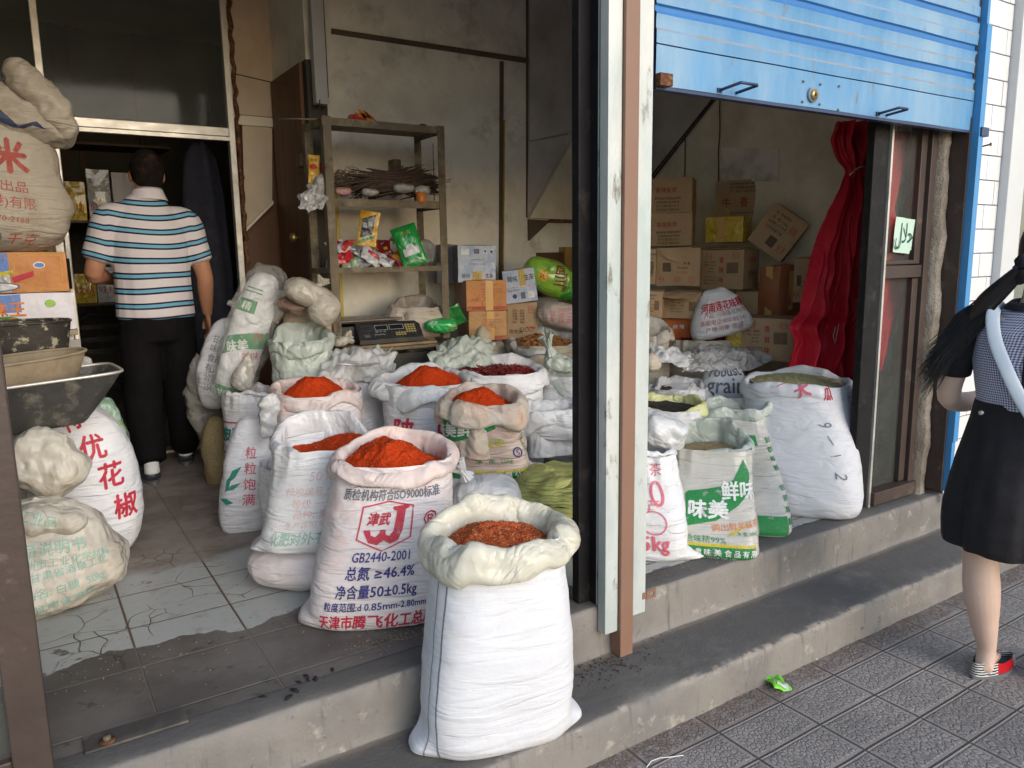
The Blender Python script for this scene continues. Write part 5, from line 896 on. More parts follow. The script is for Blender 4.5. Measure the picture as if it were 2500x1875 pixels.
def dC(w,h): return {'f':[frame(-.42*w,.1*h,-.32*w,.24*h,.01*h,'red'),T('↑↑',-.37*w,.17*h,.11*h,'red'),frame(-.08*w,.1*h,.05*w,.24*h,.01*h,'red'),T('回',-.015*w,.17*h,.1*h,'red'),frame(.25*w,.1*h,.38*w,.24*h,.01*h,'red'),T('⊤',.315*w,.17*h,.1*h,'red'),T('净 重',.2*w,.6*h,.08*h,'trim2'),T('TSG 食品',.1*w,.48*h,.07*h,'trim2'),T('生产日期',.1*w,.36*h,.07*h,'red'),B(-.35*w,.38*h,-.16*w,.62*h,'barc')]}
def dD(w,h): return {'f':[T('香\n辣\n味',.0*w,.5*h,.17*h,'red',0,.8,0,.01,1,1.5),frame(-.36*w,.78*h,-.24*w,.92*h,.01*h,'red'),T('↑↑',-.3*w,.84*h,.1*h,'red'),frame(.25*w,.78*h,.38*w,.92*h,.01*h,'red'),T('↑↑',.315*w,.84*h,.1*h,'red'),T('品名  香辣菜\n规格  100×60\n     60×80\n     40×100',-.27*w,.58*h,.055*h,'trim2',0,1,0,0,1,1.5),T('电话 0931-2647\n地址 甘肃省兰州\n网址 gansu food',-.25*w,.22*h,.055*h,'trim2',0,1,0,0,1,1.5),B(.12*w,.4*h,.38*w,.68*h,'barc')]+[B((.12+.26*i/12)*w,.4*h,(.12+.26*i/12+.006)*w,.68*h,'card2',.002) for i in range(12)],'r':[T('香辣菜',0,.75*h,.16*h,'faded_red'),T('甘肃食品',0,.4*h,.12*h,'trim2')]}
cb('upper of two brown cartons with red round stamp, against the brown post',80,490,285,560,3.75,-8,dec=dA,seed=1)
cb('lower of two brown cartons with red round stamp, above the torn carton',90,490,568,828,3.72,-6,dec=dA,seed=2)
cb('widest brown carton with two red characters, highest on the right wall stack',690,1150,298,600,3.62,-22,.30,dec=lambda w,h:{'f':[T('糍粑辣椒香辣牛油火锅\n底料豆瓣酱调味香油生\n产厂家四川成都食品厂',0,.80*h,.075*h,'trim2',0,1.1,0,0,1,1.35),T('牛',-.3*w,.42*h,.27*h,'faded_red',0,.9,0,.02),T('香',.0,.42*h,.27*h,'faded_red',0,.9,0,.02),T('成都市香料调味食品有限公司',0,.14*h,.06*h,'trim2')],'r':[B(-.08,.3*h,.02,.66*h,'barc'),T('净含量',0,.8*h,.08*h,'trim2')]},seed=3)
cb('yellow tape wrapped box with brown tape band on the second carton tier',608,902,597,800,3.52,-18,.2,m='card_yel',name='wrapped_box',tape=[('f',-.08,0,1)],seed=4)
cb('tilted brown carton sliding sideways with two red arrow stamps',1030,1350,540,900,3.22,-6,.22,roll=36,dec=lambda w,h:{'f':[T('名   称:香辣皮\n规   格:1×10kg\n保质期:十八个月\n贮存:常温干燥',-.12*w,.68*h,.085*h,'trim2',0,.8,0,0,1,1.4),frame(.22*w,.62*h,.38*w,.78*h,.012*h,'red'),T('印',.3*w,.7*h,.12*h,'red'),frame(.22*w,.16*h,.4*w,.3*h,.012*h,'red'),T('↑↑',.31*w,.23*h,.12*h,'red'),B(-.1*w,.15*h,.12*w,.38*h,'barc')]},seed=5)
cb('brown carton half hidden by the brown post left of the torn carton',60,198,862,1140,3.60,-5,dec=dB,seed=6)
cb('brown carton with its top torn and peeling pale paper',207,556,850,1155,3.52,-4,dec=dC,seed=7,flaps=[((-.48,-.52,1.0),(.30,-.53,1.03),(.10,-.58,.60),(-.25,-.57,.72),.05)])
cb('brown carton with red centre print and barcode next to the torn carton',566,905,865,1180,3.42,-22,.26,dec=dD,seed=8,flaps=[((-1.2,-.35,1.02),(.55,-.2,1.05),(.5,.3,1.05),(-1.0,.4,1.04),.04)])
cb('crushed orange brown carton wrapped in shiny tape and torn at the bottom',1046,1200,1000,1390,3.15,-34,.22,m='card_or2',tape=[('f',0,0,1),('r',0,.1,.9)],seed=9,bulge=.012,dent=.012)
cb('brown carton partly covered by the red curtain, right of the crushed one',1325,1500,935,1290,3.02,-4,.2,dec=dC,seed=10)
cb('brown carton at far left of the third tier behind the post',60,250,1200,1412,3.42,-5,.24,dec=dB,seed=11)
cb('brown carton with lifted top flap and table of small black print',256,556,1210,1420,3.36,-18,.26,dec=dB,seed=12,flaps=[((-.95,-.5,1.0),(.48,-.5,1.0),(.35,-.95,.78),(-.75,-.95,.86),.03)])
cb('opened brown carton behind the lotus bag',850,1040,1200,1410,3.30,-20,.2,seed=13)
cb('big brown carton with red centre print resting low beside the curtain',905,1305,1420,1760,2.98,-10,.28,dec=dD,seed=14)
cb('orange carton with white writing under the flap carton',275,520,1424,1620,3.40,-5,.24,m='card_or3',dec=lambda w,h:{'f':[T('麻 辣',-.05*w,.68*h,.2*h,'white',0,1,0,.01)]},seed=15)
cb('yellow wrapped bundle squeezed behind the chili skins',770,910,1490,1680,3.15,-5,.16,m='card_yel',name='wrapped_box',seed=16)
bag('lotus_bag','leaning white bag with red and pink lettering pushed between the cartons','sack',P(*D2(720,1370),Y=3.18),(.155,.085,.145),'woven2',(0,-14,-42),seed=145,amp=.018,taper=.42,e1=3.4,group='closed sacks',decals=[T('河南莲花味精',.02,.06,.062,'red',.0,.72,.05,.02),T('产品: 河南莲花味精',.02,.012,.034,'faded_red',-.04,.8),T('客服电话:800-88341',.0,-.03,.034,'faded_red',-.06,.8),T('产地:河南·项城',.0,-.072,.034,'faded_red',-.06,.8)])
bag('stacked_sack','large closed sack carrying the lowest tier of cartons behind the chili skins','sack',(3.35,3.72,.56),(.45,.3,.25),'woven_beige',(0,0,-42),seed=146,amp=.012,e1=4,e2=4,group='closed sacks')
bag('stacked_sack','large closed sack under the big carton beside the curtain','sack',(3.75,3.1,.56),(.3,.25,.25),'woven_beige',(0,0,-52),seed=147,amp=.012,e1=4,e2=4,group='closed sacks')
# red curtain
cu=thing('red_curtain','crimson satin curtain tied back with string beside the black mullion','curtain',(3.1,2.4,.9))
rowsC=[(262,1812,1905,.4),(300,1803,1905,.5),(340,1822,1893,.7),(366,1838,1873,1.),(385,1834,1876,1.),(420,1815,1888,.9),(480,1790,1895,.8),(560,1765,1900,.7),(620,1748,1905,.7),(680,1738,1905,.6),(705,1712,1905,.6),(740,1722,1900,.8),(800,1704,1895,.9),(850,1704,1890,.9)]
yv=np.array([r_[0] for r_ in rowsC],float); yy=np.linspace(262,850,110); xl_=np.interp(yy,yv,[r_[1] for r_ in rowsC]); xr_=np.interp(yy,yv,[r_[2] for r_ in rowsC]); n=150
for _ in range(3): xl_[1:-1]=(xl_[:-2]+2*xl_[1:-1]+xl_[2:])/4
A=np.zeros((len(yy),n,3))
for i,y in enumerate(yy):
    for j,s in enumerate(np.linspace(0,1,n)):
        A[i,j]=PV(xl_[i]+(xr_[i]-xl_[i])*s,y,Y=2.66)
s=np.linspace(0,1,n)[None,:]; w_=((xr_-xl_)/120.)[:,None]; tt=np.linspace(0,1,len(yy))[:,None]
fold=(.030*np.sin(2*PI*(3.3*s+.35*np.sin(3*tt)))+.016*np.sin(2*PI*(7.1*s+.8*tt))+.008*np.sin(2*PI*(13*s-1.2*tt)))*(.35+.8*w_)
fold=fold*1.15+.010*fac(A*np.array([1,1,.45]),9.,5); A[:,:,1]+=fold+.018*fbm(A*5,55,3)+.02*np.clip(tt-.72,0,1)*4*vn(A*np.array([9,9,9]),61); A[:,:,0]+=.3*fold
g=G(); g.grid(A,'redcloth',flip=True); g.obj('curtain_cloth',cu)
g=G(); q=[PV(x,y,Y=2.60) for x,y in ((1836,378),(1845,368),(1857,361),(1872,358))]; g.tube(q,.004,'whitecord',6); q=[PV(x,y,Y=2.59) for x,y in ((1805,705),(1800,725),(1804,745),(1808,720),(1812,700))]; g.tube(q,.002,'whitecord',5); g.obj('tie_string',cu)
A=np.zeros((60,50,3))
for i,y in enumerate(np.linspace(285,800,60)):
    a=np.interp(y,[285,420,460,560,700,800],[1892,1905,1880,1880,1885,1890]); b_=np.interp(y,[285,330,450,560,640,700,800],[1962,1955,1930,1965,1960,1935,1905])
    for j,s_ in enumerate(np.linspace(0,1,50)): A[i,j]=PV(a+(b_-a)*s_,y,Y=2.215); A[i,j,1]+=.012*math.sin(s_*14+y*.01)
g=G(); g.grid(A,'redcloth',flip=True); g.obj('curtain_tail',cu)
# ------------------------------------------------------------ counter, scale, shelf
ct=thing('counter','low worn wooden counter carrying the black scale','counter',(1.95,4.35,FL))
g=G(); g.box((1.50,4.06,1.048),(2.36,4.62,1.068),'oldmetal',bev=.004); g.box((1.52,4.08,1.069),(2.10,4.6,1.085),'tabletop',bev=.003); g.obj('counter_top',ct)
for x,y in ((1.52,4.08),(2.31,4.08),(1.52,4.57),(2.31,4.57)): g=G(); g.box((x,y,FL),(x+.03,y+.03,1.047),'oldmetal'); g.obj('leg',ct)
g=G(); g.box((1.555,4.11,FL+.05),(2.305,4.125,1.02),'darkwall'); g.obj('front_board',ct)
sh=thing('metal_shelf','rusty grey brown angle iron shelf rack standing on the counter','shelf',(1.85,4.3,1.0))
X1,X2,Ya,Yb=1.487,2.178,4.15,4.46
for (x,y) in ((X1,Ya),(X2,Ya),(X1,Yb),(X2,Yb)): g=G(); g.box((x,y,1.086),(x+.046,y+.004,2.335),'oldmetal'); g.box((x,y+.0045,1.086),(x+.004,y+.044,2.335),'oldmetal') if x==X1 else g.box((x+.042,y+.0045,1.086),(x+.046,y+.044,2.335),'oldmetal'); g.obj('upright',sh)
for z,t_ in ((2.295,.04),(1.865,.042),(1.50,.03)):
    g=G(); g.box((X1+.037,Ya+.002,z-.005),(X2-.001,Ya+.006,z+t_-.005),'oldmetal'); g.box((X1+.037,Ya+.007,z+.02),(X2+.02,Yb+.03,z+.024),'oldmetal'); g.box((X1-.004,Ya+.005,z-.004),(X1-.0005,Yb+.03,z+t_-.006),'oldmetal'); g.box((X2+.037,Ya+.005,z-.004),(X2+.041,Yb+.03,z+t_-.006),'oldmetal'); g.obj('shelf_board',sh)
for x_ in (1.50,2.10): g=G(); g.box((x_,4.60,2.12),(x_+.048,4.69,2.19),'oldmetal'); g.obj('wall_bracket',sh)
# electronic scale
o=P(832,822,Y=4.10); X0=o[0]+.01; sl_=thing('electronic_scale','black electronic price scale with wide steel pan on the counter','scale',(X0+.2,4.2,1.086))
def wedge(g,pts,x0,x1,m): n=len(pts); V=[(x,y,z) for x in (x0,x1) for y,z in pts]; g.add(V,[tuple(range(n-1,-1,-1)),tuple(range(n,2*n))]+[(i,(i+1)%n,n+(i+1)%n,n+i) for i in range(n)],m)
g=G(); wedge(g,[(4.095,1.09),(4.095,1.115),(4.16,1.205),(4.40,1.205),(4.44,1.17),(4.44,1.09)],X0+.10,X0+.50,'darkplastic'); wedge(g,[(4.17,1.105),(4.17,1.19),(4.45,1.19),(4.45,1.105)],X0-.01,X0+.0995,'darkplastic'); g.obj('housing',sl_)
g=G(); g.box((X0-.01,4.165,1.215),(X0+.40,4.47,1.227),'pansteel',bev=.004); g.box((X0+.03,4.2,1.206),(X0+.36,4.42,1.2145),'darkplastic'); g.obj('weighing_pan',sl_)
nrm=np.array([0,-.09,.065]); nrm=nrm/np.linalg.norm(nrm); Vd=np.array([0,.065,.09]); Vd=Vd/np.linalg.norm(Vd); O=np.array([X0+.30,4.095,1.115])
g=G(); flatdecals(g,[B(-.18,.012,.19,.098,'panelgrey',.0006),frame(-.09,.06,-.01,.093,.002,'scalewhite'),B(-.086,.063,-.014,.09,'lcd',.001),frame(.0,.06,.09,.093,.002,'scalewhite'),B(.004,.063,.086,.09,'lcd',.001),frame(-.17,.06,-.10,.093,.0015,'inkdim'),B(-.165,.015,-.13,.035,'inkdim'),T('电子计价秤 30kg',-.07,.03,.009,'scalewhite'),T('重量    单价    金额',-.06,.05,.008,'scalewhite')]+[B(.10+.017*i,.035+.015*j,.113+.017*i,.046+.015*j,'keyyel',.0012) for i in range(4) for j in range(4)]+[B(.03+.017*i,.018+.013*j,.043+.017*i,.028+.013*j,'keyyel',.0012) for i in range(4) for j in range(2)],O,(1,0,0),Vd,nrm); g.obj('display_panel',sl_)
sack('paper_sack','open brownish grey sack standing behind the scale on the counter',948,1072,748,4.32,zb=1.088,bw=1.0,bd=.8,ch=.035,th=.022,fab='woven_beige',rimm='brownbag',cont='brownbag',cd=.07,heap=-.01,seed=151,amp=.014,tilt=.045,back=.02,rough=1.8,group=None)
bag('green_bag','shiny green snack bag lying on the counter right of the scale','snack bag',P(1076,797,Y=4.10)+[0,0,.005],(.10,.06,.045),'greenbag2',(0,4,-25),seed=153,amp=.010,decals=[T('清真',-.05,.02,.03,'pk_white',0),T('(M)',.075,-.01,.03,'pk_red')])
o_=pack('green_bag','dark green plastic packet propped behind the shiny green snack bag','snack bag',xf(P(1115,800,Y=4.22),-30,20,-25),.16,.14,.02,'pk_green',seed=154,amp=.012)
bag('grey_cone','grey cone shaped paper bundle standing at the right end of the counter','paper bundle',P(1178,826,Y=4.0),(.045,.045,.07),'woven_dark',(0,-4,0),seed=155,amp=.01,taper=.5)
# cartons right of the shelf
SB='cartons stacked beside the shelf'
idc=lambda x,y:(x,y)
def dBl(w,h): return {'f':[B(-.12*w,0,.12*w,.55*h,'gold',.0018),T('精纯',-.3*w,.32*h,.26*h,'grey',0,.8,0,.01),T('生灰',.32*w,.32*h,.26*h,'brown',0,.8,0,.01),T('高级调味料精纯生灰 高级调味料',0,.9*h,.06*h,'grey')],'l':[B(-.2*w,.2*h,.2*w,.5*h,'card_grey')]}
def dBl2(w,h): return {'f':[frame(-.42*w,.45*h,-.22*w,.8*h,.01*h,'white'),B(-.42*w,.45*h,-.22*w,.8*h,'white',.0012),B(-.1*w,.5*h,.04*w,.8*h,'grey'),B(.14*w,.5*h,.24*w,.8*h,'white'),disc(.19*w,.65*h,.03*w,.1*h,'grey',off=.002),B(.3*w,.5*h,.42*w,.8*h,'white'),disc(.36*w,.62*h,.04*w,.08*h,'navy',off=.002),T('高级调味料 精纯生灰',0,.15*h,.09*h,'grey')]}
cb('lower pale blue printed carton with yellow band, beside the shelf upright',1119,1210,640,688,4.22,10,.28,'card_blue',dBl,conv=idc,seed=21,group=SB,facem={'l':'card_grey','t':'card_grey'})
cb('upper pale blue printed carton with barcode label, beside the shelf upright',1119,1212,600,639,4.22,9,.28,'card_blue',dBl2,conv=idc,seed=22,group=SB,facem={'l':'card_grey','t':'card_grey'})
cb('dark grey carton behind the shelf upright left of the pale blue ones',1075,1118,598,640,4.50,8,.2,'card_grey',conv=idc,seed=23,group=SB)
cb('lower dark grey carton behind the shelf upright',1068,1120,642,692,4.48,8,.2,'card_grey',conv=idc,seed=24,group=SB)
def dOr(w,h): return {'f':[T('千禾四川大厨',.06*w,.86*h,.10*h,'faded_red',0,1.),B(-.48*w,.02*h,.48*w,.14*h,'faded_red'),ring(.0*w,.2*h,.12*w,.20*h,.02*h,'faded_red'),T('天\n府',.0*w,.2*h,.14*h,'faded_red'),T('□□□□□',.12*w,.66*h,.17*h,'faded_red',0,.9),T('□□□□',-.0*w,.48*h,.17*h,'faded_red',0,.9),T('火锅',-.3*w,.36*h,.14*h,'faded_red')]}
cb('orange brown carton with red curved band directly under the pale blue cartons',1140,1236,685,758,4.15,16,.32,'card_or',dOr,conv=idc,seed=25,group=SB,tape=[('f',.06,0,1)],facem={'l':'card_or2'})
cb('lowest orange brown carton with red curved band beside the counter',1146,1237,760,830,4.13,14,.32,'card_or4',dOr,conv=idc,seed=26,group=SB,tape=[('f',.06,0,1)],facem={'l':'card_or2'})
cb('pale brown carton with vertical black print under the tilted blue carton',1238,1312,738,826,4.13,4,.26,'card2',lambda w,h:{'f':[T('品名\n规格\n净重\n日期\n保存',-.25*w,.62*h,.07*h,'trim2'),T('品名\n规格\n净重\n日期\n保存',.0*w,.62*h,.07*h,'trim2'),frame(.2*w,.7*h,.38*w,.88*h,.012*h,'red'),T('印',.29*w,.79*h,.12*h,'red'),T('洲食品',-.22*w,.2*h,.13*h,'trim2'),T('□□□',.14*w,.25*h,.15*h,'trim2'),T('香辣酱',.28*w,.3*h,.10*h,'red')]},conv=idc,seed=27,group=SB)
cb('tilted pale blue carton with yellow band leaning on the lime green bag',1230,1308,658,738,4.10,0,.2,'card_blue',lambda w,h:{'f':[B(-.0*w,.5*h,.2*w,1.*h,'gold',.0018),T('精纯',-.22*w,.74*h,.2*h,'grey',0,.8,0,.01),T('生灰',.32*w,.74*h,.2*h,'brown',0,.8,0,.01),B(-.45*w,.45*h,.45*w,.49*h,'faint_pink',.002),B(.22*w,.1*h,.42*w,.3*h,'white'),B(.0,.1*h,.14*w,.3*h,'grey'),disc(-.2*w,.2*h,.07*w,.07*h,'navy'),T('高级调味料',-.2*w,.38*h,.08*h,'grey')]},roll=-7,conv=idc,seed=28,group=SB)
bag('lime_bag','big puffed lime green bag with dark red lettering beside the cartons','snack bag',P(1352,682,Y=4.15),(.21,.10,.115),'limebag',(0,28,-22),seed=161,amp=.014,e1=2.3,decals=[T('四川',-.0,.03,.08,'maroon',-1.2,.9,0,.02),T('SICHUAN',.055,-.0,.035,'maroon',-1.2,.8,0,.02),disc(-.10,-.02,.036,.036,'pk_yellow'),T('火',-.10,-.02,.045,'black')])
bag('printed_sack','creased pinkish white sack with pink lettering lying below the lime green bag','sack',P(1372,772,Y=4.0),(.17,.10,.085),'woven_pink2',(0,10,-25),seed=163,amp=.016,group='closed sacks',decals=[T('巴尔香\n花椒面\n25kg',-.03,.0,.045,'pink',-1.35,.8)])
bag('stacked_sack','brown closed sack under the printed sack by the black frame','sack',(2.62,4.25,.62),(.4,.22,.30),'woven_dark',(0,0,-10),seed=164,amp=.012,e1=4,e2=4,group='closed sacks')
bag('stacked_sack','beige closed sack holding up the lowest orange brown carton','sack',(2.52,4.35,.69),(.20,.2,.36),'woven_beige',(0,0,-10),seed=165,amp=.008,e1=5,e2=5,group='closed sacks')
# goods on the shelf
z3,z2,z1=1.526,1.891,2.321
o_=pack('green_packet','big green packet with white mosque picture leaning on the shelf upright','packet',xf(P(1017,648,Y=4.17),-22,-10,-18),.155,.245,.05,'greenbag',seed=171,amp=.005,decals=[PG([[(-.05,-.06),(.05,-.06),(.05,-.02),(.04,-.01),(.03,-.02),(.018,0),(.0,.012),(-.018,0),(-.03,-.02),(-.04,-.01),(-.05,-.02)]],'pk_white'),T('☾',.0,.045,.035,'pk_white'),T('清真牛羊肉调料',0,-.095,.016,'pk_white'),T('清 真',0,.075,.03,'lime'),disc(0,.085,.03,.022,'pk_green')])
pack('black_packet','tall dark blue and yellow packet standing at the left of the shelf pile','packet',xf(P(893,600,Y=4.22),-28,-6,10),.115,.20,.012,'pk_yellow',seed=172,amp=.006,decals=[PG([[(-.04,-.06),(.03,-.03),(.035,.085),(-.04,.05)]],'pk_black'),T('香辣',-.005,.02,.035,'pk_silver',.2),PG([[(-.04,-.09),(.04,-.05),(.04,-.03),(-.04,-.07)]],'pk_green')])
rnd=random.Random(8); cols=['pk_red','pk_white','pk_maroon','pk_silver','pk_yellow','pk_green','pk_white','pk_paleg','pk_white','pk_red']
words=['red striped','white','maroon','silver','yellow','dark green','white and blue','pale green','crumpled white','torn red']
locs=[(840,628),(862,640),(915,610),(880,650),(958,620),(830,644),(930,632),(850,650),(905,650),(985,640)]
for i,(x,y) in enumerate(locs):
    q=P(x,y,Y=4.20+.06*(i%3)); q[2]=max(q[2]-.035,z3)
    pack('food_packet',words[i]+' food packet in the pile on the lower shelf, '+['far left','left of centre','at its top','in the middle front','right of centre','at the front left corner','centre right','front left','front centre','touching the big green packet'][i],'packet',xf(q,rnd.uniform(-50,20),rnd.uniform(-70,-30),rnd.uniform(-40,40)),rnd.uniform(.10,.15),rnd.uniform(.09,.13),.022,cols[i],seed=180+i,amp=.012,group='packets piled on the lower shelf',
     decals=[T(['辣','香菇','火锅','鸡精','牛肉','清真','味精','五香','Oo','陕'][i],0,0,.04,['pk_white','pk_maroon','pk_yellow','pk_red','pk_red','pk_white','blue','pk_green','grey','pk_white'][i])])
more=[('pk_white',905,560+70,'white packet with pink stripes lying on top of the left half of the pile'),('pk_silver',870,655,'flat silver packet under the left half of the pile'),('pk_maroon',940,618,'maroon and yellow packet sliding down right of the black packet'),('pk_red',925,600,'red and white striped packet right behind the black packet'),('pk_white',848,600,'pale packet with red stripes behind the left shelf upright'),('pk_yellow',962,650,'yellow edged packet at the right foot of the pile'),('pk_white',945,655,'white packet with black label at the foot of the pile'),('pk_silver',1000,655,'silver packet under the green mosque packet'),('pk_red',828,600,'small red striped packet at the far left back'),('pk_white',890,622,'white and purple packet in the centre of the pile')]
for i,(m_,x,y,lb) in enumerate(more):
    q=P(x,y,Y=4.18+.07*(i%4)); q[2]=max(q[2]-.03,z3)
    pack('food_packet',lb,'packet',xf(q,rnd.uniform(-60,30),rnd.uniform(-75,-25),rnd.uniform(-50,50)),rnd.uniform(.12,.17),rnd.uniform(.10,.14),.03,m_,seed=300+i,amp=.014,group='packets piled on the lower shelf',decals=[B(-.05,-.01,.05,.012,['pk_red','blue','pk_yellow','pk_white','pk_red','pk_maroon','grey','green','pk_white','purple'][i]),T(['香辣','味','火锅','大料','麻','鲜','条码','盐','姜','酱'][i],0,.025,.03,'navy')])
bag('clear_bag','clear bag of white noodles behind the big green packet','plastic bag',P(1035,615,Y=4.35),(.07,.04,.075),'film',(0,-14,0),seed=192,amp=.014,tuft=(P(965,592,Y=4.35),P(958,580,Y=4.35),.02))
bag('clear_bag','pinkish clear bag hanging off the left side of the lower shelf','plastic bag',P(812,645,Y=4.22),(.03,.03,.055),'film',(0,8,0),seed=193,amp=.012)
# bundle of roots on the middle shelf
g=G(); rnd=random.Random(5); c0=P(955,455,Y=4.28)
for i in range(520):
    L=rnd.uniform(.12,.42); cx=rnd.gauss(.02,.08); th_=rnd.gauss(-.10,.14); yv_=rnd.uniform(-.07,.07); zv=rnd.random()**.8*.115; e=min(1,max(0,1-abs(cx)/.3)); p=[]
    for s_ in (-.5,-.17,.17,.5): p.append(c0+np.array([cx+L*s_,yv_+rnd.uniform(-.012,.012),zv*e-.03-s_*L*th_+rnd.uniform(-.008,.008)]))
    g.tube(p,[.003,.005,.005,.002],'twig',5)
tag(g.obj('root_bundle',None,(c0[0],c0[1],z2)),'bundle of thin dark dried roots lying along the middle shelf','roots')
g=G()
for i in range(160):
    a=rnd.uniform(0,2*PI); r_=rnd.uniform(.02,.06); q=P(838,445,Y=4.27)+np.array([rnd.gauss(0,.035),rnd.uniform(-.04,.04),rnd.uniform(-.03,.05)]); p=[q+np.array([r_*math.cos(a+t_),0,r_*math.sin(a+t_)*.7]) for t_ in (0,.6,1.2,1.8)]; g.tube(p,.002,'twig2',4)
tag(g.obj('herb_bundle',None,P(838,445,Y=4.27)),'tangle of pale brown dried herbs at the left end of the middle shelf','herbs')
for (x,y,s_,m_,lb) in ((985,462,(.075,.05,.032),'film','long yellowish clear bag in front of the roots'),(1030,468,(.05,.04,.028),'film','grey crumpled clear bag near the right end of the middle shelf'),(838,470,(.04,.035,.02),'pinkfilm','small pink clear bag at the left end of the middle shelf'),(905,472,(.05,.04,.022),'film','flat crumpled clear bag under the roots')):
    bag('clear_bag',lb,'plastic bag',P(x,y,Y=4.18)+[0,0,.005],s_,m_,(0,0,-20),seed=200+x,amp=.016)
def jar(lb,x,y,r_,h_,bm,cm,Y=4.22,dec=()):
    p=P(x,y,Y=Y); p[2]=z2; o=thing('jar',lb,'jar',p,'jars and bottles on the middle shelf'); g=G(); g.tube([p+[0,0,0],p+[0,0,.004],p+[0,0,h_*.78],p+[0,0,h_*.86]],[r_*.9,r_,r_,r_*.75],bm,20); g.obj('glass_body',o); g=G(); g.tube([p+[0,0,h_*.865],p+[0,0,h_]],r_*.8,cm,20); g.obj('lid',o)
jar('small jar with orange label and white lid near the right upright',1027,455,.030,.075,'pk_orange','pk_white',4.17)
jar('bottle with pale yellow cap standing behind the right end of the roots',1018,420,.024,.165,'pk_maroon','pk_yellow',4.40)
jar('bottle with red cap rising behind the left part of the roots',872,420,.024,.165,'pk_silver','pk_red',4.40)
jar('bottle with pinkish white cap rising behind the middle of the roots',906,420,.024,.165,'pk_maroon','pinkfilm',4.40)
pack('yellow_packet','narrow yellow packet with red oval hanging at the left side of the shelf','packet',xf(P(766,453,Y=4.30),-30,4,4),.065,.165,.018,'pk_yellow',seed=211,decals=[disc(.0,.02,.024,.013,'pk_red'),T('香辣',.0,.055,.018,'black')])
pack('red_packet','small dark red packet beside the hanging yellow packet','packet',xf(P(787,418,Y=4.36),-30,0,0),.05,.05,.015,'pk_maroon',seed=212)
g=G(); sheet(g,[P(725,508,Y=4.12),P(770,455,Y=4.2),P(800,452,Y=4.2),P(790,512,Y=4.14),.03],'clear2',30,24,.035,213,12); sheet(g,[P(735,470,Y=4.12),P(775,450,Y=4.2),P(800,490,Y=4.18),P(755,520,Y=4.10),.03],'clear2',30,24,.03,214,12); tag(g.obj('clear_bag',None,P(760,485,Y=4.15)),'crumpled clear bag hanging off the left end of the middle shelf','plastic bag')
bag('clear_bag','grey clear bag squeezed against the left upright above the middle shelf','plastic bag',P(786,455,Y=4.22),(.04,.04,.07),'film',(0,0,0),seed=214,amp=.02)
g=G(); sheet(g,[P(845,292,Y=4.25),P(900,300,Y=4.25),P(905,290,Y=4.4),P(850,285,Y=4.4),.03],'pk_red',20,14,.012,21,12); 
for i in range(5): q=P(878+i*6,290-(i%2)*8,Y=4.3); g.add([q,q+[.05,0,-.012],q+[.03,0,.03-.01*i],q+[-.03,0,.035]],[(0,1,2,3)],'pk_orange')
tag(g.obj('flag_bundle',None,P(875,295,Y=4.3)),'folded red and orange paper bunting lying on top of the shelf','bunting')
bag('dark_lump','small dark cloth lump on the right end of the top shelf','cloth',P(1032,311,Y=4.3),(.03,.03,.018),'blackcloth',(0,0,0),seed=215,amp=.01)
# tube lamp on the corner, sticks, cables
tl=thing('tube_lamp','unlit white fluorescent batten fixed upright in the wall corner','lamp',PV(700,226,Y=4.6))
g=G(); a=PV(697,226,Y=4.62); g.box((a[0]-.045,4.60,a[2]),(a[0]+.03,4.66,3.7),'lampwhite',bev=.004); g.obj('housing',tl)
g=G(); g.tube([(a[0]+.04,4.64,a[2]+.05),(a[0]+.04,4.64,3.7)],.008,'cord',8); g.obj('cable',tl)
g=G(); g.tube([PV(603,256,Y=4.55),PV(690,258,Y=4.3)],.012,'board',4,flat=.4); tag(g.obj('wooden_strip',None,PV(650,257,Y=4.4)),'thin pale wooden strip poking out left from the top of the shelf','stick')
g=G(); q=[PV(x,y,Y=5.2-.5*i/6) for i,(x,y) in enumerate(((510,160),(545,168),(588,178),(640,182),(675,186),(690,184)))]+[PV(691,225,Y=4.55),PV(690,262,Y=4.5)]; g.tube(q,.0035,'cord',5); tag(g.obj('wire',None,q[0]),'thin dark wire strung from the doorway to the corner lamp','wire')
g=G(); g.tube([P(1057,350,Y=4.45)+[0,0,0],P(1059,420,Y=4.45),P(1060,490,Y=4.45)],.003,'cord',5); tag(g.obj('wire',None,P(1057,350,Y=4.45)),'short thin wire hanging behind the right shelf upright','wire')
g=G(); g.box((1.735,4.69,1.0),(1.755,4.699,2.1),'goldtape'); tag(g.obj('gold_strip',None,(1.745,4.69,1.0)),'bright yellow trim strip on the wall behind the left shelf upright','trim strip')
# ------------------------------------------------------------ left side
st=thing('wooden_stand','pale boarded stand holding the two printed boxes at the left','stand',(-.1,4.4,FL))
g=G(); g.box((-.7,4.2,1.235),(.24,4.65,1.262),'board',bev=.003); g.obj('stand_top',st); g=G(); g.box((-.68,4.24,FL),(.22,4.26,1.234),'galv'); g.obj('front_board',st)
carton('printed_box','white printed box with blue corner, large red characters and prawns picture','box',xf((-.02,4.32,1.264),1),.50,.26,.175,'card_white',{'f':[B(-.14,.09,.04,.172,'skyblue'),T('鲜味王',-.045,.105,.075,'orange',0,.92,0,.02,1,1.15,.003),disc(-.03,.040,.075,.034,'green'),disc(-.05,.045,.05,.018,'orange',off=.0022),disc(.0,.05,.03,.014,'orange',off=.0026),disc(.155,.125,.02,.016,'lime'),ring(.155,.125,.022,.018,.002,'green'),B(-.12,.004,-.10,.05,'red'),B(.02,.004,.04,.03,'red')]},'printed seasoning boxes',seed=31)
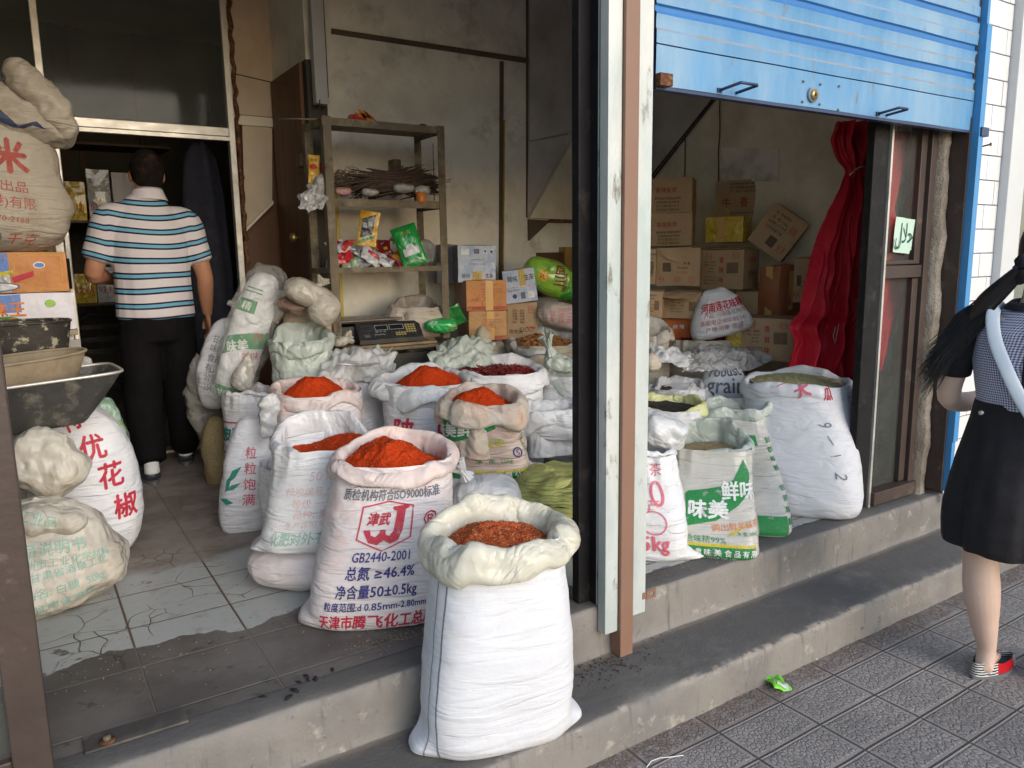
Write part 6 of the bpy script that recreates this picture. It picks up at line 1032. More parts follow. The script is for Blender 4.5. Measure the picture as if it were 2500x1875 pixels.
carton('printed_box','orange and blue printed box with white characters and cigar shaped plate picture','box',xf((-.04,4.32,1.442),-1),.53,.26,.185,'card_or',{'f':[B(-.26,.002,.035,.183,'skyblue'),B(-.26,.002,.035,.09,'pk_silver',.0018),T('府厨',-.07,.155,.035,'white',0,1,0,0,1,1.15,.003),T('牛精',-.08,.115,.06,'white',-.03,1,.1,.02,1,1.15,.003),PG([[(-.26,.05),(.05,.105),(.05,.085),(-.26,.03)]],'yellow',.0024),T('LANGFU NIUJING',-.08,.068,.024,'lime',.17,.9,0,.01,1,1.15,.003),disc(-.05,.028,.12,.024,'grey',off=.0028),disc(-.05,.028,.11,.018,'pk_white',off=.0034),PG([[(.04,.07),(.13,.10),(.13,.075),(.05,.045)]],'red',.003),frame(.055,.012,.245,.172,.002,'gold'),disc(.155,.125,.024,.016,'white',off=.002),disc(.155,.125,.02,.011,'skyblue',off=.0026)]},'printed seasoning boxes',seed=32)
bs=bag('beige_sack','huge dirty beige sack with red lettering and twisted top stacked on printed boxes','sack',(-.10,4.34,1.98),(.345,.22,.365),'woven_beige3',(0,3,0),seed=221,amp=.020,taper=.22,e1=2.8,sag=.1,crump=.45,
  decals=[T('广西防城',-.03,.23,.05,'faded_red',-.05,1.1),T('芝 米',.05,.11,.16,'faded_red',-.05,.95,0,.03),T('上海 荣誉出品',.03,-.02,.055,'faded_red',-.06,1),T('工业(防城港)有限',.03,-.095,.058,'faded_red',-.08,.85),T('城市港口区  0770-2168',.02,-.165,.034,'faded_red',-.08,1),T('0168   地址',.0,-.215,.034,'faded_red'),T('重量:',-.05,-.275,.07,'faded_red'),T('70',.06,-.262,.085,'grey',0,.9,0,.02),T('千克',.18,-.265,.065,'faded_red')])
A=blobgrid(PV(45,238,Y=4.3),(.23,.17,.135),(0,12,0),222,.028,2.6,2.6,4,crump=.4,taper=.2); g=G(); g.grid(A,'woven_beige3',True); V,Fs=poly2d([[(-.16,-.02),(-.1,-.06),(-.02,-.085),(.02,-.08),(.05,-.055),(.10,-.06),(.06,-.035),(.04,-.045),(.0,-.075),(-.06,-.03),(-.1,-.0)]],.015)
N_=gnorm(A); nc=A.shape[1]; Vl=np.concatenate([[0],np.cumsum(np.linalg.norm(np.diff(A[:,int(.75*nc)],axis=0),axis=1))]); Vl-=Vl[-1]/2; putdecals(g,[PG([[(-.16,-.02),(-.1,-.06),(-.02,-.085),(.02,-.08),(.05,-.055),(.10,-.06),(.06,-.035),(.04,-.045),(.0,-.075),(-.06,-.03),(-.1,-.0)]],'navyfade')],A,N_,int(.75*nc),A.shape[0]//2,Vl); g.obj('folded_top',bs)
A=blobgrid(PV(92,215,Y=4.2),(.075,.08,.19),(0,-32,0),224,.022,2.4,2.4,5,crump=.5); g=G(); g.grid(A,'woven_beige3',True); g.obj('rolled_flap',bs)
# basins
def basin(name,label,c,a,b_,h,m,rot=0,tap=.82,rimr=.006,e=3.,rimm='alu',rollx=0,cat='basin'):
    o=thing(name,label,cat,c); ph=np.linspace(0,2*PI,72,endpoint=False); cs,sn=np.cos(ph),np.sin(ph); X_=np.sign(cs)*np.abs(cs)**(2/e); Y_=np.sign(sn)*np.abs(sn)**(2/e); r=math.radians(rot)
    def ringp(k,z): x=a*k*X_; y=b_*k*Y_; q=np.stack([c[0]+x*math.cos(r)-y*math.sin(r),c[1]+x*math.sin(r)+y*math.cos(r),c[2]+z+0*x+rollx*x],1); return q
    ks=[0,.5,.97,1.0]; A=np.array([ringp(.001,.0),ringp(tap*.6,.0),ringp(tap*.93,.0),ringp(tap,.012),ringp(tap+(1-tap)*.5,h*.5),ringp(1,h)]); I=np.array([ringp(.985,h),ringp(tap+(1-tap)*.5-.015,h*.5),ringp(tap-.015,.018),ringp(tap*.6,.006),ringp(.001,.006)])
    A=A+(.004*fbm(A*7,int(abs(c[0])*90)+3,3))[...,None]; g=G(); g.grid(A,m,True); g.grid(I,m,True); g.obj('basin_wall',o); R_=ringp(1.,h); g=G(); g.tube(list(R_)+[R_[0],R_[1]],rimr,rimm,8,close=False); g.obj('rolled_lip',o); return o
basin('metal_trough','large battered dark metal trough resting on the sacks at the left',(.0,3.36,.965),.315,.17,.185,'basin',rot=4,tap=.60,e=7,rollx=.05,cat='trough')
basin('black_basin','worn black enamel basin with scratches in front of the printed boxes',(-.02,4.02,1.12),.225,.15,.20,'basin2',rot=0,tap=.86,e=2.6,rimm='basin2')
basin('cardboard_tray','shallow tan oval tray lying inside the metal trough',(-.04,3.42,1.08),.26,.15,.14,'board',rot=14,tap=.82,e=2.2,rimm='board',rollx=.06,cat='tray')
bag('crumpled_bag','small crumpled grey plastic scrap beside the black basin','plastic bag',PV(180,790,Y=3.95),(.05,.04,.05),'film',(0,0,0),seed=231,amp=.02)
g=G(); g.box((.05,4.1,1.0),(.24,4.12,1.22),'card_grey2'); tag(g.obj('board_panel',None,(.15,4.1,1.0)),'grey board standing under the white printed box','board')
# sacks below
bag('pepper_sack','upright white sack with four large red brush characters under the metal trough','sack',PV(195,1040,Y=3.55)+[-.05,.06,-.02],(.235,.15,.355),'woven',(0,-7,-4),seed=241,amp=.012,group='closed sacks',e1=2.9,taper=.05,floor=FL+.001,decals=[T('特',.06,.31,.11,'red',.2,.9,.1,.02),T('优',.105,.175,.115,'red',0,.9,.1,.02),T('花',.14,.045,.115,'red',0,.9,.1,.02),T('椒',.17,-.10,.115,'red',0,.9,.1,.02)])
bag('slumped_sack','slumped beige sack with worn green print at the left of the floor','sack',(.0,3.16,.535),(.235,.17,.215),'woven_beige4',(0,-3,2),seed=243,amp=.028,group='closed sacks',e1=2.4,taper=.26,sag=.06,floor=FL+.001,crump=.4,decals=[T('产品说明书',.0,.10,.055,'teal2',-.1,1,.1,.0),T('兰州市工业化学材料',.05,.045,.035,'teal2',-.1,1,.1),T('甘肃省酒泉工业',.06,.01,.035,'teal2',0,1),T('品名: 白糖  50kg',.04,-.05,.035,'teal2',0,1),T('甘肃省酒泉',.03,-.10,.038,'teal2'),T('25kg 大字',.10,.15,.03,'teal2')])
bag('folded_sack','crumpled beige sack mouth folded over the slumped sack','sack',P(100,1125,Y=3.25),(.10,.09,.125),'woven_beige4',(0,-8,0),seed=245,amp=.030,group='closed sacks',crump=.6)
bag('folded_sack','torn top of the slumped sack with dark hole and green streaks','sack',PV(105,1130,Y=3.04)+[-.02,.05,0],(.14,.08,.05),'woven_beige4',(0,10,0),seed=246,amp=.025,group='closed sacks',crump=.6,decals=[T('工业品',-.02,.02,.05,'teal2',-.2)])
bag('plastic_sack','green and clear plastic sack squeezed behind the pepper sack','sack',PV(238,935,Y=3.9),(.075,.08,.17),'film_green',(0,-6,0),seed=247,amp=.02,group='closed sacks',decals=[T('食用\n精盐',0,0,.06,'lime')])
bag('stacked_sack','hidden grey closed sack behind the slumped sack under the trough','sack',(-.25,3.5,.62),(.2,.18,.28),'woven_beige',(0,0,0),seed=248,amp=.015,e1=3,e2=3,group='closed sacks')
# back room goods seen through the doorway
bk=thing('back_shelf','dim shelf of yellow packets behind the doorway','shelf',(.7,7.2,FL))
for z,zz_ in ((FL+.9,.02),(FL+1.55,.02),(FL+2.15,.02)): g=G(); g.box((.20,7.0,z),(1.2,7.4,z+zz_),'trim'); g.obj('shelf_board',bk)
g=G(); g.box((.16,7.0,FL),(.20,7.4,2.75),'trim'); g.obj('side_panel',bk)
rnd=random.Random(12); k_=0
for z in (FL+.92,FL+1.57):
    for i in range(5):
        k_+=1; carton('goods_box',['yellow','amber','grey','pale','dark yellow'][i]+' wrapped box on the '+('lower' if z<1.4 else 'upper')+' dim back room shelf','box',xf((.30+.18*i,7.15,z),rnd.uniform(-5,5)),.16,.2,rnd.uniform(.2,.42),['card_yel','card_yel','pk_silver','card_white','card_yel'][i],{'f':[T('味精',0,.1,.07,'faded_red')]},'boxes in the back room',seed=40+k_)
ch=thing('dark_chair','black folding chair in the doorway left of the man','chair',(.45,5.75,FL))
g=G(); 
for z in (.98,1.06,1.14): g.box((.34,5.7,z),(.56,5.715,z+.03),'blacksteel')
g.obj('backrest',ch); g=G(); g.tube([(.33,5.7,FL),(.33,5.7,1.2),(.40,5.7,1.24),(.57,5.7,1.22)],.013,'blacksteel',8); g.obj('frame',ch)
g=G(); g.box((.33,5.55,.80),(.57,5.9,.83),'blacksteel',bev=.005); g.obj('seat',ch); g=G(); g.tube([(.56,5.6,FL),(.56,5.7,.8)],.012,'blacksteel',8); g.obj('leg',ch)
g=G(); A=np.zeros((60,40,3))
for i,t_ in enumerate(np.linspace(0,1,60)):
    w_=np.interp(t_,[0,.5,.8,.93,1],[.15,.15,.13,.10,.02])
    for j,p_ in enumerate(np.linspace(0,2*PI,40,endpoint=False)): A[i,j]=(1.12+w_*math.cos(p_)*(1+.06*math.sin(5*p_+t_*3)),5.52+.07*math.sin(p_)*(1+.2*math.sin(4*p_)),.62+t_*1.75)
g.grid(A,'navycoat',True); tag(g.obj('hanging_coat',None,(1.12,5.52,.62)),'long navy coat hanging in the doorway right of the man','coat')
# litter
fp=thing('floor_plate','dirty steel plate with a rusty bolt fixed at the front edge of the dark tiles','plate',P(300,1800,Z=FL))
c=P(318,1788,Z=FL); g=G(); g.box((c[0]-.11,c[1]-.045,FL+.002),(c[0]+.14,c[1]+.035,FL+.009),'platedark',bev=.002); g.obj('plate',fp)
q=P(262,1810,Z=FL+.009); g=G(); g.tube([q,q+[0,0,.004]],.020,'rust',16); g.tube([q+[0,0,.004],q+[0,0,.016]],.011,'oldmetal',6); g.obj('bolt',fp)
lp=pack('snack_wrapper','crumpled bright lime green wrapper dropped on the pavement','wrapper',xf(P(1915,1690,Z=0)+[0,0,.006],-20,-82,14),.085,.095,.022,'limewrap',seed=251,amp=.010,decals=[PG([[(-.03,-.035),(.02,-.045),(.03,-.02),(-.01,-.01)]],'pk_white'),T('绿茶',0,.01,.022,'green')])
g=G(); q=[P(x,y,Z=.004) for x,y in ((1578,1874),(1590,1858),(1612,1850),(1640,1848),(1668,1844))]; g.tube(q,.0018,'whitecord',6); tag(g.obj('string',None,q[0]),'short piece of white string curled on the pavement','string')
g=G(); q=[P(x,y,Z=.004) for x,y in ((1965,1612),(1975,1608),(1988,1606),(1995,1610))]; g.tube(q,.003,'whitecord',6); tag(g.obj('paper_scrap',None,q[0]),'tiny white paper scrap lying against the kerb','litter')
# ------------------------------------------------------------ people
def loft(pts,rads,n=20,sub=4,up=(0,1,0)):
    """closed tapered tube through joints; rads (rx,ry) across and along 'up'"""
    pts=np.array(pts,float); rads=np.array([(r,r) if np.isscalar(r) else r for r in rads],float); k=len(pts); t=np.linspace(0,k-1,(k-1)*sub+1)
    def cr(a):
        o=[]
        for x in t:
            i=min(int(x),k-2); f=x-i; p0=a[max(i-1,0)]; p1=a[i]; p2=a[i+1]; p3=a[min(i+2,k-1)]
            o.append(.5*((2*p1)+(-p0+p2)*f+(2*p0-5*p1+4*p2-p3)*f*f+(-p0+3*p1-3*p2+p3)*f**3))
        return np.array(o)
    C=cr(pts); Rr=np.maximum(cr(rads),.003); T_=np.gradient(C,axis=0); T_/=np.linalg.norm(T_,axis=1)[:,None]; V=[]; up=np.array(up,float)
    a0=C[0]-T_[0]*Rr[0].min()*.55; a1=C[-1]+T_[-1]*Rr[-1].min()*.55
    for i in range(len(C)):
        b=up-T_[i]*up.dot(T_[i]); b/=np.linalg.norm(b)+1e-9; a=np.cross(b,T_[i])
        for j in range(n): q=2*PI*j/n; V.append(C[i]+a*Rr[i][0]*math.cos(q)+b*Rr[i][1]*math.sin(q))
    m=len(C); f=[(i*n+j,i*n+(j+1)%n,(i+1)*n+(j+1)%n,(i+1)*n+j) for i in range(m-1) for j in range(n)]; V+=[a0,a1]
    f+=[(m*n,(j+1)%n,j) for j in range(n)]+[(m*n+1,(m-1)*n+j,(m-1)*n+(j+1)%n) for j in range(n)]
    return np.array(V),f
def ell(c,r,rot=0,n=18):
    V=[];f=[]; th=np.linspace(-PI/2,PI/2,n); 
    for a in th:
        for j in range(n*2): q=2*PI*j/(n*2); V.append((r[0]*math.cos(a)*math.cos(q),r[1]*math.cos(a)*math.sin(q),r[2]*math.sin(a)))
    w=n*2; f=[(i*w+j,i*w+(j+1)%w,(i+1)*w+(j+1)%w,(i+1)*w+j) for i in range(n-1) for j in range(w)]
    V=np.array(V); c_,s_=math.cos(rot),math.sin(rot); V=np.stack([V[:,0],V[:,1]*c_-V[:,2]*s_,V[:,1]*s_+V[:,2]*c_],1); return V+np.array(c,float),f
def fuse(parts,vox=.007,smooth=6,disp=None):
    V=[];Fs=[];n=0
    for v,f in parts: V.append(v); Fs+=[[i+n for i in q] for q in f]; n+=len(v)
    me=bpy.data.meshes.new('tmp'); me.from_pydata(np.concatenate(V).tolist(),[],Fs); me.update(); o=bpy.data.objects.new('tmp',me); COL.objects.link(o)
    m=o.modifiers.new('r','REMESH'); m.mode='VOXEL'; m.voxel_size=vox
    if smooth: m=o.modifiers.new('s','SMOOTH'); m.iterations=smooth; m.factor=.5
    dg=bpy.context.evaluated_depsgraph_get(); dg.update(); r=bpy.data.meshes.new_from_object(o.evaluated_get(dg)); vv=np.array([v.co[:] for v in r.vertices]); ff=[tuple(p.vertices) for p in r.polygons]
    bpy.data.objects.remove(o); bpy.data.meshes.remove(me); bpy.data.meshes.remove(r)
    if disp is not None: vv=disp(vv)
    return vv,ff
def hand(wr,dirv,side,nrm,k=1.,curl=.5):
    """palm and five fingers; wr wrist, dirv along the hand, side towards the thumb, nrm out of the palm"""
    wr,d,s,nn=[np.array(x,float) for x in (wr,dirv,side,nrm)]; d/=np.linalg.norm(d); s=s-d*s.dot(d); s/=np.linalg.norm(s); nn=np.cross(d,s)*(1 if np.cross(d,s).dot(nn)>0 else -1)
    P_=[loft([wr-d*.02,wr+d*.03*k,wr+d*.065*k,wr+d*.095*k],[(.026*k,.018*k),(.034*k,.017*k),(.040*k,.015*k),(.040*k,.011*k)],16,3,nn)]
    for i,(o_,L) in enumerate(((.030,.070),(.010,.078),(-.010,.073),(-.029,.058))):
        b=wr+d*.088*k+s*o_*k; pts=[b-d*.02]; ang=.15; p=b
        for q in (.42,.32,.26): v=d*math.cos(ang)+nn*math.sin(ang)+s*o_*.8; p=p+v*L*k*q; pts.append(p.copy()); ang+=curl*(.7+.12*i)
        P_.append(loft(pts,[.0095*k,.0092*k,.0082*k,.0066*k],12,3,s))
    b=wr+d*.03*k+s*.026*k; P_.append(loft([b-s*.012,b+d*.022*k+s*.020*k+nn*.01,b+d*.05*k+s*.026*k+nn*.018,b+d*.072*k+s*.020*k+nn*.024],[.014*k,.0125*k,.0105*k,.0075*k],12,3,nn))
    return P_
# the shopkeeper, seen from behind
mx,my=.675,4.80; H0=FL
man=thing('person','man seen from behind in a blue and white striped polo shirt and black trousers','person',(mx,my,FL)); o=np.array([mx,my,FL])
def mp(x,y,z): return o+np.array([x,y,z])
hd=mp(.02,.03,1.725)
head=[ell(hd+[0,.0,.015],(.084,.100,.115)),ell(hd+[0,.035,-.045],(.062,.07,.085)),ell(hd+[0,.105,-.03],(.014,.02,.022)),ell(hd+[-.083,.012,-.01],(.012,.022,.034),.2),ell(hd+[.083,.012,-.01],(.012,.022,.034),.2),loft([mp(.01,.0,1.50),mp(.012,.01,1.60),mp(.016,.02,1.68)],[(.085,.075),(.070,.066),(.067,.068)],20,3)]
Lsh,Lel,Lwr=mp(-.195,.0,1.495),mp(-.295,.02,1.185),mp(-.19,.25,1.14)
Rsh,Rel,Rwr=mp(.200,.0,1.475),mp(.275,.0,1.16),mp(.290,.07,.93)
arms=[loft([Lsh,(Lsh+Lel)/2,Lel,(Lel*.6+Lwr*.4),Lwr],[.06,.055,.048,.045,.030]),loft([Rsh,(Rsh+Rel)/2,Rel,(Rel*.65+Rwr*.35),Rwr],[.06,.056,.047,.046,.030])]
torso=[loft([mp(0,0,.86),mp(0,0,1.0),mp(0,0,1.2),mp(0,0,1.42),mp(0.005,0,1.55)],[(.16,.11),(.17,.12),(.18,.125),(.18,.11),(.10,.075)])]
v,f=fuse(head+arms+torso+hand(Lwr,(.4,.9,.05),(0,0,1),(1,0,0),1.,.5)+hand(Rwr,(.05,.12,-1),(.0,1,0),(-1,0,0),1.,.45),.0058,3); body=meshobj('body',v,f,'skin_m',parent=man)
# hair cap follows the skull
v,f=fuse([ell(hd+[0,-.004,.024],(.089,.103,.116)),ell(hd+[0,-.045,-.02],(.076,.054,.078))],.006,4,lambda q:q+(.0012*vn(q*260,3))[:,None])
keep=lambda p:(p[2]>hd[2]-.075+max(0,(p[1]-hd[1]))*1.2)
vv=np.array(v); ff=[q for q in f if keep(vv[list(q)].mean(0))]; meshobj('hair',vv,ff,'hair_m',parent=man)
def wr_(q,a=.006,fr=7,seed=3): return q+np.stack([0*q[:,0],a*rdg(q*np.array([fr,fr,fr*.8]),seed)+a*.8*fbm(q*fr*.7,seed+2),a*.3*vn(q*fr*2,seed)],1)
shirt=[loft([mp(0,0,.93),mp(0,0,1.0),mp(0,.005,1.15),mp(0,.0,1.34),mp(0,0,1.46),mp(.0,.0,1.54),mp(.008,.0,1.60)],[(.210,.15),(.207,.15),(.203,.15),(.212,.142),(.195,.118),(.145,.095),(.085,.078)]),
 loft([mp(-.12,0,1.505),Lsh+[-.005,0,-.02],Lsh*.55+Lel*.45,Lsh*.25+Lel*.75],[.066,.080,.082,.084]),loft([mp(.12,0,1.49),Rsh+[.005,0,-.02],Rsh*.55+Rel*.45,Rsh*.27+Rel*.73],[.066,.080,.078,.076])]
v,f=fuse(shirt,.008,5,lambda q:wr_(q,.006)); 
me=meshobj('polo_shirt',v,f,'stripe_cloth',parent=man)
at=me.data.attributes.new('sc','FLOAT','POINT'); q=v-o; x,z=q[:,0],q[:,2]
c=z+.02-.022*((x/.2)**2)*np.clip((z-1.0)/.3,0,1)+.004*np.sin(x*14+z*9); sl_=np.clip((np.abs(x)-.205)/.03,0,1); c=c*(1-sl_)+sl_*(z+ -.32*(np.abs(x)-.22)); at.data.foreach_set('value',c.astype(np.float32))
collar=G(); ph=np.linspace(0,2*PI,60,endpoint=False); A=np.array([[mp(.012+(r)*math.cos(t_)*1.04,.012+r*math.sin(t_)*1.0,z_-.015*math.cos(t_+PI/2)*0+ (.022*math.sin(t_) if False else -.012*math.sin(t_))) for t_ in ph] for r,z_ in ((.100,1.575),(.094,1.59),(.080,1.625),(.074,1.640),(.071,1.625))]); A[:,:,:]+= (.002*fbm(A*20,5,2))[...,None]; collar.grid(A,'collarwhite',True); collar.obj('collar',man)
trs=[loft([mp(0,0,.97),mp(0,0,.88),mp(0,0,.80)],[(.195,.14),(.205,.15),(.19,.14)]),
 loft([mp(-.095,0,.84),mp(-.105,-.02,.62),mp(-.115,-.055,.42),mp(-.12,-.10,.22),mp(-.12,-.13,.125)],[(.112,.12),(.108,.112),(.10,.10),(.092,.095),(.088,.092)]),
 loft([mp(.095,0,.84),mp(.105,.03,.62),mp(.11,.07,.42),mp(.115,.13,.22),mp(.12,.20,.125)],[(.112,.12),(.105,.11),(.098,.095),(.088,.09),(.082,.086)])]
v,f=fuse(trs,.009,5,lambda q:wr_(q,.009,6,8)); meshobj('trousers',v,f,'trousers',parent=man)
def shoe(name,par,h,yaw,mU,mS,L=.27,k=1.,sock=True,up_=0.):
    c,s=math.cos(yaw),math.sin(yaw); f_=lambda x,y,z:(h[0]+x*c-y*s,h[1]+x*s+y*c,h[2]+z)
    v,f=fuse([loft([f_(0,-.03*k,.045),f_(0,.02,.05),f_(0,.09*k,.05),f_(0,.15*k,.042),f_(0,L*k-.06,.034)],[(.034*k,.030),(.040*k,.042),(.044*k,.040),(.048*k,.032),(.036*k,.022)],18,4,(0,0,1))],.006,3); v[:,2]=np.maximum(v[:,2],h[2]+.014); sh_=meshobj('shoe',v,f,mU,parent=par)
    g=G(); n=44; pl=[]
    for i in range(n): t_=2*PI*i/n; y=(L*k/2-.05)+math.sin(t_)*(L*k/2+.012); w_=.040*k+.010*math.sin(t_)*(1 if math.sin(t_)>0 else .3); pl.append((math.cos(t_)*w_,y))
    V=[f_(x,y,z) for z in (.0,.022) for x,y in pl]; g.add(V,[tuple(range(n-1,-1,-1)),tuple(range(n,2*n))]+[(i,(i+1)%n,n+(i+1)%n,n+i) for i in range(n)],mS); g.obj('sole',par)
    if sock: v,f=fuse([loft([f_(0,-.012,.06),f_(0,-.01,.10),f_(0,-.01,.14)],[.042,.040,.042])],.006,2); meshobj('sock',v,f,'shoe_white',parent=par)
shoe('shoe',man,mp(-.12,-.14,0),math.radians(4),'shoe','sole',k=1.2); shoe('shoe',man,mp(.12,.19,0),math.radians(-8),'shoe','sole',k=1.2)
# the passer-by at the right edge, walking away along the shop front
wx,wy=2.905,1.225; wo=np.array([wx,wy,0.]); wyaw=math.radians(-72)      # facing direction = +Y turned by yaw
cw,sw=math.cos(wyaw),math.sin(wyaw); KW=1.09
def wp(x,y,z): x,y,z=x*KW,y*KW,z*KW; return wo+np.array([x*cw-y*sw,x*sw+y*cw,z])        # x to her right, y forward, z up
def wv(x,y,z): return np.array([x*cw-y*sw,x*sw+y*cw,z])
def tl(parts): return [(np.stack([v[:,0]*cw-v[:,1]*sw,v[:,0]*sw+v[:,1]*cw,v[:,2]],1)*KW+wo,f) for v,f in parts]
wm=thing('person','woman walking away at the right edge with wind blown ponytail, gingham back and bare calf','person',(wx,wy,0))
hw=np.array([.02,.03,1.42])
LF=np.array([-.045,.015,.075]); RF=np.array([.12,.12,.07])
bp=[ell(hw+[0,0,.02],(.072,.088,.108)),ell(hw+[0,.035,-.045],(.054,.06,.075)),ell(hw+[0,.095,-.02],(.011,.018,.02)),ell(hw+[-.074,.01,-.01],(.01,.02,.03),.2),ell(hw+[.074,.01,-.01],(.01,.02,.03),.2),
 loft([(.0,.0,1.20),(.005,.005,1.29),(.012,.015,1.37)],[(.058,.05),(.044,.044),(.044,.046)]),
 loft([(0,0,.70),(0,0,.85),(0,0,.98),(0,0,1.10),(0,0,1.21),(0,0,1.27)],[(.13,.10),(.13,.095),(.115,.085),(.135,.10),(.14,.09),(.06,.05)]),
 loft([(-.155,0,1.205),(-.20,.01,1.08),(-.22,.03,.955),(-.17,.13,.93),(-.09,.21,.97)],[.044,.041,.036,.033,.022]),loft([(.155,0,1.205),(.20,.02,1.08),(.215,.03,.95),(.20,.12,.85),(.19,.19,.78)],[.044,.041,.036,.033,.022]),
 loft([(-.085,0,.76),(-.09,.0,.58),(-.085,-.0,.44),(-.07,-.02,.32),(-.055,-.005,.20),LF+[0,.005,.03],LF+[0,0,-.03]],[.07,.07,.054,.056,.042,.030,.030]),
 loft([(.085,0,.76),(.095,.05,.60),(.10,.08,.44),(.11,.08,.30),(.118,.10,.18),RF+[0,0,.02],RF+[0,0,-.03]],[.07,.07,.052,.054,.040,.030,.030]),
 loft([LF+[0,-.02,-.035],LF+[0,.04,-.03],LF+[0,.10,-.045],LF+[0,.15,-.052]],[(.028,.028),(.03,.028),(.036,.02),(.034,.014)],14,3,(0,0,1)),loft([RF+[0,-.02,-.03],RF+[0,.04,-.03],RF+[0,.10,-.04],RF+[0,.15,-.047]],[(.028,.028),(.03,.028),(.036,.02),(.034,.014)],14,3,(0,0,1))]
hl=hand((-.09,.21,.97),(.5,.7,.3),(0,0,1),(1,0,0),.85,.6)+hand((.19,.19,.78),(-.05,.35,-1),(-.3,1,0),(-1,0,0),.85,.4)
v,f=fuse(tl(bp+hl),.0062,4); meshobj('body',v,f,'skin_w',parent=wm)
# dress: gingham bodice back, black sleeves and balloon skirt
n=120; zz=np.linspace(.96,1.275,40); A=np.zeros((40,n,3)); ph=np.linspace(0,2*PI,n,endpoint=False)
for i,z_ in enumerate(zz):
    rx=np.interp(z_,[.96,1.0,1.10,1.19,1.23,1.275],[.136,.140,.158,.160,.12,.066]); ry=np.interp(z_,[.96,1.0,1.10,1.2,1.275],[.105,.108,.12,.105,.062])
    for j,t_ in enumerate(ph): A[i,j]=wp(rx*math.cos(t_),ry*math.sin(t_),z_+(.01*math.sin(t_)))
A=A+gnorm(A)*(.004*rdg(A*9,5)+.004*fbm(A*7,6))[...,None]; g=G(); g.grid(A,'gingham',True); g.obj('bodice',wm)
g=G(); ribs=[wp(-.004,-.124+.0*z_,z_) for z_ in (.97,1.05,1.12,1.19)]; ribs=[wp(.0,-np.interp(z_,[.96,1.10,1.2,1.26],[.112,.128,.112,.08]),z_) for z_ in np.linspace(.965,1.25,12)]; g.tube(ribs,.007,'blackcloth',8,flat=.5); g.obj('zip',wm)
g=G(); A=np.array([[wp(r*math.cos(t_)*1.1,r*math.sin(t_),z_+.006*math.sin(t_)) for t_ in ph] for r,z_ in ((.076,1.262),(.070,1.276),(.058,1.288),(.050,1.280))]); g.grid(A,'blackcloth',True); g.obj('neck_band',wm)
for sg_ in (-1,1):
    v,f=fuse(tl([loft([(sg_*.115,0,1.225),(sg_*.165,0,1.205),(sg_*.20,.008,1.11),(sg_*.214,.018,1.045)],[.052,.060,.060,.058])]),.007,3,lambda q:wr_(q,.003,9,4)); meshobj('sleeve',v,f,'blackcloth',parent=wm)
rowsS=[(.965,.137,.107),(.90,.15,.12),(.82,.168,.135),(.72,.186,.15),(.62,.203,.165),(.55,.207,.17),(.50,.203,.166),(.476,.196,.16),(.482,.180,.145)]; t0=np.linspace(0,len(rowsS)-1,70); rs3=np.array(rowsS); A=np.zeros((70,n,3))
for i,t_ in enumerate(t0):
    z_,rx,ry=[np.interp(t_,range(len(rowsS)),rs3[:,k_]) for k_ in range(3)]; w_=np.clip((.97-z_)/.3,0,1)
    for j,p_ in enumerate(ph): pl=1+w_*(.05*math.sin(7*p_+2)+.035*math.sin(11*p_)+.02*math.sin(17*p_+1)); A[i,j]=wp(rx*math.cos(p_)*pl,.02*w_+ry*math.sin(p_)*pl,z_)
A=A+gnorm(A)*(.006*fbm(A*6,9))[...,None]*-1; g=G(); g.grid(A,'blackcloth',True,flip=True); g.obj('skirt',wm)
g=G(); b_=wp(-.105,-.095,.935); g.tube([b_,b_+wv(-.003,-.008,0)],.008,'alu',14); g.obj('button',wm)
st=[wp(-.088,.05,1.225),wp(-.095,-.01,1.268),wp(-.10,-.085,1.245),wp(-.085,-.112,1.17),wp(-.045,-.132,1.08),wp(.0,-.130,.99),wp(.06,-.135,.90),wp(.12,-.135,.80),wp(.165,-.11,.72),wp(.19,-.06,.69)]
v,f=loft(st,[(.021,.004)]*10,12,5,wv(.2,-1,.1)); meshobj('bag_strap',v,f,'strap',parent=wm)
g=G(); A=blobgrid((0,0,0),(.13,.06,.15),(0,0,0),33,.008,3,3.,5); Aw=np.stack([A[:,:,0]*cw-A[:,:,1]*sw,A[:,:,0]*sw+A[:,:,1]*cw,A[:,:,2]],2)+wp(.24,-.05,.62); g.grid(Aw,'blackcloth',True); g.obj('shoulder_bag',wm)
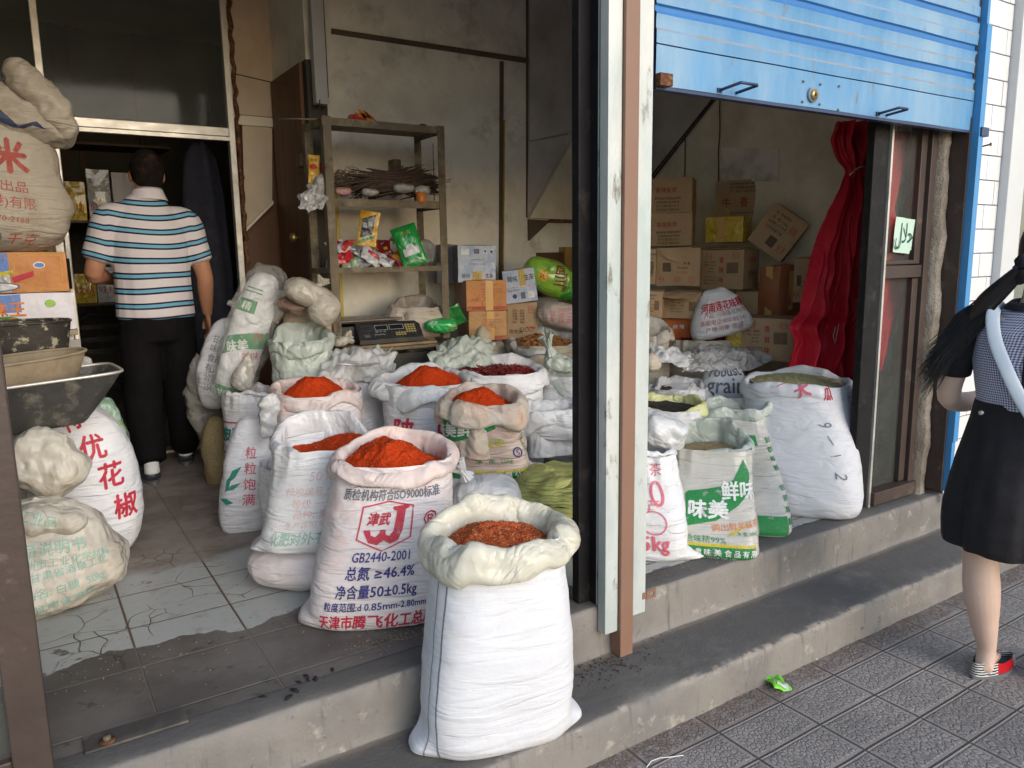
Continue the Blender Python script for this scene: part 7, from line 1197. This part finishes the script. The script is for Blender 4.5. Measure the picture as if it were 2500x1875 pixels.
def wshoe(fp,yaw):
    h=wp(*fp); h[2]=0; c,s=math.cos(wyaw+yaw),math.sin(wyaw+yaw); f_=lambda x,y,z:(h[0]+x*c-y*s,h[1]+x*s+y*c,z)
    n=40; m=10; A=np.zeros((m,n,3))
    for i,t_ in enumerate(np.linspace(0,1,m)):
        for j,p_ in enumerate(np.linspace(0,2*PI,n,endpoint=False)):
            y=.055+math.sin(p_)*.125; fr=(y+.07)/.25; w_=(.030+.014*math.sin(PI*min(1,fr*1.0))**.8)*abs(math.cos(p_))**.75*math.copysign(1,math.cos(p_)); top=.052 if fr<.32 else np.interp(fr,[.32,.45,.75,1.],[.05,.036,.040,.028]); k_=1-.12*t_-(.0 if fr<.75 else .55*t_*(fr-.75)/.25)
            A[i,j]=f_(w_*k_,y*(1-.03*t_) if fr>.1 else y,.012+t_*top)
    fm=[]; g=G(); 
    q=[(i*n+j,i*n+(j+1)%n,(i+1)*n+(j+1)%n,(i+1)*n+j) for i in range(m-1) for j in range(n)]; V=A.reshape(-1,3); ang=np.linspace(0,2*PI,n,endpoint=False)
    red=[x for k_,x in enumerate(q) if -.35<math.sin(ang[k_%n]+.05)<.62]; zeb=[x for k_,x in enumerate(q) if not(-.35<math.sin(ang[k_%n]+.05)<.62)]
    g.add(V,red,'shoe_red',True); g.add(V,zeb,'zebra',True); V2=[f_((.030+.016*math.sin(PI*min(1,((.055+math.sin(p_)*.13)+.07)/.25)))*math.cos(p_)*1.04,.055+math.sin(p_)*.13,z_) for z_ in (.0,.013) for p_ in ang]; g.add(V2,[tuple(range(n-1,-1,-1)),tuple(range(n,2*n))]+[(i,(i+1)%n,n+(i+1)%n,n+i) for i in range(n)],'sole')
    V3=[f_((.028+.012*math.sin(PI*min(1,((.07+math.sin(p_)*.085)+.03)/.2)))*math.cos(p_),.125+math.sin(p_)*.052,.05-.012*abs(math.sin(p_))*0) for p_ in ang]; 
    g.obj('shoe',wm)
wshoe((-.045,.03,0),-.42); wshoe((.12,.135,0),-.05)
# head hair, scrunchie, ponytail
v,f=fuse(tl([ell(hw+[0,-.012,.028],(.080,.092,.112)),ell(hw+[0,-.05,-.03],(.06,.045,.06))]),.006,4); vv=np.array(v); hc=wo+wv(*hw)*KW; fwd=wv(0,1,0)
ff=[q for q in f if (lambda p:(p-hc).dot(fwd)<.05 or (p-hc)[2]>.06)(vv[list(q)].mean(0))]; meshobj('hair',vv,ff,'hair',parent=wm)
root=wp(-.035,-.095,1.385); g=G(); ring_=[root+wv(-.012*math.sin(a)*0+.034*math.cos(a)*.3,-.034*math.cos(a)*.9,.034*math.sin(a)) for a in np.linspace(0,2*PI,26)]
g.tube([p+.004*np.array([vn(p[None]*60,3)[0],vn(p[None]*60,4)[0],vn(p[None]*60,5)[0]]) for p in ring_],[.017+.004*math.sin(i*2.2) for i in range(26)],'blackcloth',10); g.obj('scrunchie',wm)
rnd=random.Random(3); tail=[root,PV(2135,650,Y=1.33),PV(2090,700,Y=1.39),PV(2045,742,Y=1.44),PV(2002,785,Y=1.48)]; tail[0]=root; tail=np.array(tail)
g=G()
for i in range(1250):
    a=rnd.uniform(0,2*PI); r_=math.sqrt(rnd.random()); sp=rnd.gauss(0,1); e=rnd.uniform(.45,1.) if rnd.random()<.6 else rnd.uniform(.85,1.08); pts=[]
    for k_,t_ in enumerate(np.linspace(0,e,9)):
        x=min(t_,1)*4; i0=min(int(x),3); fr=x-i0; p=tail[i0]*(1-fr)+tail[i0+1]*fr+(tail[4]-tail[3])*max(0,t_-1)*4
        w_=np.interp(t_,[0,.12,.4,.8,1.1],[.014,.027,.040,.044,.062]); pts.append(p+np.array([.3*math.cos(a)*r_*w_,math.cos(a)*r_*w_*.9,math.sin(a)*r_*w_-.06*t_*t_*rnd.uniform(.6,1.2)*(1 if sp>0 else .35)+.010*math.sin(t_*5+i*.7)+(.03*t_*t_*math.sin(i*12.9))]))
    g.tube(pts,[.0016,.0017,.0017,.0016,.0015,.0013,.0011,.0008,.0003],'hair',3,close=False)
core=loft([tail[0],tail[0]*.5+tail[1]*.5,tail[1],tail[1]*.5+tail[2]*.5,tail[2]],[.02,.030,.034,.026,.006],16,4); g.add(core[0],core[1],'hair',True); g.obj('ponytail',wm)
# ------------------------------------------------------------ camera, light
cd=bpy.data.cameras.new('camera'); cam=bpy.data.objects.new('camera',cd); COL.objects.link(cam); SC.camera=cam
cd.sensor_width=36; cd.lens=F/2500*36; cd.clip_end=500; cd.clip_start=.05
rt=R@np.array([1,0,0]); up_=-(R@np.array([0,1,0])); bk=-(R@np.array([0,0,1]))
mw=Matrix.Identity(4)
for i in range(3): mw[i][0]=rt[i]; mw[i][1]=up_[i]; mw[i][2]=bk[i]; mw[i][3]=CAM[i]
cam.matrix_world=mw
w=bpy.data.worlds.new('World'); SC.world=w; w.use_nodes=True; nt=w.node_tree; sky=nt.nodes.new('ShaderNodeTexSky'); sky.sky_type='NISHITA'; sky.sun_disc=False
SUN_EL,SUN_AZ=math.radians(23),math.radians(172)
sky.sun_elevation=SUN_EL; sky.sun_rotation=SUN_AZ; sky.air_density=1.2; sky.dust_density=1.
nt.links.new(sky.outputs[0],nt.nodes['Background'].inputs[0]); nt.nodes['Background'].inputs[1].default_value=.15
sl=bpy.data.lights.new('sun','SUN'); sl.energy=1.0; sl.angle=math.radians(45); sl.color=(1,.98,.97); so=bpy.data.objects.new('sun',sl); COL.objects.link(so)
dv=Vector((math.sin(SUN_AZ)*math.cos(SUN_EL),math.cos(SUN_AZ)*math.cos(SUN_EL),math.sin(SUN_EL))); so.rotation_euler=dv.to_track_quat('Z','Y').to_euler(); so.location=(0,-3,6)
SC.view_settings.view_transform='Standard'; SC.view_settings.look='None'; SC.view_settings.exposure=.70; SC.view_settings.gamma=1
try: SC.cycles.max_bounces=10; SC.cycles.diffuse_bounces=6; SC.cycles.transparent_max_bounces=12
except Exception: pass
